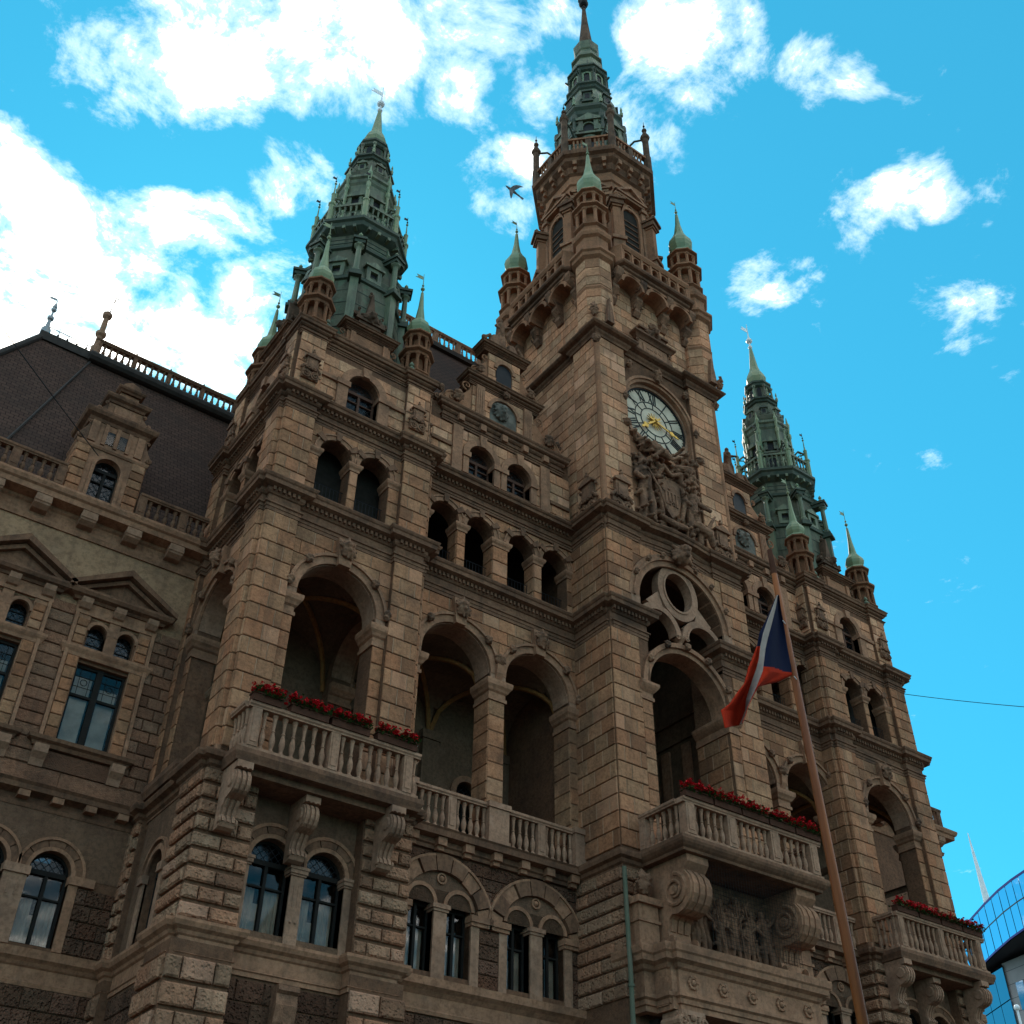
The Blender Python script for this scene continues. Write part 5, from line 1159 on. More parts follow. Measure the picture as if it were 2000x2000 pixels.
ashlar(TOW, 'ashlar_sandstone', TF, -TH+1.0, TH-1.0, 18.0, 19.86, .42, .55, -.0, d0=-.04, holes=[(0, 2.08, 17.85, C3)])
ashlar(TOW, 'brightened_sandstone', TF, -1.85, 1.85, C5+.05, 32.0, .44, .55, -.25, d0=-.29, gap=.018, gz=.022)
# ---- cornices
def tpath(e, seg): return [(TX+x, TY+y) for x, y in seg]
for s in (-1, 1):
    pl = [(-TH+.0, 1.3-TH+2.8), ]
    if s < 0: pts = [(TX-TH, TY+TH), (TX-TH, TY-TH+.14), (TX-TH+.12, TY-TH+.14), (TX-TH+.12, TY-TH), (TX-TH+1.32, TY-TH), (TX-TH+1.32, TY-TH+.6)]
    else: pts = [(TX+TH-1.32, TY-TH+.6), (TX+TH-1.32, TY-TH), (TX+TH-.12, TY-TH), (TX+TH-.12, TY-TH+.14), (TX+TH, TY-TH+.14), (TX+TH, TY+TH)]
    m = MB(); m.mould(pts, corn(C3, .90, .34))
    a, b = sorted((s*(TH-1.32), s*TH)); dentil_row(m, TF, a, b, .05, .16, C3-.36, C3-.25)
    if s < 0: dentil_row(m, TL, TH-1.8, TH-.05, .05, .16, C3-.36, C3-.25)
    obj('cornice', m, 'weathered_sandstone', TOW)
full = [(-TH, TH), (-TH, -TH+.14), (-TH+.12, -TH+.14), (-TH+.12, -TH), (-TH+1.25, -TH), (-TH+1.25, -TH+.10)]
midc = [(-1.2, -TH+.05), (-.6, -TH-.02), (0, -TH-.05), (.6, -TH-.02), (1.2, -TH+.05)]
m = MB(); m.mould([(TX+x, TY+y) for x, y in full+midc+[(-x, y) for x, y in full[::-1]]], corn(C4+.06, .80, .36)); obj('cornice', m, 'weathered_sandstone', TOW)
c5p = [(-TH+.22, TH), (-TH+.22, -TH+1.40), (-TH+.02, -TH+1.40), (-TH+.02, -TH+.02), (-TH+1.40, -TH+.02), (-TH+1.40, -TH+.18)]
m = MB(); m.mould([(TX+x, TY+y) for x, y in c5p+[(-x, y) for x, y in c5p[::-1]]], [(-.1, C5-.34), (.02, C5-.34), (.04, C5-.26), (.10, C5-.20), (.12, C5-.12), (.26, C5-.08), (.32, C5-.02), (.32, C5+.04), (-.1, C5+.10)]); obj('cornice', m, 'weathered_sandstone', TOW)
# cartouches at the shaft foot
for s in (-1, 1):
    cartouche(TOW, TF, s*2.12, -.03, C4+.12, 1.22)
    cartouche(TOW, TL if s < 0 else TR, 2.12 if s < 0 else -2.12, -.03, C4+.12, 1.22)
# ---- great arch with tracery
m = MB(); fring(m, TF, 0, 15.08, 1.45, 1.62, -.62, -.02, n=24); fring(m, TF, 0, 15.08, 1.60, 1.74, -.5, .06, n=24); obj('archivolt', m, 'dressed_sandstone', TOW)
for t in (28, 62, 90, 118, 152):
    leafy('carved_leaf', TOW, TF, 1.68*cos(radians(t)), .08, 15.08+1.68*sin(radians(t)), .30, .32, seed=1)
for s in (-1, 1):
    m = MB(); m.mould([TF.p(u, d, 0)[:2] for u, d in ([(-1.90, 0), (-1.45, 0), (-1.45, -1.3)] if s < 0 else [(1.45, -1.3), (1.45, 0), (1.90, 0)])],
            [(-.02, 14.55), (.05, 14.55), (.05, 14.65), (.02, 14.67), (.02, 14.78), (.08, 14.84), (.14, 14.92), (.17, 14.98), (.17, 15.06), (-.02, 15.08)]); obj('impost', m, 'dressed_sandstone', TOW)
for s in (-1, 1):
    m = MB(); fprism(m, TF, [(s*1.45, 15.08), (s*1.66, 15.08), (s*1.80, 16.4), (s*1.80, 17.85), (s*1.68, 17.85), (s*1.66, 16.2)], -.6, -.02); obj('arch_jamb', m, 'dressed_sandstone', TOW)
m = MB(); fring(m, TF, 0, 17.85, 1.66, 1.84, -.5, .03, n=26); fring(m, TF, 0, 17.85, 1.84, 1.92, -.3, .10, n=26); fring(m, TF, 0, 17.85, 1.92, 2.06, -.2, .05, n=26); obj('archivolt', m, 'dressed_sandstone', TOW)
for s in (-1, 1):
    m = MB(); fbox(m, TF, *sorted((s*1.66, s*2.0)), -.3, .05, 17.36, 17.86); obj('arch_springer', m, 'pale_sandstone', TOW)
    for t in (25, 50, 70): leafy('carved_leaf', TOW, TF, s*1.98*cos(radians(t)), .08, 17.85+1.98*sin(radians(t)), .24, .30, seed=2)
leafy('carved_keystone', TOW, TF, 0, .20, 19.95, 1.05, 1.0, seed=11)
m = MB(); fring(m, TF, 0, 18.72, .56, .80, -.34, -.06, 2*pi, 0, n=30, k=1.22); fring(m, TF, 0, 18.72, .54, .60, -.36, -.03, 2*pi, 0, n=30, k=1.22); obj('oval_tracery', m, 'pale_sandstone', TOW)
for s in (-1, 1):
    m = MB(); fring(m, TF, s*.86, 17.15, .64, .84, -.34, -.06, n=16); fring(m, TF, s*.86, 17.15, .62, .68, -.36, -.03, n=16); obj('arch_tracery', m, 'pale_sandstone', TOW)
    m = MB(); fprism(m, TF, [(s*.05, 17.5), (s*.62, 17.95), (s*.78, 18.5), (s*1.3, 18.0), (s*1.0, 17.85)], -.30, -.10); obj('spandrel_tracery', m, 'pale_sandstone', TOW)
m = MB(); m.lathe(TX, TY-TH+.2, [(.14, 16.8), (.14, 16.9), (.09, 16.93), (.085, 17.02), (.17, 17.12), (.20, 17.18), (.12, 17.2)], 10)
for s in (-1, 1): spiral(m, TF, s*.19, 17.13, .08, -.06, 1.2, .03, s)
obj('colonnette', m, 'pale_sandstone', TOW)
# loggia behind the arch
m = MB(); m.box(TX-2.3, TX+2.3, TY-1.5, TY+2.4, C2-.3, C2-.02); obj('loggia_floor', m, 'dressed_sandstone', TOW)
TW2 = Fr(TX, TY+1.0, 1, 0)
m = MB(); fbox(m, TW2, -2.3, 2.3, -.3, 0, C2, 20.3); fbox(m, TW2, -2.3, 2.3, -.1, 3.0, 19.9, 20.3); fbox(m, TW2, -2.35, -2.3, -.1, 3.0, C2, 20.2); obj('loggia_wall', m, 'plaster_vault', TOW)
for zz in (12.2, 13.4, 15.6, 16.3):
    m = MB(); fbox(m, Fr(TX+2.30, TY, 0, -1), -2.5, 1.4, 0, .12, zz, zz+.14); obj('inner_cornice', m, 'plaster_vault', TOW)
m = MB(); fbox(m, Fr(TX+2.30, TY, 0, -1), -2.6, 2.0, 0, .04, C2, 20.2); obj('loggia_wall', m, 'plaster_vault', TOW)
m = MB()
for k in range(3): fprism(m, Fr(TX+2.2, TY, 0, -1), [(-1.6+.9*k, C2), (-1.25+.9*k, C2), (-1.25+.9*k, 15.4), (-1.6+.9*k, 15.4)], .02, .10)
obj('pilaster', m, 'dressed_sandstone', TOW)
# ---- clock
CZ = 25.93; CD = -.42
CF = Fr(TX, TY-TH-CD, 1, 0)
m = MB(); fprism(m, CF, [(1.40*cos(2*pi*i/48), CZ+1.40*sin(2*pi*i/48)) for i in range(48)], -.04, .0); obj('clock_dial', m, 'clock_white', TOW)
m = MB(); fring(m, CF, 0, CZ, 1.40, 1.54, -.05, .10, 2*pi, 0, n=48); obj('dial_surround', m, 'pale_sandstone', TOW)
m = MB(); fring(m, CF, 0, CZ, 1.35, 1.41, .0, .05, 2*pi, 0, n=48); fring(m, CF, 0, CZ, .83, .86, .0, .02, 2*pi, 0, n=40); fring(m, CF, 0, CZ, .57, .60, .0, .02, 2*pi, 0, n=32)
ROM = ['XII', 'I', 'II', 'III', 'IIII', 'V', 'VI', 'VII', 'VIII', 'IX', 'X', 'XI']
def stroke(m, a, pts, w, d1=.022):      # stroke in (tangential, radial) about hour angle a
    (t0, r0), (t1, r1) = pts
    P = lambda t, r: (r*sin(a)+t*cos(a), CZ+r*cos(a)-t*sin(a))
    p0, p1 = P(t0, r0), P(t1, r1); dx, dz = p1[0]-p0[0], p1[1]-p0[1]; L = sqrt(dx*dx+dz*dz); nx, nz = -dz/L*w/2, dx/L*w/2
    fprism(m, CF, [(p0[0]+nx, p0[1]+nz), (p1[0]+nx, p1[1]+nz), (p1[0]-nx, p1[1]-nz), (p0[0]-nx, p0[1]-nz)], .002, d1)
for h, txt in enumerate(ROM):
    a = 2*pi*h/12; wd = {'I': .085, 'V': .20, 'X': .20}; tot = sum(wd[c] for c in txt); t = -tot/2; ri, ro = .88, 1.32
    for ch in txt:
        w = wd[ch]; c = t+w/2
        if ch == 'I': stroke(m, a, ((c, ri), (c, ro)), .040)
        elif ch == 'V': stroke(m, a, ((c-.075, ro), (c, ri)), .048); stroke(m, a, ((c+.075, ro), (c, ri)), .026, .020)
        else: stroke(m, a, ((c-.075, ro), (c+.075, ri)), .048); stroke(m, a, ((c+.075, ro), (c-.075, ri)), .026, .020)
        t += w
    stroke(m, a, ((0, .60), (0, .83)), .028); 
    for k in range(1, 5): stroke(m, a+2*pi*k/60, ((0, 1.30), (0, 1.35)), .012)
obj('clock_numerals', m, 'clock_black', TOW)
m = MB()
def hand(m, ang, L, w, d0):
    P = lambda t, r: (r*sin(ang)+t*cos(ang), CZ+r*cos(ang)-t*sin(ang))
    for pts in ([(-.035, -.25), (.035, -.25), (.030, L*.60), (-.030, L*.60)], [(-.02, L*.55), (.02, L*.55), (w, L*.70), (.03, L*.80), (.055, L*.86), (.0, L), (-.055, L*.86), (-.03, L*.80), (-w, L*.70)]):
        fprism(m, CF, [P(t, r) for t, r in pts], d0, d0+.03)
hand(m, radians(105), 1.10, .10, .07); obj('minute_hand', m, 'gold', TOW)
m = MB(); hand(m, radians(228), .96, .13, .11); obj('hour_hand', m, 'gold', TOW)
m = MB(); fprism(m, CF, [((.36 if i % 2 == 0 else .12)*cos(2*pi*i/32), CZ+(.36 if i % 2 == 0 else .12)*sin(2*pi*i/32)) for i in range(32)], .03, .055); m.tube([CF.p(0, .03, CZ), CF.p(0, .17, CZ)], [.09, .05], 12); obj('dial_sunburst', m, 'gold', TOW)
m = MB(); fring(m, TF, 0, 26.02, 1.44, 1.56, -.61, -.16, n=28); fring(m, TF, 0, 26.02, 1.56, 1.66, -.22, -.10, n=28); 
for s in (-1, 1): fbox(m, TF, *sorted((s*1.43, s*1.62)), -.59, -.15, C4+.1, 26.02)
obj('niche_moulding', m, 'dressed_sandstone', TOW)
m = MB(); fprism(m, TF, arch_pts(0, 1.45, 26.02, 20)+[(1.45, 24.3), (-1.45, 24.3)], -.62, -.468); obj('niche_back', m, 'brightened_sandstone', TOW)
leafy('carved_keystone', TOW, TF, 0, -.05, 27.85, .50, .85, seed=12)
for s in (-1, 1):
    leafy('carved_leaf', TOW, TF, s*1.30, -.08, 27.70, .36, .42, seed=2); leafy('carved_leaf', TOW, TF, s*1.60, -.08, 26.0, .30, .5, seed=2); leafy('carved_leaf', TOW, TF, s*1.62, -.04, 24.75, .44, .40, seed=5)
# ---- coat of arms group under the clock
RY = TY-TH+.18
pr = []
P = lambda u, d, z: (TX+u, RY-d, z)
sh = MB(); fprism(sh, Fr(TX, RY, 1, 0), [(-.42, 23.1), (.42, 23.1), (.45, 22.4), (.30, 21.8), (0, 21.5), (-.30, 21.8), (-.45, 22.4)], .05, .22)
for i in range(4): fbox(sh, Fr(TX, RY, 1, 0), -.26+.15*i, -.18+.15*i, .21, .25, 22.0, 22.5)
fbox(sh, Fr(TX, RY, 1, 0), -.34, .34, .21, .245, 22.5, 22.56); fring(sh, Fr(TX, RY, 1, 0), 0, 22.0, .10, .15, .21, .25, n=8); obj('shield', sh, 'carved_sandstone', TOW)
pr += [('c', [P(-.5, .2, 23.0), P(-.35, .35, 23.35), (P(0, .3, 23.2)), P(.35, .35, 23.35), P(.55, .2, 23.0)], [.09, .11, .08, .11, .09]),
       ('c', [P(-.5, .2, 23.1), P(-.58, .25, 22.5), P(-.40, .2, 21.6)], [.07, .10, .07]), ('c', [P(.5, .2, 23.1), P(.60, .25, 22.5), P(.42, .2, 21.6)], [.07, .10, .07])]
pr += figure(TX-1.02, RY-.12, 21.0, 2.35, 21, False) + figure(TX+.98, RY-.12, 20.95, 2.25, 22, False)
pr += [('c', [P(-1.1, .42, 22.9), P(-.75, .48, 22.2), P(-.45, .45, 21.5)], [.035, .04, .035]), ('c', [P(1.25, .35, 21.3), P(1.5, .45, 21.9), P(1.75, .40, 22.25)], [.10, .06, .04]), ('c', [P(1.0, .3, 21.6), P(1.3, .5, 21.3), P(1.5, .4, 21.0)], [.16, .14, .1])]
pr += [('b', P(.98, .12, 23.42), .26, .35), ('c', [P(.75, .2, 23.35), P(1.0, .3, 23.6), P(1.25, .2, 23.4)], [.08, .12, .07]), ('b', P(-1.05, .15, 23.35), .18)]
pr += [('c', [P(-.95, .15, 24.25), P(-.55, .35, 24.0), P(-.1, .40, 23.85)], [.16, .20, .12]), ('c', [P(-1.2, .1, 24.5), P(-1.0, .2, 24.1)], [.10, .16]), ('c', [P(-.7, .4, 24.2), P(-.45, .5, 23.9), P(-.75, .35, 23.6)], [.07, .09, .06]),
       ('c', [P(.45, .12, 23.9), P(.85, .28, 23.85), P(1.15, .2, 24.05)], [.10, .16, .10]), ('c', [P(.9, .2, 23.7), P(1.1, .15, 23.3)], [.12, .08])]
pr += [('c', [P(-1.3, .08, 20.95), P(0, .16, 20.95), P(1.3, .08, 20.95)], [.12, .14, .12]), ('c', [P(-.5, .25, 21.3), P(0, .32, 21.15), P(.5, .25, 21.3)], [.10, .12, .10])]
rnd = random.Random(5)
for i in range(170):
    u, z = rnd.uniform(-1.38, 1.38), rnd.uniform(20.9, 24.5); a = rnd.uniform(0, 6.28); L = rnd.uniform(.18, .42); k = .34 if .5 < abs(u) < 1.3 else .10
    pr.append(('c', [P(u, k*.3, z), P(u+L*.5*cos(a), .10+rnd.uniform(0, k), z+L*.5*sin(a)), P(u+L*cos(a)+.05*sin(a), .04, z+L*sin(a))], [.06, rnd.uniform(.05, .085), .035]))
sculpt('coat_of_arms_relief', pr, .022, 'carved_sandstone', TOW, rough=.03)
m = MB(); fprism(m, Fr(TX, RY, 1, 0), [(-1.42, 20.7), (1.42, 20.7), (1.42, 24.4), (-1.42, 24.4)], -.12, .02); obj('relief_field', m, 'brightened_sandstone', TOW)
m = MB(); fring(m, Fr(TX, RY, 1, 0), 0, 23.0, .95, 1.06, 0, .18, pi, 0, n=18); obj('relief_arch', m, 'brightened_sandstone', TOW)
# ---- plaque over the clock
m = MB(); fbox(m, TF, -.66, .66, -.3, -.12, 28.66, 29.45); fbox(m, TF, -.50, .50, -.14, -.09, 28.75, 29.35)
for i in range(4):
    for j in range(2): fbox(m, TF, -.38+.2*i, -.24+.2*i, -.10, -.075, 28.86+.24*j, 28.98+.24*j)
obj('plaque', m, 'dressed_sandstone', TOW)
m = MB(); m.mould([TF.p(u, d, 0)[:2] for u, d in ((-.80, -.3), (-.80, -.1), (.80, -.1), (.80, -.3))], [(-.1, 29.45), (.02, 29.45), (.06, 29.52), (.10, 29.56), (.18, 29.60), (.18, 29.68), (-.1, 29.7)]); fbox(m, TF, -.62, .62, -.3, -.08, 29.7, 30.0); fbox(m, TF, -.7, .7, -.3, .0, 30.0, 30.1); obj('plaque_cornice', m, 'weathered_sandstone', TOW)
for s in (-1, 1):
    m = MB(); volute(m, TF, s*.66, 28.64, .45, .8, -.28, -.12, s); obj('plaque_scroll', m, 'carved_sandstone', TOW)
leafy('carved_crest', TOW, TF, 0, -.1, 29.95, .9, .45, seed=13); leafy('carved_crest', TOW, TF, 0, -.1, 30.35, .5, .5, seed=14)
# ---- corbelled gallery with corner turrets
for F in (TF, TL, TR):
    for i in range(4):
        c = -1.95+1.3*i
        if abs(c) > 1.9: c = math.copysign(1.78, c)
        m = MB(); dprism(m, F, [(-.3, 30.62), (-.18, 30.62), (-.05, 30.80), (-.08, 31.0), (.10, 31.25), (.08, 31.42), (.32, 31.70), (.40, 31.90), (.40, 32.05), (-.3, 32.05)], c-.15, c+.15)
        for s in (-1, 1): spiral(m, Fr(*F.p(c+s*.16, 0, 0)[:2], *F.n), .18, 31.72, .15, 0, 1.4, .035, s); spiral(m, Fr(*F.p(c+s*.16, 0, 0)[:2], *F.n), -.08, 30.95, .11, 0, 1.3, .03, s)
        obj('corbel', m, 'carved_sandstone', TOW)
    for i in range(3):
        c = -1.19+1.19*i
        m = MB(); fring(m, F, c, 31.45, .44, .56, -.28, .36, n=10); fprism(m, F, [(c-.60, 32.05)]+arch_pts(c, .44, 31.45, 10)[1:-1]+[(c+.60, 32.05)], -.28, .36)if False else None
        fbox(m, F, c-.62, c+.62, -.28, .36, 31.92, 32.05); obj('corbel_arch', m, 'brightened_sandstone', TOW)
a_, b_ = 3.42, 1.62
gpts = []
def gal(e, k): # octagon-like gallery plan with long main sides
    L = [(-e, k), (-e, -k), (-e+.55, -k-.25), (-k-.25, -e+.55), (-k, -e), (k, -e), (k+.25, -e+.55), (e-.55, -k-.25), (e, -k), (e, k)]
    return [(TX+x, TY+y) for x, y in L]
gp_ = gal(3.20, 1.62)
m = MB(); m.mould(gp_, [(-1.0, 32.04), (-.12, 32.04), (-.06, 32.10), (.0, 32.14), (.02, 32.24), (.14, 32.28), (.18, 32.34), (.18, 32.42), (-.3, 32.44)])
m.add([(x, y, 32.43) for x, y in gp_]+[(TX+3.2, TY+3.0, 32.43), (TX-3.2, TY+3.0, 32.43)], [tuple(range(len(gp_)+2))]); obj('gallery_floor', m, 'weathered_sandstone', TOW)
m = MB(); m.mould(gp_, [(-.30, 33.22), (.0, 33.22), (.04, 33.28), (.08, 33.36), (.08, 33.44), (-.32, 33.45)]); m.mould(gp_, [(-.26, 32.43), (0, 32.43), (0, 32.58), (-.26, 32.58)]); obj('parapet', m, 'brightened_sandstone', TOW)
def parapet(F, u0, u1):
    n = max(1, round((u1-u0)/.46)); w = (u1-u0)/n; m = MB()
    wall(m, F, u0, u1, 32.58, 33.22, [(u0+w*i+.09, u0+w*(i+1)-.09, 32.66, 33.02-.0) for i in range(n)], -.22, -.04)
    for i in range(n+1): fbox(m, F, u0+w*i-.05, u0+w*i+.05, -.05, .0, 32.58, 33.22)
    obj('parapet_panel', m, 'brightened_sandstone', TOW)
parapet(Fr(TX, TY-3.20, 1, 0), -1.6, 1.6); parapet(Fr(TX-3.2, TY, 0, -1), -1.6, 1.6); parapet(Fr(TX+3.2, TY, 0, 1), -1.6, 1.6)
for (sx, sy) in ((-1, -1), (1, -1), (-1, 1), (1, 1)):
    for (p0, p1) in (((2.65, 1.87), (3.2, 1.62)), ((1.62, 3.2), (1.87, 2.65))):
        m = MB(); q0 = Vector((TX+sx*p0[0], TY+sy*p0[1], 0)); q1 = Vector((TX+sx*p1[0], TY+sy*p1[1], 0)); d = (q1-q0); L = d.length; d.normalize(); FP = Fr(q0.x, q0.y, d.x, d.y)
        fbox(m, FP, 0, L, -.12, .10, 32.5, 33.3); obj('parapet_panel', m, 'brightened_sandstone', TOW)
    # octagonal corner shaft and lantern turret
    x, y = TX+sx*2.43, TY+sy*2.43
    m = MB(); m.lathe(x, y, [(.66, C5+.1), (.66, 30.4), (.70, 30.5), (.66, 30.6), (.66, 32.05), (.80, 32.15), (.82, 32.3), (.90, 32.36), (.90, 32.46), (.64, 32.5), (.64, 33.3), (.76, 33.38), (.80, 33.52), (.80, 33.62), (.55, 33.66)], 8, pi/8); obj('turret_shaft', m, 'brightened_sandstone', TOW)
    for k in range(8):
        F = oct_face(x, y, .66, k)
        for z0, z1 in ((C5+.14, 30.4), (30.62, 32.0)): ashlar(TOW, 'brightened_sandstone', F, -.25, .25, z0, z1, .44, .9, .02, d0=-.01, gz=.022) if (sx, sy) != (1, 1) else None
    turret(TOW, x, y, 33.3, 0, .60, (34.15, 35.35, 36.35, 37.95, 39.3), 'brightened_sandstone')
    m = MB(); fprism(m, Fr(x, y-.0, 1, 0), [(-.16, C5+.1), (.16, C5+.1), (.10, 29.3), (0, 29.9), (-.10, 29.3)], .60, .78) if sy < 0 else None
    if sy < 0: obj('shaft_scroll', m, 'carved_sandstone', TOW); leafy('carved_leaf', TOW, Fr(x+sx*.45, y-.45, .7071, .7071*sx), 0, .12, 29.15, .42, .9, seed=15)
# ---- octagon storey
OR = 2.22
m = MB(); m.lathe(TX, TY, [(2.30, 32.5), (2.30, 34.0), (OR, 34.1), (OR, 40.1)], 8, -pi/2-pi/8); OCT = obj('octagon_storey', m, 'brightened_sandstone', HALL)
def oring(name, pr, mat='weathered_sandstone', par=None):
    mm = MB(); mm.lathe(TX, TY, pr, 8, -pi/2-pi/8); return obj(name, mm, mat, par or OCT)
oring('base_course', [(2.32, 33.9), (2.46, 33.95), (2.46, 34.1), (2.3, 34.16)])
oring('string_course', [(OR, 39.35), (2.30, 39.40), (2.30, 39.5), (OR, 39.55)], 'brightened_sandstone')
oring('cornice', [(2.2, 40.0), (2.34, 40.1), (2.40, 40.45), (2.62, 40.62), (2.66, 40.80), (2.82, 40.88), (2.84, 41.04), (2.84, 41.12), (1.8, 41.16)])
for k in range(8):
    F = oct_face(TX, TY, OR, k)
    mm = MB(); fring(mm, F, 0, 37.55, .40, .56, -.02, .10, n=12); fbox(mm, F, -.56, -.40, -.02, .10, 35.3, 37.55); fbox(mm, F, .40, .56, -.02, .10, 35.3, 37.55); fbox(mm, F, -.66, .66, -.02, .16, 35.12, 35.3); obj('window_surround', mm, 'brightened_sandstone', OCT)
    mm = MB(); fprism(mm, F, arch_pts(0, .40, 37.55, 10)+[(.40, 35.3), (-.40, 35.3)], -.02, .012); obj('louvre', mm, 'interior_dark', OCT)
    mm = MB()
    for i in range(6): fbox(mm, F, -.38, .38, .01, .05, 35.45+.34*i, 35.50+.34*i)
    obj('louvre_slat', mm, 'weathered_sandstone', OCT)
    mm = MB(); fbox(mm, F, -.72, .72, -.02, .22, 38.45, 38.58); fbox(mm, F, -.80, .80, -.02, .28, 38.58, 38.68); fprism(mm, F, [(-.84, 38.68), (.84, 38.68), (0, 39.32)], -.02, .12); fprism(mm, F, [(-.88, 38.66), (-.72, 38.66), (0, 39.26), (.72, 38.66), (.88, 38.66), (0, 39.42)], .10, .26); obj('pediment', mm, 'dressed_sandstone', OCT)
    for s in (-1, 1):
        mm = MB(); a, b = sorted((s*.60, s*.82)); fbox(mm, F, a, b, -.02, .12, 34.2, 38.3); fbox(mm, F, a-.04, b+.04, -.02, .20, 38.25, 38.46); obj('pilaster', mm, 'dressed_sandstone', OCT)
    mm = MB(); fring(mm, F, 0, 38.1, .14, .20, .0, .08, 2*pi, 0, n=12); obj('roundel', mm, 'dressed_sandstone', OCT)
    # corner aedicules standing clear
    d = Vector((cos(-pi/2-pi/8+k*pi/4), sin(-pi/2-pi/8+k*pi/4), 0)); Fv = Fr(TX, TY, d.x, d.y)
    mm = MB(); fbox(mm, Fv, 1.9, 2.66, -.24, .24, 32.9, 35.0); fbox(mm, Fv, 1.9, 2.74, -.30, .30, 35.0, 35.18); obj('pier_base', mm, 'dressed_sandstone', OCT)
    mm = MB(); fbox(mm, Fv, 2.28, 2.60, -.16, .16, 35.18, 37.15); fbox(mm, Fv, 2.24, 2.66, -.20, .20, 37.15, 37.25); fbox(mm, Fv, 1.95, 2.12, -.18, .18, 35.18, 37.3); obj('aedicule_post', mm, 'brightened_sandstone', OCT)
    mm = MB(); fbox(mm, Fv, 1.95, 2.72, -.28, .28, 37.25, 37.5); fbox(mm, Fv, 1.95, 2.80, -.34, .34, 37.5, 37.64); fprism(mm, Fv, [(1.95, 37.64), (2.78, 37.64), (2.50, 37.74), (2.22, 38.1), (2.12, 38.6), (1.95, 38.6)], -.10, .10); m_ = mm; obj('aedicule_cap', mm, 'weathered_sandstone', OCT)
    mm = MB(); x, y = TX+d.x*2.62, TY+d.y*2.62; finial(mm, x, y, 37.64, 1.5); obj('finial', mm, 'dressed_sandstone', OCT)
    F2 = oct_face(TX, TY, 2.62, k)
    for u in (-.62, 0, .62):
        mm = MB(); fbox(mm, F2, u-.09, u+.09, -.30, .02, 40.36, 40.64); fbox(mm, F2, u-.07, u+.07, -.32, -.10, 40.14, 40.36); obj('bracket', mm, 'dressed_sandstone', OCT)
    # balustrade of the upper gallery
    F3 = oct_face(TX, TY, 2.66, k); L = 2.66*sin(pi/8)
    mm = MB(); fbox(mm, F3, -L, L, -.14, .02, 41.13, 41.22); fbox(mm, F3, -L, L, -.16, .05, 41.98, 42.10); obj('handrail', mm, 'brightened_sandstone', OCT)
    mm = MB(); fbox(mm, F3, -.13, .13, -.14, .03, 41.22, 41.98); obj('pedestal', mm, 'rust_stone', OCT)
    for u in (-.66, -.48, -.30, .30, .48, .66): baluster(OCT, F3.p(u*.95, -.06, 41.221), .757, 'dressed_sandstone', 8, 1.1)
    x, y, _ = oct_v(TX, TY, 2.64, k, 0)
    mm = MB(); mm.lathe(x, y, [(.17, 41.1), (.17, 42.2), (.14, 42.3), (.14, 43.55), (.20, 43.62), (.22, 43.74), (.14, 43.8), (.12, 44.0), (.06, 44.15)], 8); mm.ball((x, y, 44.28), .12, 8); obj('gallery_post', mm, 'rust_stone', OCT)
    mm = MB(); mm.tube([(x, y, 44.3), (x, y, 44.95)], [.03, .01], 6); mm.ball((x, y, 44.62), .055, 8); obj('vane', mm, 'iron', OCT)
    xi, yi, _ = oct_v(TX, TY, 1.60, k, 0)
    mm = MB(); mm.tube([(x, y, 43.6), ((x+xi)/2, (y+yi)/2, 43.85), (xi, yi, 43.5)], .05, 6); obj('flying_brace', mm, 'copper_dark', OCT)
# ---- copper crown of the tower
m = MB(); m.lathe(TX, TY, [(1.74, 41.1), (1.62, 43.0), (1.42, 45.6)], 8, -pi/2-pi/8); TSP = obj('tower_spire', m, 'copper_patina', HALL)
oring('cornice', [(1.40, 45.55), (1.50, 45.7), (1.52, 45.95), (1.64, 46.1), (1.64, 46.28), (1.3, 46.38)], 'copper_dark', TSP)
oring('onion', [(1.40, 46.35), (1.28, 46.45), (1.34, 46.7), (1.37, 47.0), (1.29, 47.5), (1.10, 48.1), (.96, 48.5), (.92, 48.62)], 'copper_patina', TSP)
oring('cornice', [(.92, 48.55), (1.02, 48.65), (1.05, 48.8), (1.14, 48.88), (1.14, 49.0), (.8, 49.06)], 'copper_dark', TSP)
oring('upper_lantern', [(.84, 49.0), (.80, 50.4)], 'copper_patina', TSP)
oring('cornice', [(.80, 50.3), (.92, 50.38), (.98, 50.52), (1.06, 50.56), (1.06, 50.66), (.8, 50.72)], 'copper_dark', TSP)
oring('dome', [(.88, 50.7), (.80, 50.85), (.84, 51.05), (.80, 51.5), (.70, 51.8), (.68, 51.9)], 'copper_patina', TSP)
oring('neck_ring', [(.68, 51.86), (.82, 51.95), (.82, 52.08), (.60, 52.2), (.55, 52.7), (.53, 52.95)], 'copper_patina', TSP)
oring('neck_ring', [(.53, 52.85), (.60, 52.95), (.66, 53.3), (.68, 53.5), (.56, 53.62), (.42, 53.75)], 'copper_patina', TSP)
oring('spike', [(.40, 53.7), (.36, 54.2), (.31, 54.8), (.19, 56.2), (.11, 57.6), (.07, 58.1)], 'rust_stone', TSP)
mm = MB(); mm.ball((TX, TY, 58.35), .26, 12); mm.ball((TX, TY, 57.9), .13, 10); mm.lathe(TX, TY, [(.16, 58.6), (.22, 58.66), (.22, 58.72), (.1, 58.75)], 10); obj('ball', mm, 'iron', TSP)
sculpt('knight_figure', figure(TX, TY, 58.72, 1.7, 9), .04, 'iron', TSP, rough=.01)
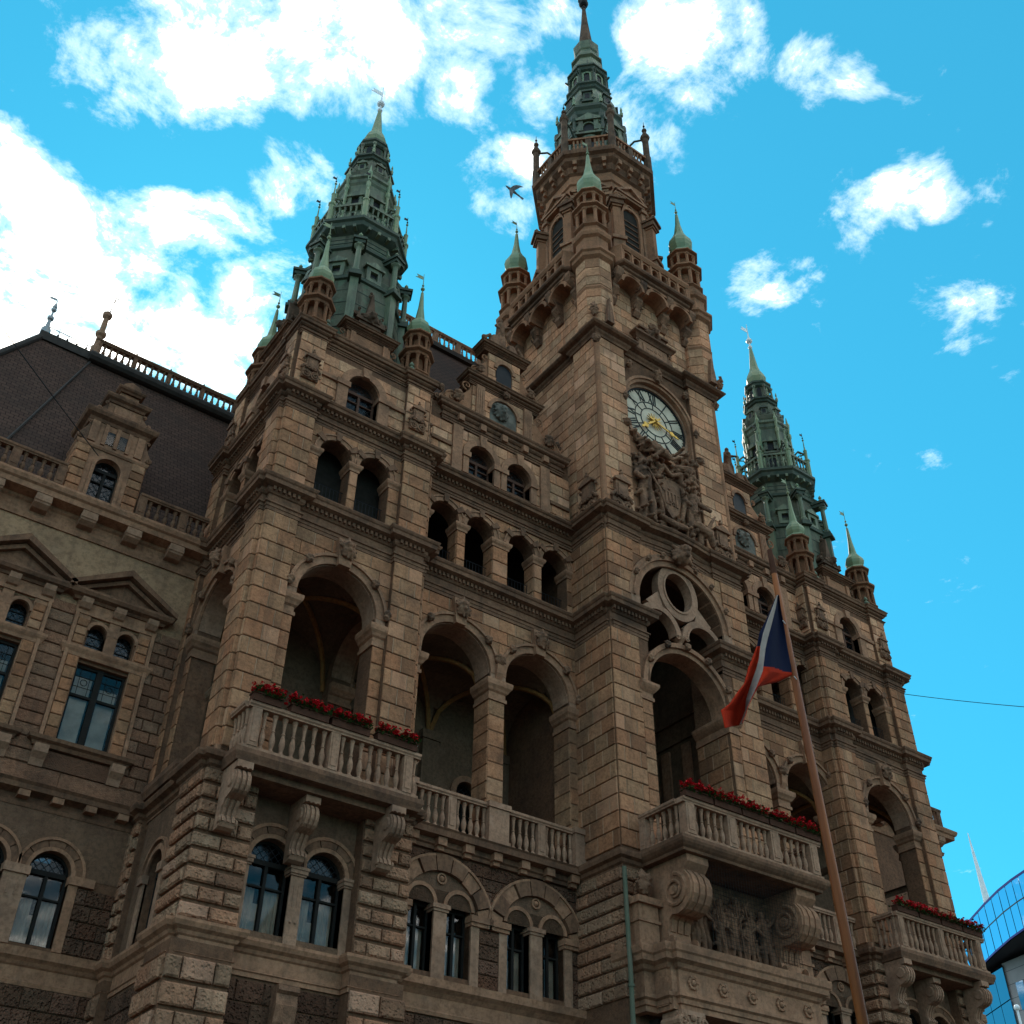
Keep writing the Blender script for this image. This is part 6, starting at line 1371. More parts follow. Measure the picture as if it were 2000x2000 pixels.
for k in range(8):
    F = oct_face(TX, TY, 1.64, k); mm = MB()
    fring(mm, F, 0, 43.3, .26, .40, -.05, .06, n=10); fbox(mm, F, -.40, -.26, -.05, .06, 41.3, 43.3); fbox(mm, F, .26, .40, -.05, .06, 41.3, 43.3); fbox(mm, F, -.60, .60, -.05, .12, 43.75, 43.9)
    fbox(mm, F, -.44, -.24, -.12, .08, 44.05, 44.8); fbox(mm, F, .24, .44, -.12, .08, 44.05, 44.8); fbox(mm, F, -.56, .56, -.12, .14, 44.8, 44.95); fprism(mm, F, [(-.52, 44.95), (.52, 44.95), (0, 45.35)], -.15, .12); fring(mm, F, 0, 44.42, .22, .28, -.1, .06, n=8)
    for s in (-1, 1): volute(mm, F, s*.44, 43.95, .20, .8, -.08, .05, s)
    obj('aedicule', mm, 'copper_patina', TSP)
    mm = MB(); fprism(mm, F, arch_pts(0, .26, 43.3, 8)+[(.26, 41.3), (-.26, 41.3)], -.1, .004); fbox(mm, F, -.22, .22, -.14, -.01, 44.1, 44.6); obj('louvre', mm, 'iron', TSP)
    x, y, _ = oct_v(TX, TY, 1.62, k, 0); mm = MB(); mm.lathe(x, y, [(.13, 41.2), (.10, 44.8), (.16, 45.0), (.16, 45.3)], 8); obj('column', mm, 'copper_dark', TSP)
    x, y, _ = oct_v(TX, TY, 1.62, k, 0); mm = MB(); mm.lathe(x, y, [(.08, 46.28), (.09, 46.5), (.04, 46.6), (.07, 46.75), (.02, 47.0)], 6); obj('finial', mm, 'copper_bright', TSP)
    F = oct_face(TX, TY, 1.33, k); mm = MB(); fbox(mm, F, -.20, .20, -.4, .06, 46.95, 47.6); fbox(mm, F, -.26, .26, -.4, .13, 47.6, 47.7)
    for s in (-1, 1): spiral(mm, F, s*.26, 47.05, .11, .02, 1.2, .04, s)
    fbox(mm, F, -.26, .26, -.3, .10, 46.82, 46.95); obj('dormer', mm, 'copper_dark', TSP); mm = MB(); fbox(mm, F, -.11, .11, -.2, .066, 47.08, 47.48); obj('louvre', mm, 'iron', TSP)
    F = oct_face(TX, TY, .85, k); mm = MB(); fring(mm, F, 0, 49.95, .14, .22, -.05, .05, n=8); fbox(mm, F, -.22, -.14, -.05, .05, 49.2, 49.95); fbox(mm, F, .14, .22, -.05, .05, 49.2, 49.95); fbox(mm, F, -.16, .16, -.05, .07, 49.1, 49.22); obj('aedicule', mm, 'copper_bright', TSP)
    mm = MB(); fprism(mm, F, arch_pts(0, .14, 49.95, 8)+[(.14, 49.22), (-.14, 49.22)], -.1, .004); obj('louvre', mm, 'iron', TSP)
    x, y, _ = oct_v(TX, TY, .95, k, 0); mm = MB(); mm.lathe(x, y, [(.09, 49.02), (.07, 50.1), (.11, 50.18), (.11, 50.3)], 6); mm.tube([(x, y, 49.9), (x+(x-TX)*.22, y+(y-TY)*.22, 50.05)], [.07, .05], 6); obj('column', mm, 'copper_dark', TSP)

# ---------------------------------------------------------------- portal and balcony of the tower
PY = 18.08
m = MB(); m.box(TX-2.45, TX+2.45, PY+.35, TY-TH+.2, 6.55, 7.80); m.box(TX-2.84, TX+2.84, TY-TH-.02, TY-TH+.6, GROUND, C2-.2); POR = obj('portal', m, 'dressed_sandstone', HALL)
pp = [(TX-2.95, TY-TH+.3), (TX-2.95, PY+.55), (TX-2.62, PY+.55), (TX-2.62, PY+.14), (TX-2.44, PY+.14), (TX-2.44, PY), (TX+2.44, PY), (TX+2.44, PY+.14), (TX+2.62, PY+.14), (TX+2.62, PY+.55), (TX+2.95, PY+.55), (TX+2.95, TY-TH+.3)]
m = MB(); m.mould([(x, y+.3 if False else y) for x, y in pp], [(-.4, 6.45), (-.20, 6.45), (-.20, 6.56), (-.16, 6.58), (-.16, 6.68), (-.10, 6.72), (-.10, 6.80), (-.20, 6.82), (-.20, 7.28), (-.14, 7.32), (-.10, 7.40), (.0, 7.46), (.02, 7.58), (.06, 7.62), (.08, 7.74), (.08, 7.78), (-.4, 7.84)]); m.box(TX-2.4, TX+2.4, PY+.26, PY+1.0, 6.46, 7.8); obj('entablature', m, 'dressed_sandstone', POR)
PFm = Fr(TX, PY+.20, 1, 0)
for i in range(5):
    c = -1.85+.92*i; m = MB(); fring(m, PFm, c, 7.05, .09, .14, -.01, .05, 2*pi, 0, n=14); m.ball(PFm.p(c, .03, 7.05), .07, 8)
    for k in range(6): m.ball(PFm.p(c+.13*cos(k*pi/3), .04, 7.05+.13*sin(k*pi/3)), .035, 6)
    obj('rosette', m, 'dressed_sandstone', POR)
# ionic columns under the entablature
for s in (-1, 1):
    x, y = TX+s*1.98, PY+.42
    m = MB(); m.lathe(x, y, [(.30, GROUND), (.30, .2), (.27, .5), (.24, 5.8), (.27, 5.9), (.27, 6.0), (.24, 6.03), (.26, 6.1)], 20); m.smooth = False; obj('column', m, 'pale_sandstone', POR)
    m = MB(); Fc = Fr(x, y, 1, 0); fbox(m, Fc, -.34, .34, -.3, .32, 6.34, 6.44); fbox(m, Fc, -.26, .26, -.26, .28, 6.10, 6.34)
    for t in (-1, 1): spiral(m, Fc, t*.30, 6.22, .15, .28, 1.7, .05, t, pi/2); m.tube([Fc.p(t*.30, -.28, 6.22), Fc.p(t*.30, .30, 6.22)], .13, 12)
    spiral(m, Fr(x-.34, y, 0, -1), .22, 6.22, .15, 0, 1.6, .04, 1, pi/2); m.ball(Fc.p(0, .30, 6.30), .08, 8); obj('capital', m, 'pale_sandstone', POR)
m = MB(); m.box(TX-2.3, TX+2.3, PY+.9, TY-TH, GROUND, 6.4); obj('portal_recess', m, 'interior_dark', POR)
# balcony
TBY = 17.53
m = MB(); m.mould([(TX-2.5, 19.4), (TX-2.5, TBY), (TX+2.5, TBY), (TX+2.5, 19.4)], [(-.6, 9.78), (-.16, 9.78), (-.14, 9.84), (-.08, 9.88), (-.02, 9.94), (0, 10.0), (0, 10.08), (-.6, 10.09)]); m.box(TX-2.2, TX+2.2, TBY+.3, 19.4, 9.80, 10.07); obj('balcony_slab', m, 'weathered_sandstone', POR)
TBF = Fr(TX, TBY, 1, 0)
rail_line(POR, TBF, -2.36, 2.36, -.16, 10.09, 11.03, 'pale_sandstone', posts=(-2.14, -.78, .70, 2.10), step=.215, wd=.11, pw=.14)
for s in (-1, 1):
    SF = Fr(TX+s*2.36, 18.5, 0, s); u0, u1 = (-.78, .60)
    rail_line(POR, SF, (-.60 if s < 0 else -.70), (.70 if s < 0 else .60), -.10, 10.095, 11.028, 'pale_sandstone', posts=((-.50,) if s < 0 else (.50,)), step=.215, wd=.11)
# great scroll consoles
def big_console(cx):
    m = MB(); w = .34; F = Fr(cx, TY-TH-.05, 1, 0)
    pts = [(0, 9.77), (1.45, 9.77), (1.45, 9.60)]+[(.98+.52*cos(t), 9.02+.52*sin(t)) for t in [.9, .5, .1, -.3, -.7, -1.1, -1.5, -1.9]]+[(.72, 8.45), (.66, 8.2), (.70, 8.0), (.86, 7.92), (.90, 7.84), (0, 7.84)]
    dprism(m, F, pts, -w, w)
    for t in (-.2, 0, .2): dprism(m, F, [(.2, 9.5)]+[(d+.035, z) for d, z in pts[3:-4]]+[(.2, 8.0)], t-.07, t+.07)
    for s in (-1, 1):
        FS = Fr(cx+s*w, TY-TH-.05, 0, -1); spiral(m, Fr(*F.p(s*w, 0, 0)[:2], *F.n), .98, 9.02, .40, 0, 2.0, .06, s, pi/2); m.tube([F.p(s*(w-.02), .98, 9.02), F.p(s*(w+.09), .98, 9.02)], [.14, .10], 12)
        m.tube([F.p(s*(w-.02), .80, 7.98), F.p(s*(w+.05), .80, 7.98)], [.12, .09], 10)
    obj('scroll_console', m, 'dressed_sandstone', POR)
big_console(TX-1.82); big_console(TX+1.82)
for s in (-1, 1):
    F = Fr(TX+s*2.55, TY-TH-.1, 1, 0); m = MB(); fbox(m, F, -.30, .30, 0, .42, 7.84, 8.75); fbox(m, F, -.38, .38, 0, .52, 8.75, 8.9); fbox(m, F, -.34, .34, 0, .46, 8.35, 8.42); obj('pedestal', m, 'dressed_sandstone', POR)
    leafy('carved_crest', POR, F, 0, .30, 9.3, .62, .75, seed=16)
# figural relief behind bird netting
RF2 = Fr(TX, TY-TH-.45, 1, 0); m = MB(); fbox(m, RF2, -1.5, 1.5, -.4, 0, 7.84, 9.75); obj('relief_field', m, 'weathered_sandstone', POR)
pr = []
rnd = random.Random(8)
for i in range(11):
    u = -1.36+2.72*i/10+rnd.uniform(-.07, .07); y = TY-TH-.45-.06-(.14 if i % 2 else 0)
    pr += figure(TX+u, y, 7.84, rnd.uniform(.95, 1.45) if i % 2 else rnd.uniform(1.3, 1.7), 40+i, False)
for i in range(110):
    u, z = rnd.uniform(-1.4, 1.4), rnd.uniform(7.9, 9.35); a = rnd.uniform(0, 6.28); L = rnd.uniform(.1, .28); q = RF2.p(u, .03, z); k = rnd.uniform(.04, .26)
    pr.append(('c', [q, (q[0]+L*.5*cos(a), q[1]-k, q[2]+L*.5*sin(a)), (q[0]+L*cos(a), q[1]-.02, q[2]+L*sin(a))], [.035, .04, .018]))
for i in range(5):
    u = rnd.uniform(-1.3, 1.3); pr.append(('c', [RF2.p(u, .30, 8.0), RF2.p(u+rnd.uniform(-.35, .35), .30, 9.35)], [.022, .018]))
pr.append(('c', [RF2.p(-1.4, .05, 7.9), RF2.p(0, .1, 7.9), RF2.p(1.4, .05, 7.9)], [.10, .10, .10]))
sculpt('procession_relief', pr, .019, 'weathered_sandstone', POR, rough=.02)
m = MB(); 
for i in range(33):
    u = -1.44+2.88*i/32; m.tube([RF2.p(u, .95, 7.86), RF2.p(u, .98, 9.78)], .004, 3)
for i in range(22): z = 7.88+1.9*i/21; m.tube([RF2.p(-1.44, .96, z), RF2.p(1.44, .96, z)], .004, 3)
obj('bird_netting', m, 'netting', POR)
# rusticated lower piers of the tower
for s in (-1, 1):
    a, b = sorted((s*1.9, s*2.92)); F = Fr(TX, TY-TH-.10, 1, 0)
    for z0, z1, ch in ((C1+.05, C2-.3, .335), (GROUND+.3, C1-.6, .46)): ashlar(POR, 'rockface_sandstone', F, a, b, z0, z1, ch, .62, .07, d0=-.05, gz=.05, gap=.03, cham=.03, quoin=True)
    F = Fr(TX+s*2.90, TY, 0, s)
    a, b = (TH-1.6, TH+.1) if s < 0 else (-TH-.1, -TH+1.6)
    for z0, z1, ch in ((C1+.05, C2-.3, .335), (GROUND+.3, C1-.6, .46)): ashlar(POR, 'rockface_sandstone', F, a, b, z0, z1, ch, .75, .07, d0=-.05, gz=.05, gap=.03, cham=.03)
m = MB(); m.box(TX-2.90, TX-2.3, TY-TH-.05, TY, GROUND, C2-.1); m.box(TX+2.3, TX+2.90, TY-TH-.05, TY, GROUND, C2-.1); obj('pier_core', m, 'joint_mortar', POR)
tp = [(TX-2.90, TY), (TX-2.90, TY-TH-.10), (TX-2.0, TY-TH-.10), (TX-2.0, TY-TH+.1)]
for pth in (tp, [(2*TX-x, y) for x, y in tp[::-1]]):
    m = MB(); m.mould(pth, [(-.05, C2-.34), (.04, C2-.34), (.04, C2-.28), (.10, C2-.24), (.12, C2-.16), (.22, C2-.12), (.24, C2-.04), (.24, C2+.02), (-.3, C2+.04)]); obj('cornice', m, 'weathered_sandstone', POR)
# copper rainwater pipe
m = MB(); m.tube([(TX-3.02, TY-TH-.30, 9.6), (TX-3.04, TY-TH-.34, 7.9), (TX-3.08, TY-TH-.40, 7.4), (TX-3.08, TY-TH-.40, GROUND)], .055, 10)
for z in (6.9, 6.1, 5.3): m.tube([(TX-3.08, TY-TH-.40, z), (TX-3.08, TY-TH-.40, z+.06)], .075, 10)
obj('rainwater_pipe', m, 'copper_brown', POR)

# ---------------------------------------------------------------- side wings
def wing(x0, x1, near):
    WY = 24.14; F = Fr(0, WY, 1, 0); m = MB()
    if near:
        ops = []; wins = [5.465, 2.935, .405]
        for c in wins: ops.append((c-.60, c+.60, 11.13, 13.20))
        wall(m, F, x0, x1, C2-.1, 17.3, ops, -.5, 0) if False else None
        cur = x0
        for c in sorted(wins):
            fbox(m, F, cur, c-.60, -.5, 0, C2-.1, 14.35); fbox(m, F, c-.60, c+.60, -.5, 0, C2-.1, 11.13); fbox(m, F, c-.60, c+.60, -.3, -.02, 13.20, 13.53)
            wall(m, F, c-.60, c+.60, 13.53, 14.35, [(c-.56, c-.13, 13.55, 14.03), (c+.13, c+.56, 13.55, 14.03)], -.3, 0); cur = c+.60
        fbox(m, F, cur, x1, -.5, 0, C2-.1, 14.35); fbox(m, F, x0, x1, -.5, 0, 14.35, 17.3)
        lw = []
        for pc in (4.855, 2.325, -.205): lw += [(pc-1.105, pc-.235, C1+.16, 8.36), (pc+.235, pc+1.105, C1+.16, 8.36)]
        lw = [w for w in lw if w[0] > x0]
        wall(m, F, x0, x1, C1-.1, C2-.1, lw, -.5, 0)
    else: fbox(m, F, x0, x1, -.5, 0, C1, 17.3)
    fbox(m, F, x0, x1, -.5, 0, GROUND, C1-.1)
    if not near: m.box(x1-.5, x1, WY+.5, WY+8, GROUND, 17.3)
    Wg = obj('side_wing', m, 'joint_mortar', HALL)
    if near:
        m = MB(); fbox(m, F, x0, x1, -.01, .012, 14.36, 16.45); obj('wall_face', m, 'stucco', Wg)
        xs = sorted(wins)
        segs = []; cur = x0
        for c in xs: segs.append((cur, c-.98)); cur = c+.98
        segs.append((cur, 7.3))
        for a, b in segs:
            if b-a > .2: ashlar(Wg, 'wing_blocks', F, a, b, 10.5, 14.60, .285, .50, .045, d0=-.01, gap=.03, gz=.028)
        ashlar(Wg, 'rockface_sandstone', Fr(0, WY-.05, 1, 0), 6.97, 7.40, C1+.10, C2-.5, .30, .9, .10, d0=-.1, gz=.07)
        for c in xs:
            # surround with quoined jambs
            for s in (-1, 1):
                a, b = sorted((c+s*.60, c+s*.98)); mm = MB(); fbox(mm, F, a, b, 0, .06, 11.0, 14.45)
                e0, e1 = sorted((c+s*.90, c+s*.98)); fbox(mm, F, e0, e1, .05, .12, 11.0, 14.45); obj('window_jamb', mm, 'dressed_sandstone', Wg)
                a, b = sorted((c+s*.62, c+s*.88)); ashlar(Wg, 'ashlar_sandstone', F, a, b, 11.12, 13.28, .30, .9, .10, d0=.05, gz=.03); ashlar(Wg, 'ashlar_sandstone', F, a, b, 13.60, 14.30, .24, .9, .10, d0=.05, gz=.03)
            mm = MB(); mm.mould([F.p(u, d, 0)[:2] for u, d in ((c-1.0, -.02), (c-1.0, .06), (c+1.0, .06), (c+1.0, -.02))], [(-.3, 13.28), (.02, 13.28), (.04, 13.36), (.08, 13.42), (.10, 13.47), (.10, 13.53), (-.3, 13.55)]); fbox(mm, F, c-.98, c+.98, -.25, .05, 13.29, 13.53); obj('transom', mm, 'dressed_sandstone', Wg)
            mm = MB(); fbox(mm, F, c-.13, c+.13, -.2, .06, 13.55, 14.40); obj('window_pier', mm, 'dressed_sandstone', Wg)
            for s in (-1, 1):
                mm = MB(); fring(mm, F, c+s*.345, 14.03, .215, .30, -.02, .07, n=10); obj('archivolt', mm, 'dressed_sandstone', Wg)
                mm = MB(); fprism(mm, F, arch_pts(c+s*.345, .215, 14.03, 10)+[(c+s*.345+.215, 13.55), (c+s*.345-.215, 13.55)], -.20, -.19); o = obj('pane', mm, 'leaded_glass', Wg); set_uv(o.data, lambda k: (k.x, k.z))
                mm = MB(); fbox(mm, F, c+s*.345-.215, c+s*.345+.215, -.21, -.17, 13.78, 13.80); fbox(mm, F, c+s*.345-.215, c+s*.345+.215, -.21, -.17, 14.0, 14.02); obj('glazing_bar', mm, 'dark_wood', Wg)
            # frieze with small brackets and pediment
            mm = MB(); fbox(mm, F, c-1.0, c+1.0, 0, .09, 14.40, 14.72); obj('frieze', mm, 'dressed_sandstone', Wg)
            for k in (-.82, 0, .82):
                mm = MB(); dprism(mm, F, [(.08, 14.50), (.16, 14.52), (.26, 14.62), (.30, 14.74), (.08, 14.74)], c+k-.13, c+k+.13); obj('bracket', mm, 'pale_sandstone', Wg)
            mm = MB(); mm.mould([F.p(u, d, 0)[:2] for u, d in ((c-1.06, -.02), (c-1.06, .08), (c+1.06, .08), (c+1.06, -.02))], [(-.2, 14.72), (.05, 14.72), (.09, 14.78), (.20, 14.82), (.24, 14.90), (.24, 14.96), (-.2, 14.97)])
            fprism(mm, F, [(c-1.10, 14.96), (c+1.10, 14.96), (c, 15.60)], 0, .08)
            fprism(mm, F, [(c-1.34, 14.92), (c-1.34, 15.04), (c, 15.84), (c+1.34, 15.04), (c+1.34, 14.92), (c, 15.66)], 0, .38); fprism(mm, F, [(c-1.2, 14.96), (c, 15.62), (c+1.2, 14.96), (c+1.0, 14.96), (c, 15.50), (c-1.0, 14.96)], 0, .22); obj('pediment', mm, 'weathered_sandstone', Wg)
            # casements
            mm = MB(); dg = -.16
            fbox(mm, F, c-.60, c-.54, dg-.04, dg+.04, 11.13, 13.20); fbox(mm, F, c+.54, c+.60, dg-.04, dg+.04, 11.13, 13.20); fbox(mm, F, c-.07, c+.07, dg-.05, dg+.06, 11.13, 13.20); fbox(mm, F, c-.54, c-.07, dg-.04, dg+.04, 13.13, 13.20); fbox(mm, F, c+.07, c+.54, dg-.04, dg+.04, 13.13, 13.20)
            fbox(mm, F, c-.54, c-.07, dg-.04, dg+.04, 12.40, 12.46); fbox(mm, F, c+.07, c+.54, dg-.04, dg+.04, 12.40, 12.46); fbox(mm, F, c-.54, c-.07, dg-.04, dg+.04, 11.13, 11.19); fbox(mm, F, c+.07, c+.54, dg-.04, dg+.04, 11.13, 11.19); obj('window_frame', mm, 'dark_wood', Wg)
            for s in (-1, 1):
                link('pane', pane_mesh(.47, 1.21, 'window_glass'), Wg, F.mat(c+s*.305, dg, 11.19)); link('pane', pane_mesh(.47, .67, 'window_glass'), Wg, F.mat(c+s*.305, dg, 12.46))
                mm = MB()
                for k in (-.12, .12): fbox(mm, F, c+s*.305+k-.006, c+s*.305+k+.006, dg+.01, dg+.02, 12.46, 13.13)
                for k in (12.66, 12.92): fbox(mm, F, c+s*.305-.235, c+s*.305+.235, dg+.01, dg+.02, k-.006, k+.006)
                fring(mm, F, c+s*.305, 12.79, .07, .085, dg+.01, dg+.02, 2*pi, 0, n=12); obj('glazing_bar', mm, 'dark_wood', Wg)
            mm = MB(); fbox(mm, F, c-.9, c+.9, -1.0, -.95, 11, 14.4); obj('room_wall', mm, 'interior_dark', Wg)
            mm = MB(); fbox(mm, F, c-.50, c-.10, -.25, -.24, 11.16, 12.95); fbox(mm, F, c+.12, c+.52, -.27, -.26, 11.16, 12.8); obj('curtain', mm, 'curtain', Wg)
            # sill on brackets
            mm = MB(); mm.mould([F.p(u, d, 0)[:2] for u, d in ((c-1.04, -.02), (c-1.04, .10), (c+1.04, .10), (c+1.04, -.02))], [(-.2, 10.92), (.02, 10.92), (.06, 11.0), (.14, 11.04), (.16, 11.12), (-.2, 11.14)]); obj('window_sill', mm, 'weathered_sandstone', Wg)
            for s in (-1, 1):
                mm = MB(); dprism(mm, F, [(0, 10.48), (.06, 10.48), (.12, 10.62), (.24, 10.74), (.26, 10.92), (0, 10.92)], c+s*.86-.15, c+s*.86+.15); obj('bracket', mm, 'pale_sandstone', Wg)
            mm = MB(); fbox(mm, F, c-.70, c+.70, 0, .05, 10.50, 10.88); obj('apron', mm, 'wing_blocks', Wg)
        for (a, b, zb, zs) in lw:
            window(Wg, F, a, b, zb, zs, -.2); c = (a+b)/2
            mm = MB(); fring(mm, F, c, zs, .435, .52, -.02, .05, n=14); fring(mm, F, c, zs, .66, .72, -.02, .09, n=14); obj('archivolt', mm, 'dressed_sandstone', Wg)
            for i in range(5):
                mm = MB(); fring(mm, F, c, zs, .52, .66, -.02, .055, pi-pi*i/5-.02, pi-pi*(i+1)/5+.02, n=3); obj('voussoir', mm, 'weathered_sandstone', Wg)
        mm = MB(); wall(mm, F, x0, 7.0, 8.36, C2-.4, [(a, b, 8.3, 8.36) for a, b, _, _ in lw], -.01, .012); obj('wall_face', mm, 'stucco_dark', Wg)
        for pc in (4.855, 2.325):
            mm = MB(); fbox(mm, F, pc-.235, pc+.235, -.15, .08, C1+.1, 8.18); fbox(mm, F, pc-.27, pc+.27, -.15, .13, 8.18, 8.36)
            for u in (-.08, .08): fbox(mm, F, pc+u-.02, pc+u+.02, .075, .095, 7.75, 8.05)
            obj('window_pier', mm, 'pale_sandstone', Wg)
            for s in (-1, 1):
                mm = MB(); a, b = sorted((pc+s*1.105, pc+s*1.30)); fbox(mm, F, a, b, -.15, .06, C1+.1, 8.18); fbox(mm, F, a-.02, b+(.32 if s > 0 else .02), -.15, .11, 8.18, 8.36); obj('window_jamb', mm, 'dressed_sandstone', Wg)
        ashlar(Wg, 'dark_rockface', F, 6.16, 6.97, C1+.10, 8.16, .30, .5, .05, d0=-.01); ashlar(Wg, 'dark_rockface', F, 3.44, 3.74, C1+.10, 8.16, .30, .5, .05, d0=-.01)
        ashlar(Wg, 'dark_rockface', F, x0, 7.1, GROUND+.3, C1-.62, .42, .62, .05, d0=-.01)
        ashlar(Wg, 'wing_blocks', F, x0, 7.3, C2+.06, 10.5, .44, 2.0, .02, d0=-.01)
    xa, xb = (x0, 7.2) if near else (32.0, x1)
    end = [] if near else [(x1, WY+6)]
    def run(prof, name='cornice', mat='weathered_sandstone'):
        mm = MB(); mm.mould([(xa, WY), (xb, WY)]+end, prof); return obj(name, mm, mat, Wg)
    run([(-.1, 16.42), (.06, 16.42), (.08, 16.48), (.10, 16.54), (.04, 16.56), (.04, 16.86), (.09, 16.9), (.12, 16.96), (.44, 17.0), (.46, 17.14), (.52, 17.18), (.56, 17.28), (.56, 17.34), (-.1, 17.38)], mat='dressed_sandstone')
    for i in range(40):
        u = 6.36-1.14*i if near else 33+1.14*i
        if not (xa < u < xb): continue
        mm = MB(); dprism(mm, F, [(.03, 16.66), (.22, 16.68), (.36, 16.76), (.42, 16.88), (.43, 16.99), (.03, 16.99)], u-.19, u+.19); mm.tube([F.p(u-.2, .34, 16.86), F.p(u+.2, .34, 16.86)], .08, 8); obj('modillion', mm, 'pale_sandstone', Wg)
    run([(-.1, C2-.46), (.03, C2-.46), (.05, C2-.38), (.0, C2-.36), (.0, C2-.22), (.05, C2-.2), (.24, C2-.16), (.26, C2-.06), (.32, C2), (-.1, C2+.03)])
    if near:
        for i in range(12):
            u = 6.7-.72*i; mm = MB(); fbox(mm, F, u-.12, u+.12, .0, .22, C2-.30, C2-.165); obj('modillion', mm, 'dressed_sandstone', Wg)
    run([(-.1, C1-.62), (.03, C1-.62), (.05, C1-.54), (.0, C1-.52), (.0, C1-.27), (.05, C1-.24), (.10, C1-.18), (.18, C1-.12), (.22, C1+.04), (-.1, C1+.08)], mat='dressed_sandstone')
    # eaves balustrade
    FB = Fr(0, WY-.30, 1, 0)
    if near:
        posts = [6.35, 5.35, 2.95, 1.95, .95]
        rail_line(Wg, FB, 5.12, 7.02, 0, 17.40, 18.14, 'weathered_sandstone', posts=[5.22, 6.35], step=.22, wd=.08); rail_line(Wg, FB, x0, 3.22, 0, 17.40, 18.14, 'weathered_sandstone', posts=[3.12, 2.0, .9], step=.22, wd=.08)
    else: rail_line(Wg, FB, 32.6, x1, 0, 17.40, 18.14, 'weathered_sandstone', posts=[33.5, 35.0, 36.5, x1-.15], step=.22, wd=.08)
    return Wg
WING = wing(-1.5, 7.6, True)
WING2 = wing(32.0, 37.9, False)
m = MB(); m.box(7.5, 32.4, 25.0, 33.0, GROUND, 20.4); obj('rear_range', m, 'stucco_dark', HALL)
# roof of the near wing
m = MB(); RX0 = 1.83
m.add([(-1.6, 24.2, 17.42), (8.2, 24.2, 17.42), (9.2, 28.0, 25.62), (RX0, 28.0, 25.62), (-1.6, 32, 17.4), (8.2, 32, 17.4)], [(0,1,2,3), (3,2,5,4), (0,3,4)])
ROOF = obj('roof', m, 'roof_tiles', HALL); set_uv(ROOF.data, lambda c: (c.x, c.z*1.1))
m = MB(); m.tube([(-1.62, 24.16, 17.45), (RX0, 27.98, 25.66)], .10, 8); obj('hip_flashing', m, 'lead_grey', ROOF)
m = MB(); m.tube([(3.38, 27.85, 25.35), (1.45, 24.25, 17.75)], .035, 6); obj('lightning_cable', m, 'lead_grey', ROOF)
m = MB(); m.box(RX0-.1, 3.3, 27.85, 28.15, 25.45, 25.78); m.tube([(3.3, 27.80, 25.55), (9.2, 27.80, 25.55)], .20, 10); m.box(3.3, 9.2, 27.8, 28.2, 25.5, 25.75); obj('ridge_capping', m, 'lead_grey', ROOF)
RB = Fr(0, 27.95, 1, 0); rail_line(ROOF, RB, 3.35, 9.2, 0, 25.76, 26.46, 'weathered_sandstone', posts=[3.5+1.18*i for i in range(5)], step=.22, wd=.07, n=8, pw=.07)
m = MB()
for i in range(5): finial(m, 3.5+1.18*i, 27.95, 26.46, .5)
obj('finial', m, 'lead_grey', ROOF)
m = MB()
for i in range(5): u = 1.95+.30*i; m.tube([(u, 28, 25.78), (u, 28, 26.12)], .012, 5); m.ball((u, 28, 25.95), .04, 6)
m.tube([(1.8, 28, 26.15), (3.3, 28, 26.10)], .015, 5); obj('ridge_cresting', m, 'iron', ROOF)
m = MB(); m.lathe(3.42, 27.95, [(.16, 25.8), (.16, 26.1), (.11, 26.15), (.10, 26.6), (.17, 26.68), (.17, 26.78), (.09, 26.85), (.09, 27.3), (.08, 27.45), (.15, 27.55), (.16, 27.68), (.08, 27.78)], 10); obj('ridge_post', m, 'pale_sandstone', ROOF)
m = MB(); m.tube([(3.46, 27.95, 27.8), (3.50, 27.95, 28.6)], .018, 6); m.tube([(3.35, 27.95, 28.55), (3.46, 27.95, 28.3), (3.60, 27.95, 28.6)], .018, 6); obj('weather_vane', m, 'iron', ROOF)
m = MB(); m.lathe(1.86, 28, [(.15, 25.7), (.15, 26.0), (.08, 26.05), (.05, 26.4), (.10, 26.45), (.10, 26.55), (.03, 26.6), (.03, 26.8)], 8); m.ball((1.86, 28, 26.9), .09, 8); vane(m, 1.86, 28, 26.9, .6, 1.0); obj('weather_vane', m, 'galvanised', ROOF)
# stone dormer on the wing
DY = 23.86; DF = Fr(4.165, DY, 1, 0); m = MB()
wall(m, DF, -.90, .90, 17.40, 19.10, [(-.33, .33, 17.45, 18.49)], -1.4, 0); fbox(m, DF, -.74, .74, -1.6, 0, 19.1, 19.95); DOR = obj('stone_dormer', m, 'dressed_sandstone', HALL)
for s in (-1, 1):
    a, b = sorted((s*.48, s*.90)); ashlar(DOR, 'ashlar_sandstone', DF, *sorted((s*.56, s*.90)), 17.42, 19.02, .27, .9, .05, d0=-.01)
    ashlar(DOR, 'ashlar_sandstone', Fr(4.165+s*.9, DY+.7, 0, s), -.7, .7, 17.42, 19.02, .27, .7, .03, d0=-.01)
    m = MB(); volute(m, DF, s*.74, 19.14, .24, .75, -.2, .02, s); obj('dormer_scroll', m, 'carved_sandstone', DOR)
    m = MB(); volute(m, DF, s*.46, 20.22, .26, .45, -.2, .0, s); obj('dormer_scroll', m, 'carved_sandstone', DOR)
    m = MB(); fbox(m, DF, s*.17-.10, s*.17+.10, -.05, .012, 19.28, 19.70); obj('pane', m, 'window_glass', DOR); m = MB(); fbox(m, DF, s*.17-.11, s*.17+.11, -.05, .006, 19.27, 19.71); obj('window_reveal', m, 'interior_dark', DOR)
for u in (-.62, -.32, .0, .32, .62):
    m = MB(); fbox(m, DF, u-.05 if abs(u) < .4 else u-.10, u+.05 if abs(u) < .4 else u+.10, 0, .05, 19.2, 19.88); obj('pilaster', m, 'dressed_sandstone', DOR)
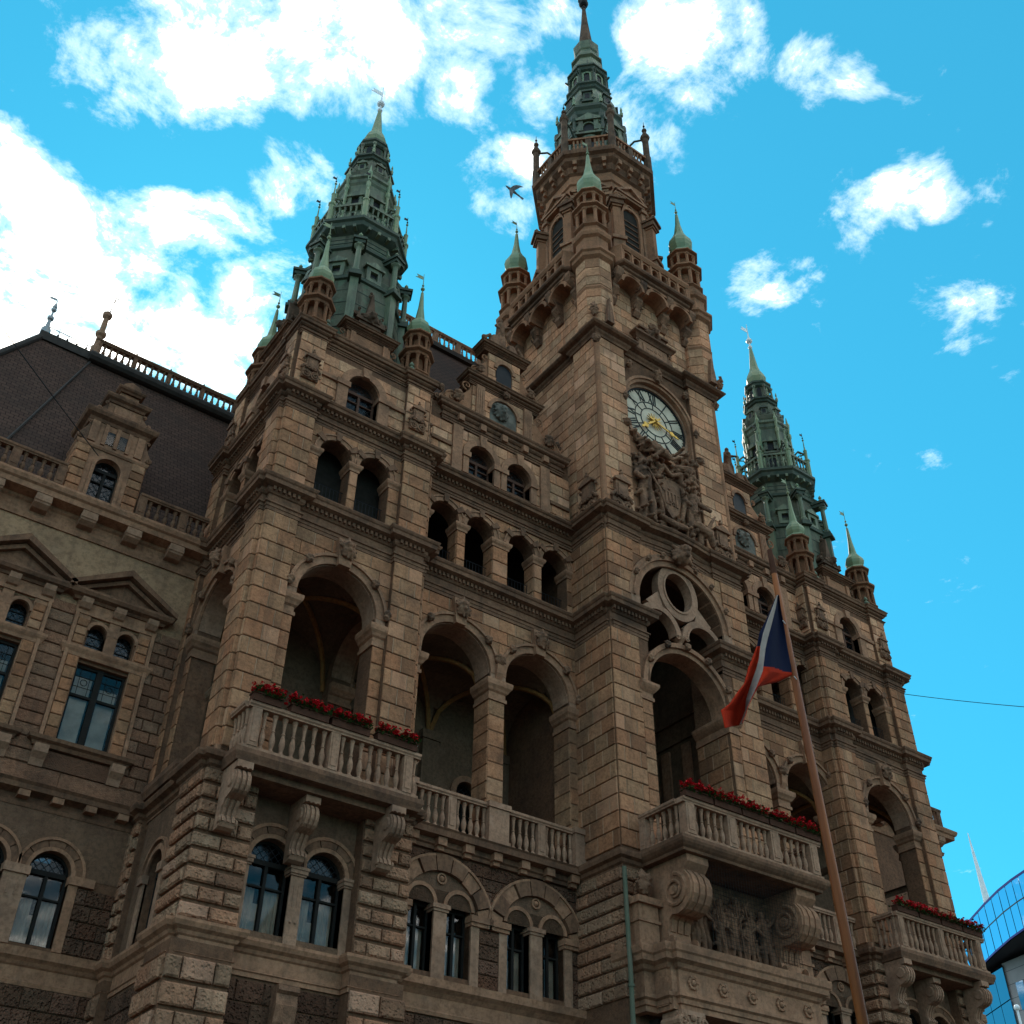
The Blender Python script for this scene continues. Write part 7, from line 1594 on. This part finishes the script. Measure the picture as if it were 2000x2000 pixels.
def dent(hw, z0, z1, o, dep):
    m = MB(); m.mould([DF.p(u, d, 0)[:2] for u, d in ((-hw, -dep), (-hw, 0), (hw, 0), (hw, -dep))], [(-.2, z0), (.02, z0), (.05, z0+.3*(z1-z0)), (o*.8, z0+.5*(z1-z0)), (o, z0+.8*(z1-z0)), (o, z1), (-.2, z1+.02)]); fbox(m, DF, -hw, hw, -dep, -.02, z0, z1); obj('cornice', m, 'weathered_sandstone', DOR)
m = MB(); m.mould([DF.p(u, d, 0)[:2] for u, d in ((-.9, -.8), (-.9, 0), (.9, 0), (.9, -.8))], [(-.1, 19.02), (.03, 19.02), (.06, 19.08), (.06, 19.14), (-.1, 19.15)]); obj('string_course', m, 'dressed_sandstone', DOR)
dent(.78, 19.90, 20.20, .20, 1.2)
m = MB(); fbox(m, DF, -.46, .46, -1.0, -.02, 20.2, 20.72); fbox(m, DF, -.30, .30, -.03, .03, 20.3, 20.62); obj('dormer_attic', m, 'dressed_sandstone', DOR)
dent(.46, 20.70, 20.92, .16, .9)
m = MB(); fbox(m, DF, -.26, .26, -.8, -.05, 20.92, 21.22); obj('dormer_attic', m, 'dressed_sandstone', DOR); dent(.26, 21.20, 21.34, .12, .7)
m = MB(); fprism(m, DF, arch_pts(0, .28, 21.36, 10), -.5, -.02); m.ball(DF.p(0, -.2, 21.72), .08, 8); obj('dormer_crest', m, 'carved_sandstone', DOR)
m = MB(); fring(m, DF, 0, 18.49, .33, .42, -.02, .05, n=14); fbox(m, DF, -.42, -.33, -.02, .05, 17.45, 18.49); fbox(m, DF, .33, .42, -.02, .05, 17.45, 18.49); obj('archivolt', m, 'dressed_sandstone', DOR)
window(DOR, DF, -.33, .33, 17.46, 18.49, -.2, curtain=False, fw=.04, glassmat='leaded_glass')
m = MB(); m.add([DF.p(-.92, -.1, 19.1), DF.p(-.92, -3, 19.1), DF.p(0, -3.4, 20.6), DF.p(0, -.1, 20.6), DF.p(.92, -.1, 19.1), DF.p(.92, -3, 19.1)], [(0,1,2,3), (3,2,5,4)]); o = obj('dormer_roof', m, 'roof_tiles', DOR); set_uv(o.data, lambda c: (c.y, c.z))

# ---------------------------------------------------------------- lay the stones: the 300 that show largest singly, the rest in one piece
cam_p = Vector((0, 0, 0)); rank = []
for i, st in enumerate(STONES):
    c = Vector(st[5]); n3 = Vector((st[7][0], st[7][1], 0)); d2 = c.length_squared; face = -c.normalized().dot(n3)
    dep = c.dot(fwd); inview = dep > 0 and abs(c.dot(r2)/dep) < .46 and abs(c.dot(u2)/dep) < .46
    rank.append((st[4]*max(0, face)/d2 if inview else 0, i))
rank.sort(reverse=True)
single = set(i for a, i in rank[:290] if a > 0)
rest = {}
for i, st in enumerate(STONES):
    ow, mt, vs, fs, sz, c, tn, nn = st
    if i in single:
        m = MB(); m.add(vs, fs); m.tone = [tn]*len(fs)
        o = link('stone', mesh_of('stone', m, mt)); o.parent = ow
        off = ow.location.copy(); o.matrix_parent_inverse = Matrix.Translation(-off)
    else:
        m = rest.setdefault(mt, MB()); m.tone = m.tone or []
        m.add(vs, fs); m.tone += [tn]*len(fs)
order = list(rest); big = MB(); idx = []; big.tone = []
for j, mt in enumerate(order):
    big.add(rest[mt].v, rest[mt].f); idx += [j]*len(rest[mt].f); big.tone += rest[mt].tone
me = mesh_of('stonework', big, order); me.polygons.foreach_set('material_index', idx)
o = link('stonework', me, HALL); o['kind'] = 'stuff'

# ---------------------------------------------------------------- ground
m = MB(); R_ = 3000
m.add([(-R_, -R_, GROUND), (R_, -R_, GROUND), (R_, R_, GROUND), (-R_, R_, GROUND)], [(0,1,2,3)]); g = obj('ground', m, 'cobblestones'); g['kind'] = 'structure'

# ---------------------------------------------------------------- flagpole and flag
PLY = 11.0
pb = at_y(1684, 1990, PLY); pt = at_y(1503, 1075, PLY)
dirp = (pt-pb)/(pt.z-pb.z); base = pb+dirp*(GROUND-pb.z)
fp = empty('flagpole', tuple(base), 'tall varnished wooden flagpole standing in front of the town hall', 'flagpole')
m = MB(); m.tube([base, base+dirp*(pt.z-GROUND-.55)], [.105, .058], 16); m.smooth = True; obj('pole', m, 'varnished_wood', fp)
m = MB(); q = base+dirp*(pt.z-GROUND-.56); m.tube([q, pt], [.058, .05], 14); obj('pole_tip', m, 'trough_brown', fp)
m = MB(); m.lathe(base.x, base.y, [(.30, GROUND), (.30, GROUND+.25), (.2, GROUND+.3)], 16); obj('pole_socket', m, 'iron', fp)
COLS = [  # flag outline in photograph pixels: hoist, right and left edge of the white band, outer edge
    ((1521,1162),(1519,1162),(1517,1163),(1516,1164)), ((1524,1185),(1515,1188),(1509,1185),(1507,1185)), ((1529,1212),(1507,1220),(1498,1214),(1495,1213)), ((1534,1240),(1500,1245),(1490,1238),(1483,1236)),
    ((1538,1265),(1495,1268),(1485,1262),(1478,1262)), ((1544,1295),(1492,1293),(1482,1287),(1470,1282)), ((1549,1318),(1490,1310),(1477,1306),(1461,1305)),
    ((1520,1332),(1484,1325),(1470,1326),(1453,1335)), ((1482,1341),(1476,1345),(1463,1348),(1440,1352)), ((1470,1362),(1468,1364),(1457,1366),(1424,1375)), ((1462,1378),(1460,1381),(1455,1388),(1408,1387)),
    ((1456,1398),(1455,1399),(1450,1402),(1412,1402)), ((1450,1412),(1449,1413),(1444,1416),(1416,1422))]
def lerp2(a, b, t): return (a[0]+(b[0]-a[0])*t, a[1]+(b[1]-a[1])*t)
m = MB(); grid = []; NS = (20, 5, 9); SUB = 10
rows = []
for r in range(len(COLS)-1):
    for k in range(SUB): t = k/SUB; rows.append([lerp2(a, b, t) for a, b in zip(COLS[r], COLS[r+1])])
rows.append(list(COLS[-1]))
W_ = sum(NS)+1
for ri, row in enumerate(rows):
    for s in range(3):
        for k in range(NS[s]+(1 if s == 2 else 0)):
            t = k/NS[s]; u, v = lerp2(row[s], row[s+1], t); tot = (sum(NS[:s])+k)/sum(NS); vv = ri/len(rows)
            dep = 1.5*(.10*sin(tot*7+vv*3)*(.3+vv)+.05*sin(tot*15-vv*5)*vv+.07*vv*(1 if s == 2 else 0)*sin(t*6))
            m.v.append(tuple(at_y(u, v, PLY-.10+dep)))
mi = []
for ri in range(len(rows)-1):
    for c in range(W_-1):
        a = ri*W_+c; m.f.append((a, a+1, a+W_+1, a+W_)); s = 0 if c < NS[0] else 1 if c < NS[0]+NS[1] else 2; f_ = ri/SUB
        if s == 1: k = 1
        elif s == 0: k = 0 if f_ < 6.0-.25*(1-c/NS[0]*1.0)+0.0 else 2
        else: k = 0 if f_ < 4.0 else 2
        if s == 0 and f_ >= 5.5 and f_ >= 6.0-(c/NS[0])*.9: k = 2
        mi.append(k)
m.smooth = True
me = mesh_of('flag', m, ['flag_blue', 'flag_white', 'flag_red']); me.polygons.foreach_set('material_index', mi)
fl = link('flag', me); tag(fl, 'limp blue, white and red flag hanging from the wooden pole', 'flag')
so_ = fl.modifiers.new('cloth', 'SOLIDIFY'); so_.thickness = .006
m = MB()
for px in ((1529,1212), (1551,1321)):
    a = at_y(*px, PLY-.10); b = base+dirp*(a.z-GROUND); m.tube([a, b+Vector((.09, 0, 0))], .008, 6)
obj('halyard_ring', m, 'white_metal', fp)

# ---------------------------------------------------------------- geranium boxes
def flower_box(x0, x1, y, z, label, seed):
    rnd = random.Random(seed); c = (x0+x1)/2
    e = empty('flower_box', (c, y, z), label, 'flower box', 'geranium boxes on the balcony rails')
    m = MB(); m.box(x0+.02, x1-.02, y-.10, y+.10, z, z+.16); m.box(x0, x1, y-.12, y+.12, z+.16, z+.19); obj('trough', m, 'trough_brown', e)
    L = MB(); B = MB(); n = int((x1-x0)*260)
    for i in range(n):
        x, yy, zz = rnd.uniform(x0, x1), y+rnd.gauss(-.09, .08), z+.14+abs(rnd.gauss(.06, .08)); s = rnd.uniform(.025, .05); a = rnd.uniform(0, 6.28); t = rnd.uniform(-.7, .7)
        ax = Vector((cos(a), sin(a), t))*s; bx = Vector((-sin(a), cos(a), rnd.uniform(-.5, .5)))*s; p = Vector((x, yy, zz))
        L.add([p-ax, p-bx*.8+ax*.2, p+ax, p+bx*.8+ax*.2], [(0,1,2,3)])
    for i in range(int((x1-x0)*95)):
        x, yy, zz = rnd.uniform(x0, x1), y+rnd.gauss(-.07, .08), z+.24+abs(rnd.gauss(.06, .06))
        for k in range(9):
            p = Vector((x+rnd.gauss(0, .022), yy+rnd.gauss(0, .022), zz+rnd.gauss(0, .018))); s = rnd.uniform(.018, .030); a = rnd.uniform(0, 6.28)
            ax = Vector((cos(a), sin(a), rnd.uniform(-1, 1)))*s; bx = Vector((-sin(a), cos(a), rnd.uniform(-1, 1)))*s
            B.add([p-ax, p-bx, p+ax, p+bx], [(0,1,2,3)])
    o = obj('leaves', L, 'leaf_green', e); o['kind'] = 'stuff'; o = obj('blossoms', B, 'geranium_red', e); o['kind'] = 'stuff'
    return e
bz = 11.0
for x0, x1, lb in ((7.42, 8.10, 'short red geranium box at the left end of the left pavilion balcony'), (8.28, 9.20, 'second red geranium box from the left on the left pavilion balcony'),
                   (9.24, 10.20, 'third red geranium box from the left on the left pavilion balcony'), (10.36, 11.40, 'red geranium box at the right end of the left pavilion balcony')):
    flower_box(x0, x1, 19.50, bz, lb, int(x0*10))
for i, lb in enumerate(('leftmost red geranium box on the clock tower balcony', 'second red geranium box from the left on the clock tower balcony', 'middle red geranium box on the clock tower balcony', 'second red geranium box from the right on the clock tower balcony', 'rightmost red geranium box on the clock tower balcony, behind the flagpole')):
    flower_box(17.62+.94*i, 18.54+.94*i, 17.58, 11.03, lb, 70+i)
for i, lb in enumerate(('leftmost red geranium box on the far right pavilion balcony', 'second red geranium box from the left on the far right pavilion balcony', 'third red geranium box from the left on the far right pavilion balcony', 'rightmost red geranium box on the far right pavilion balcony')):
    flower_box(7.44+PDX+1.02*i, 8.42+PDX+1.02*i, 19.50+PDY, bz, lb, 90+i)

# ---------------------------------------------------------------- bird and wires
def bird(c, s):
    rings = []
    ax = Vector((-.62, .1, .30)).normalized(); sd = Vector((.35, .0, .94)); sd = (sd-ax*sd.dot(ax)).normalized(); nn = ax.cross(sd)
    m = MB(); prof = [(-.52, .005), (-.46, .05), (-.30, .05), (-.12, .085), (.05, .095), (.18, .07), (.25, .055), (.31, .05), (.36, .03), (.41, .006)]
    m.loft([[c+(ax*t+(sd*cos(2*pi*k/10)+nn*sin(2*pi*k/10)*.9)*r)*s for k in range(10)] for t, r in prof])
    for g in (-1, 1):
        secs = [(.06, .14, -.10, .05), (.28, .12, -.16, .10), (.48, .02, -.20, .14), (.68, -.10, -.26, .12), (.82, -.24, -.30, .08)]
        vs, fs = [], []
        for d, f0, f1, up in secs:
            for (tt, th) in ((f0, 0), ((f0+f1)/2, .02), (f1, 0), ((f0+f1)/2, -.012)): vs.append(c+(ax*tt+sd*g*d+nn*(-up-th))*s)
        for i in range(len(secs)-1):
            for j in range(4): fs.append((i*4+j, i*4+(j+1) % 4, i*4+4+(j+1) % 4, i*4+4+j))
        fs.append((len(vs)-4, len(vs)-3, len(vs)-2, len(vs)-1)); m.add(vs, fs)
    vs = [c+(ax*t+sd*w+nn*h)*s for t, w, h in ((-.40, -.05, 0), (-.70, -.12, .01), (-.72, 0, .01), (-.70, .12, .01), (-.40, .05, 0), (-.40, 0, .03))]
    m.add(vs, [(0,1,2,5), (5,2,3,4), (0,5,4,3,2,1)]); m.smooth = False
    o = obj('pigeon', m, 'feathers'); tag(o, 'grey pigeon gliding with spread wings left of the clock tower', 'bird'); return o
bird(at_y(1000, 372, 17.0), .62)
def wire(a, b, sag, label, r=.012):
    m = MB(); n = 24; m.tube([a+(b-a)*(i/n)-Vector((0, 0, sag*4*(i/n)*(1-i/n))) for i in range(n+1)], r, 5); o = obj('overhead_wire', m, 'iron'); tag(o, label, 'wire', 'wires strung from the hall'); return o
a = at_y(192, 890, 23.7); d1 = ray(-150, 425)
wire(a, d1*(14/d1.y), .05, 'thin dark wire running down across the wing roof to the stone dormer')
a = at_y(1762, 1355, 20.5); d2 = ray(2300, 1398)
wire(a, d2*(11/d2.y), .12, 'thin wire leaving the right corner of the hall towards the right')

# ---------------------------------------------------------------- modern office block behind, right
K = 1.5; OZ = 25*K
def opt(u, v, z): d = ray(u, v); return d*(z/d.z)
roofpx = [(1872,1822), (1898,1791), (1922,1764), (1949,1737), (1975,1716), (2000,1699), (2040,1678), (2100,1655)]
rp = [opt(u, v, OZ) for u, v in roofpx]
off = empty('office_block', (rp[4].x+10, rp[4].y, GROUND), 'modern office block with curved blue glass storeys beyond the town hall', 'building')
path = [Vector((p.x, p.y, 0)) for p in rp]
inn = [p+Vector((14, 9, 0)) for p in path]
zt, zmid, zb_ = OZ, OZ-2.15, OZ-4.5
m = MB()
for i in range(len(path)-1):
    a, b = path[i], path[i+1]
    for (z0, z1) in ((zb_+.05, zmid-.06), (zmid+.06, zt-.25)):
        for k in range(2):
            p, q = a.lerp(b, k/2+.02), a.lerp(b, (k+1)/2-.02); mm = MB(); n = (q-p).cross(Vector((0, 0, 1))).normalized()*.06
            mm.add([p+Vector((0,0,z0)), q+Vector((0,0,z0)), q+Vector((0,0,z1)), p+Vector((0,0,z1)), p+n+Vector((0,0,z0)), q+n+Vector((0,0,z0)), q+n+Vector((0,0,z1)), p+n+Vector((0,0,z1))], [(0,1,2,3), (7,6,5,4), (0,4,5,1), (1,5,6,2), (2,6,7,3), (3,7,4,0)])
            obj('pane', mm, 'office_glass', off)
cap = path+inn[::-1]; n = len(cap)
m.add([(p.x+.6, p.y+.3, zb_) for p in cap]+[(p.x+.6, p.y+.3, zt-.3) for p in cap], [tuple(range(n)), tuple(range(n, 2*n))]+[(i, (i+1) % n, n+(i+1) % n, n+i) for i in range(n)]); obj('glass_storey_core', m, 'office_dark', off)
for z, h, o_ in ((zt-.25, .22, -.12), (zmid-.05, .10, -.03), (zb_-.12, .18, -.10)):
    m = MB(); m.mould([(p.x, p.y) for p in path], [(-.08, z), (.08, z), (.08, z+h), (-.08, z+h)]); m.mould([(p.x, p.y) for p in path[::-1]], [(-.08, z), (.08, z), (.08, z+h), (-.08, z+h)]); obj('roof_edge' if h > .12 else 'spandrel', m, 'blue_trim' if h > .12 else 'office_dark', off)
# soffit and clad lower storeys set back
wl_ = [p+Vector((2.6, 1.2, 0)) for p in path]
m = MB(); m.add([(p.x, p.y, zb_-.10) for p in path]+[(p.x, p.y, zb_-.10) for p in wl_[::-1]], [tuple(range(2*len(path)))]); obj('soffit', m, 'office_dark', off)
wa = opt(1951, 1904, zb_-.3*K) ; wa = Vector((wl_[2].x, wl_[2].y, 0)); wb = Vector((wl_[-1].x-2, wl_[-1].y-14, 0))
dw = (wb-wa).normalized(); FO = Fr(wa.x, wa.y, dw.x, dw.y); Lw = (wb-wa).length
s_ = -1 if Vector((FO.n[0], FO.n[1], 0)).dot(-wa) < 0 else 1
m = MB(); fbox(m, FO, -.2, Lw, -s_*6, 0, GROUND, zb_-.35); obj('clad_wall', m, 'office_cladding', off)
for r in range(5):
    for k in range(10):
        u = 1.0+2.2*k; z1 = zb_-2.4-3.6*r; mm = MB(); fbox(mm, FO, u, u+1.0, s_*.0, s_*.05, z1-2.4, z1); obj('pane', mm, 'office_glass', off)
for r in range(12):
    mm = MB(); fbox(mm, FO, 0, Lw, 0, s_*.012, zb_-1.2-1.2*r, zb_-1.17-1.2*r); obj('panel_joint', mm, 'office_dark', off)
for k in range(6):
    z1 = zb_-.4; p = path[2]+Vector((1.6+0*k, .8, 0))
    q0 = wa+Vector((-.2, .0, 0)); back = Vector((.55, .84, 0))
    for r in range(6):
        a0 = q0+back*(2.2*k); b0 = q0+back*(2.2*k+2.1); mm = MB(); nrm_ = Vector((-.84, .55, 0))*.05
        zz0, zz1 = zb_-.5-3.2*(r+1)+.1, zb_-.5-3.2*r
        mm.add([a0+Vector((0,0,zz0)), b0+Vector((0,0,zz0)), b0+Vector((0,0,zz1)), a0+Vector((0,0,zz1)), a0+nrm_+Vector((0,0,zz0)), b0+nrm_+Vector((0,0,zz0)), b0+nrm_+Vector((0,0,zz1)), a0+nrm_+Vector((0,0,zz1))], [(0,1,2,3), (7,6,5,4), (0,4,5,1), (1,5,6,2), (2,6,7,3), (3,7,4,0)]); obj('pane', mm, 'office_glass', off)
m = MB(); q0 = wa+Vector((.3, .0, 0)); qb = q0+Vector((.55, .84, 0))*13.2; m.add([(q0.x, q0.y, GROUND), (qb.x, qb.y, GROUND), (qb.x, qb.y, zb_-.4), (q0.x, q0.y, zb_-.4), (q0.x+5, q0.y, GROUND), (qb.x+5, qb.y, GROUND), (qb.x+5, qb.y, zb_-.4), (q0.x+5, q0.y, zb_-.4)], [(0,1,2,3), (4,7,6,5), (3,2,6,7), (0,3,7,4)]); obj('glass_storey_core', m, 'office_dark', off)
# white needle mast on its roof
t0 = ray(1927, 1758); t1 = ray(1890, 1627); s0 = OZ/t0.z*1.04; b0 = t0*s0; h_ = math.hypot(b0.x, b0.y); tt = t1*(h_/math.hypot(t1.x, t1.y))
m = MB(); m.tube([Vector((b0.x, b0.y, OZ-.3)), Vector((b0.x, b0.y, b0.z)), Vector((tt.x, tt.y, tt.z))], [.36, .34, .04], 10); o = obj('needle_mast', m, 'white_metal'); tag(o, 'white tapering needle mast rising from the office block roof', 'mast')
# lamp post in front of the office
lp = ray(1987, 1972); lp = lp*(16/lp.z)
le = empty('street_lamp', (lp.x, lp.y, GROUND), 'slender post with a small white ball in the bottom right corner', 'lamp post')
m = MB(); m.tube([(lp.x, lp.y, GROUND), (lp.x, lp.y, lp.z)], [.10, .06], 8); obj('post', m, 'white_metal', le)
m = MB(); m.ball((lp.x, lp.y, lp.z+.1), .16, 10); m.smooth = True; obj('lamp_globe', m, 'white_metal', le)
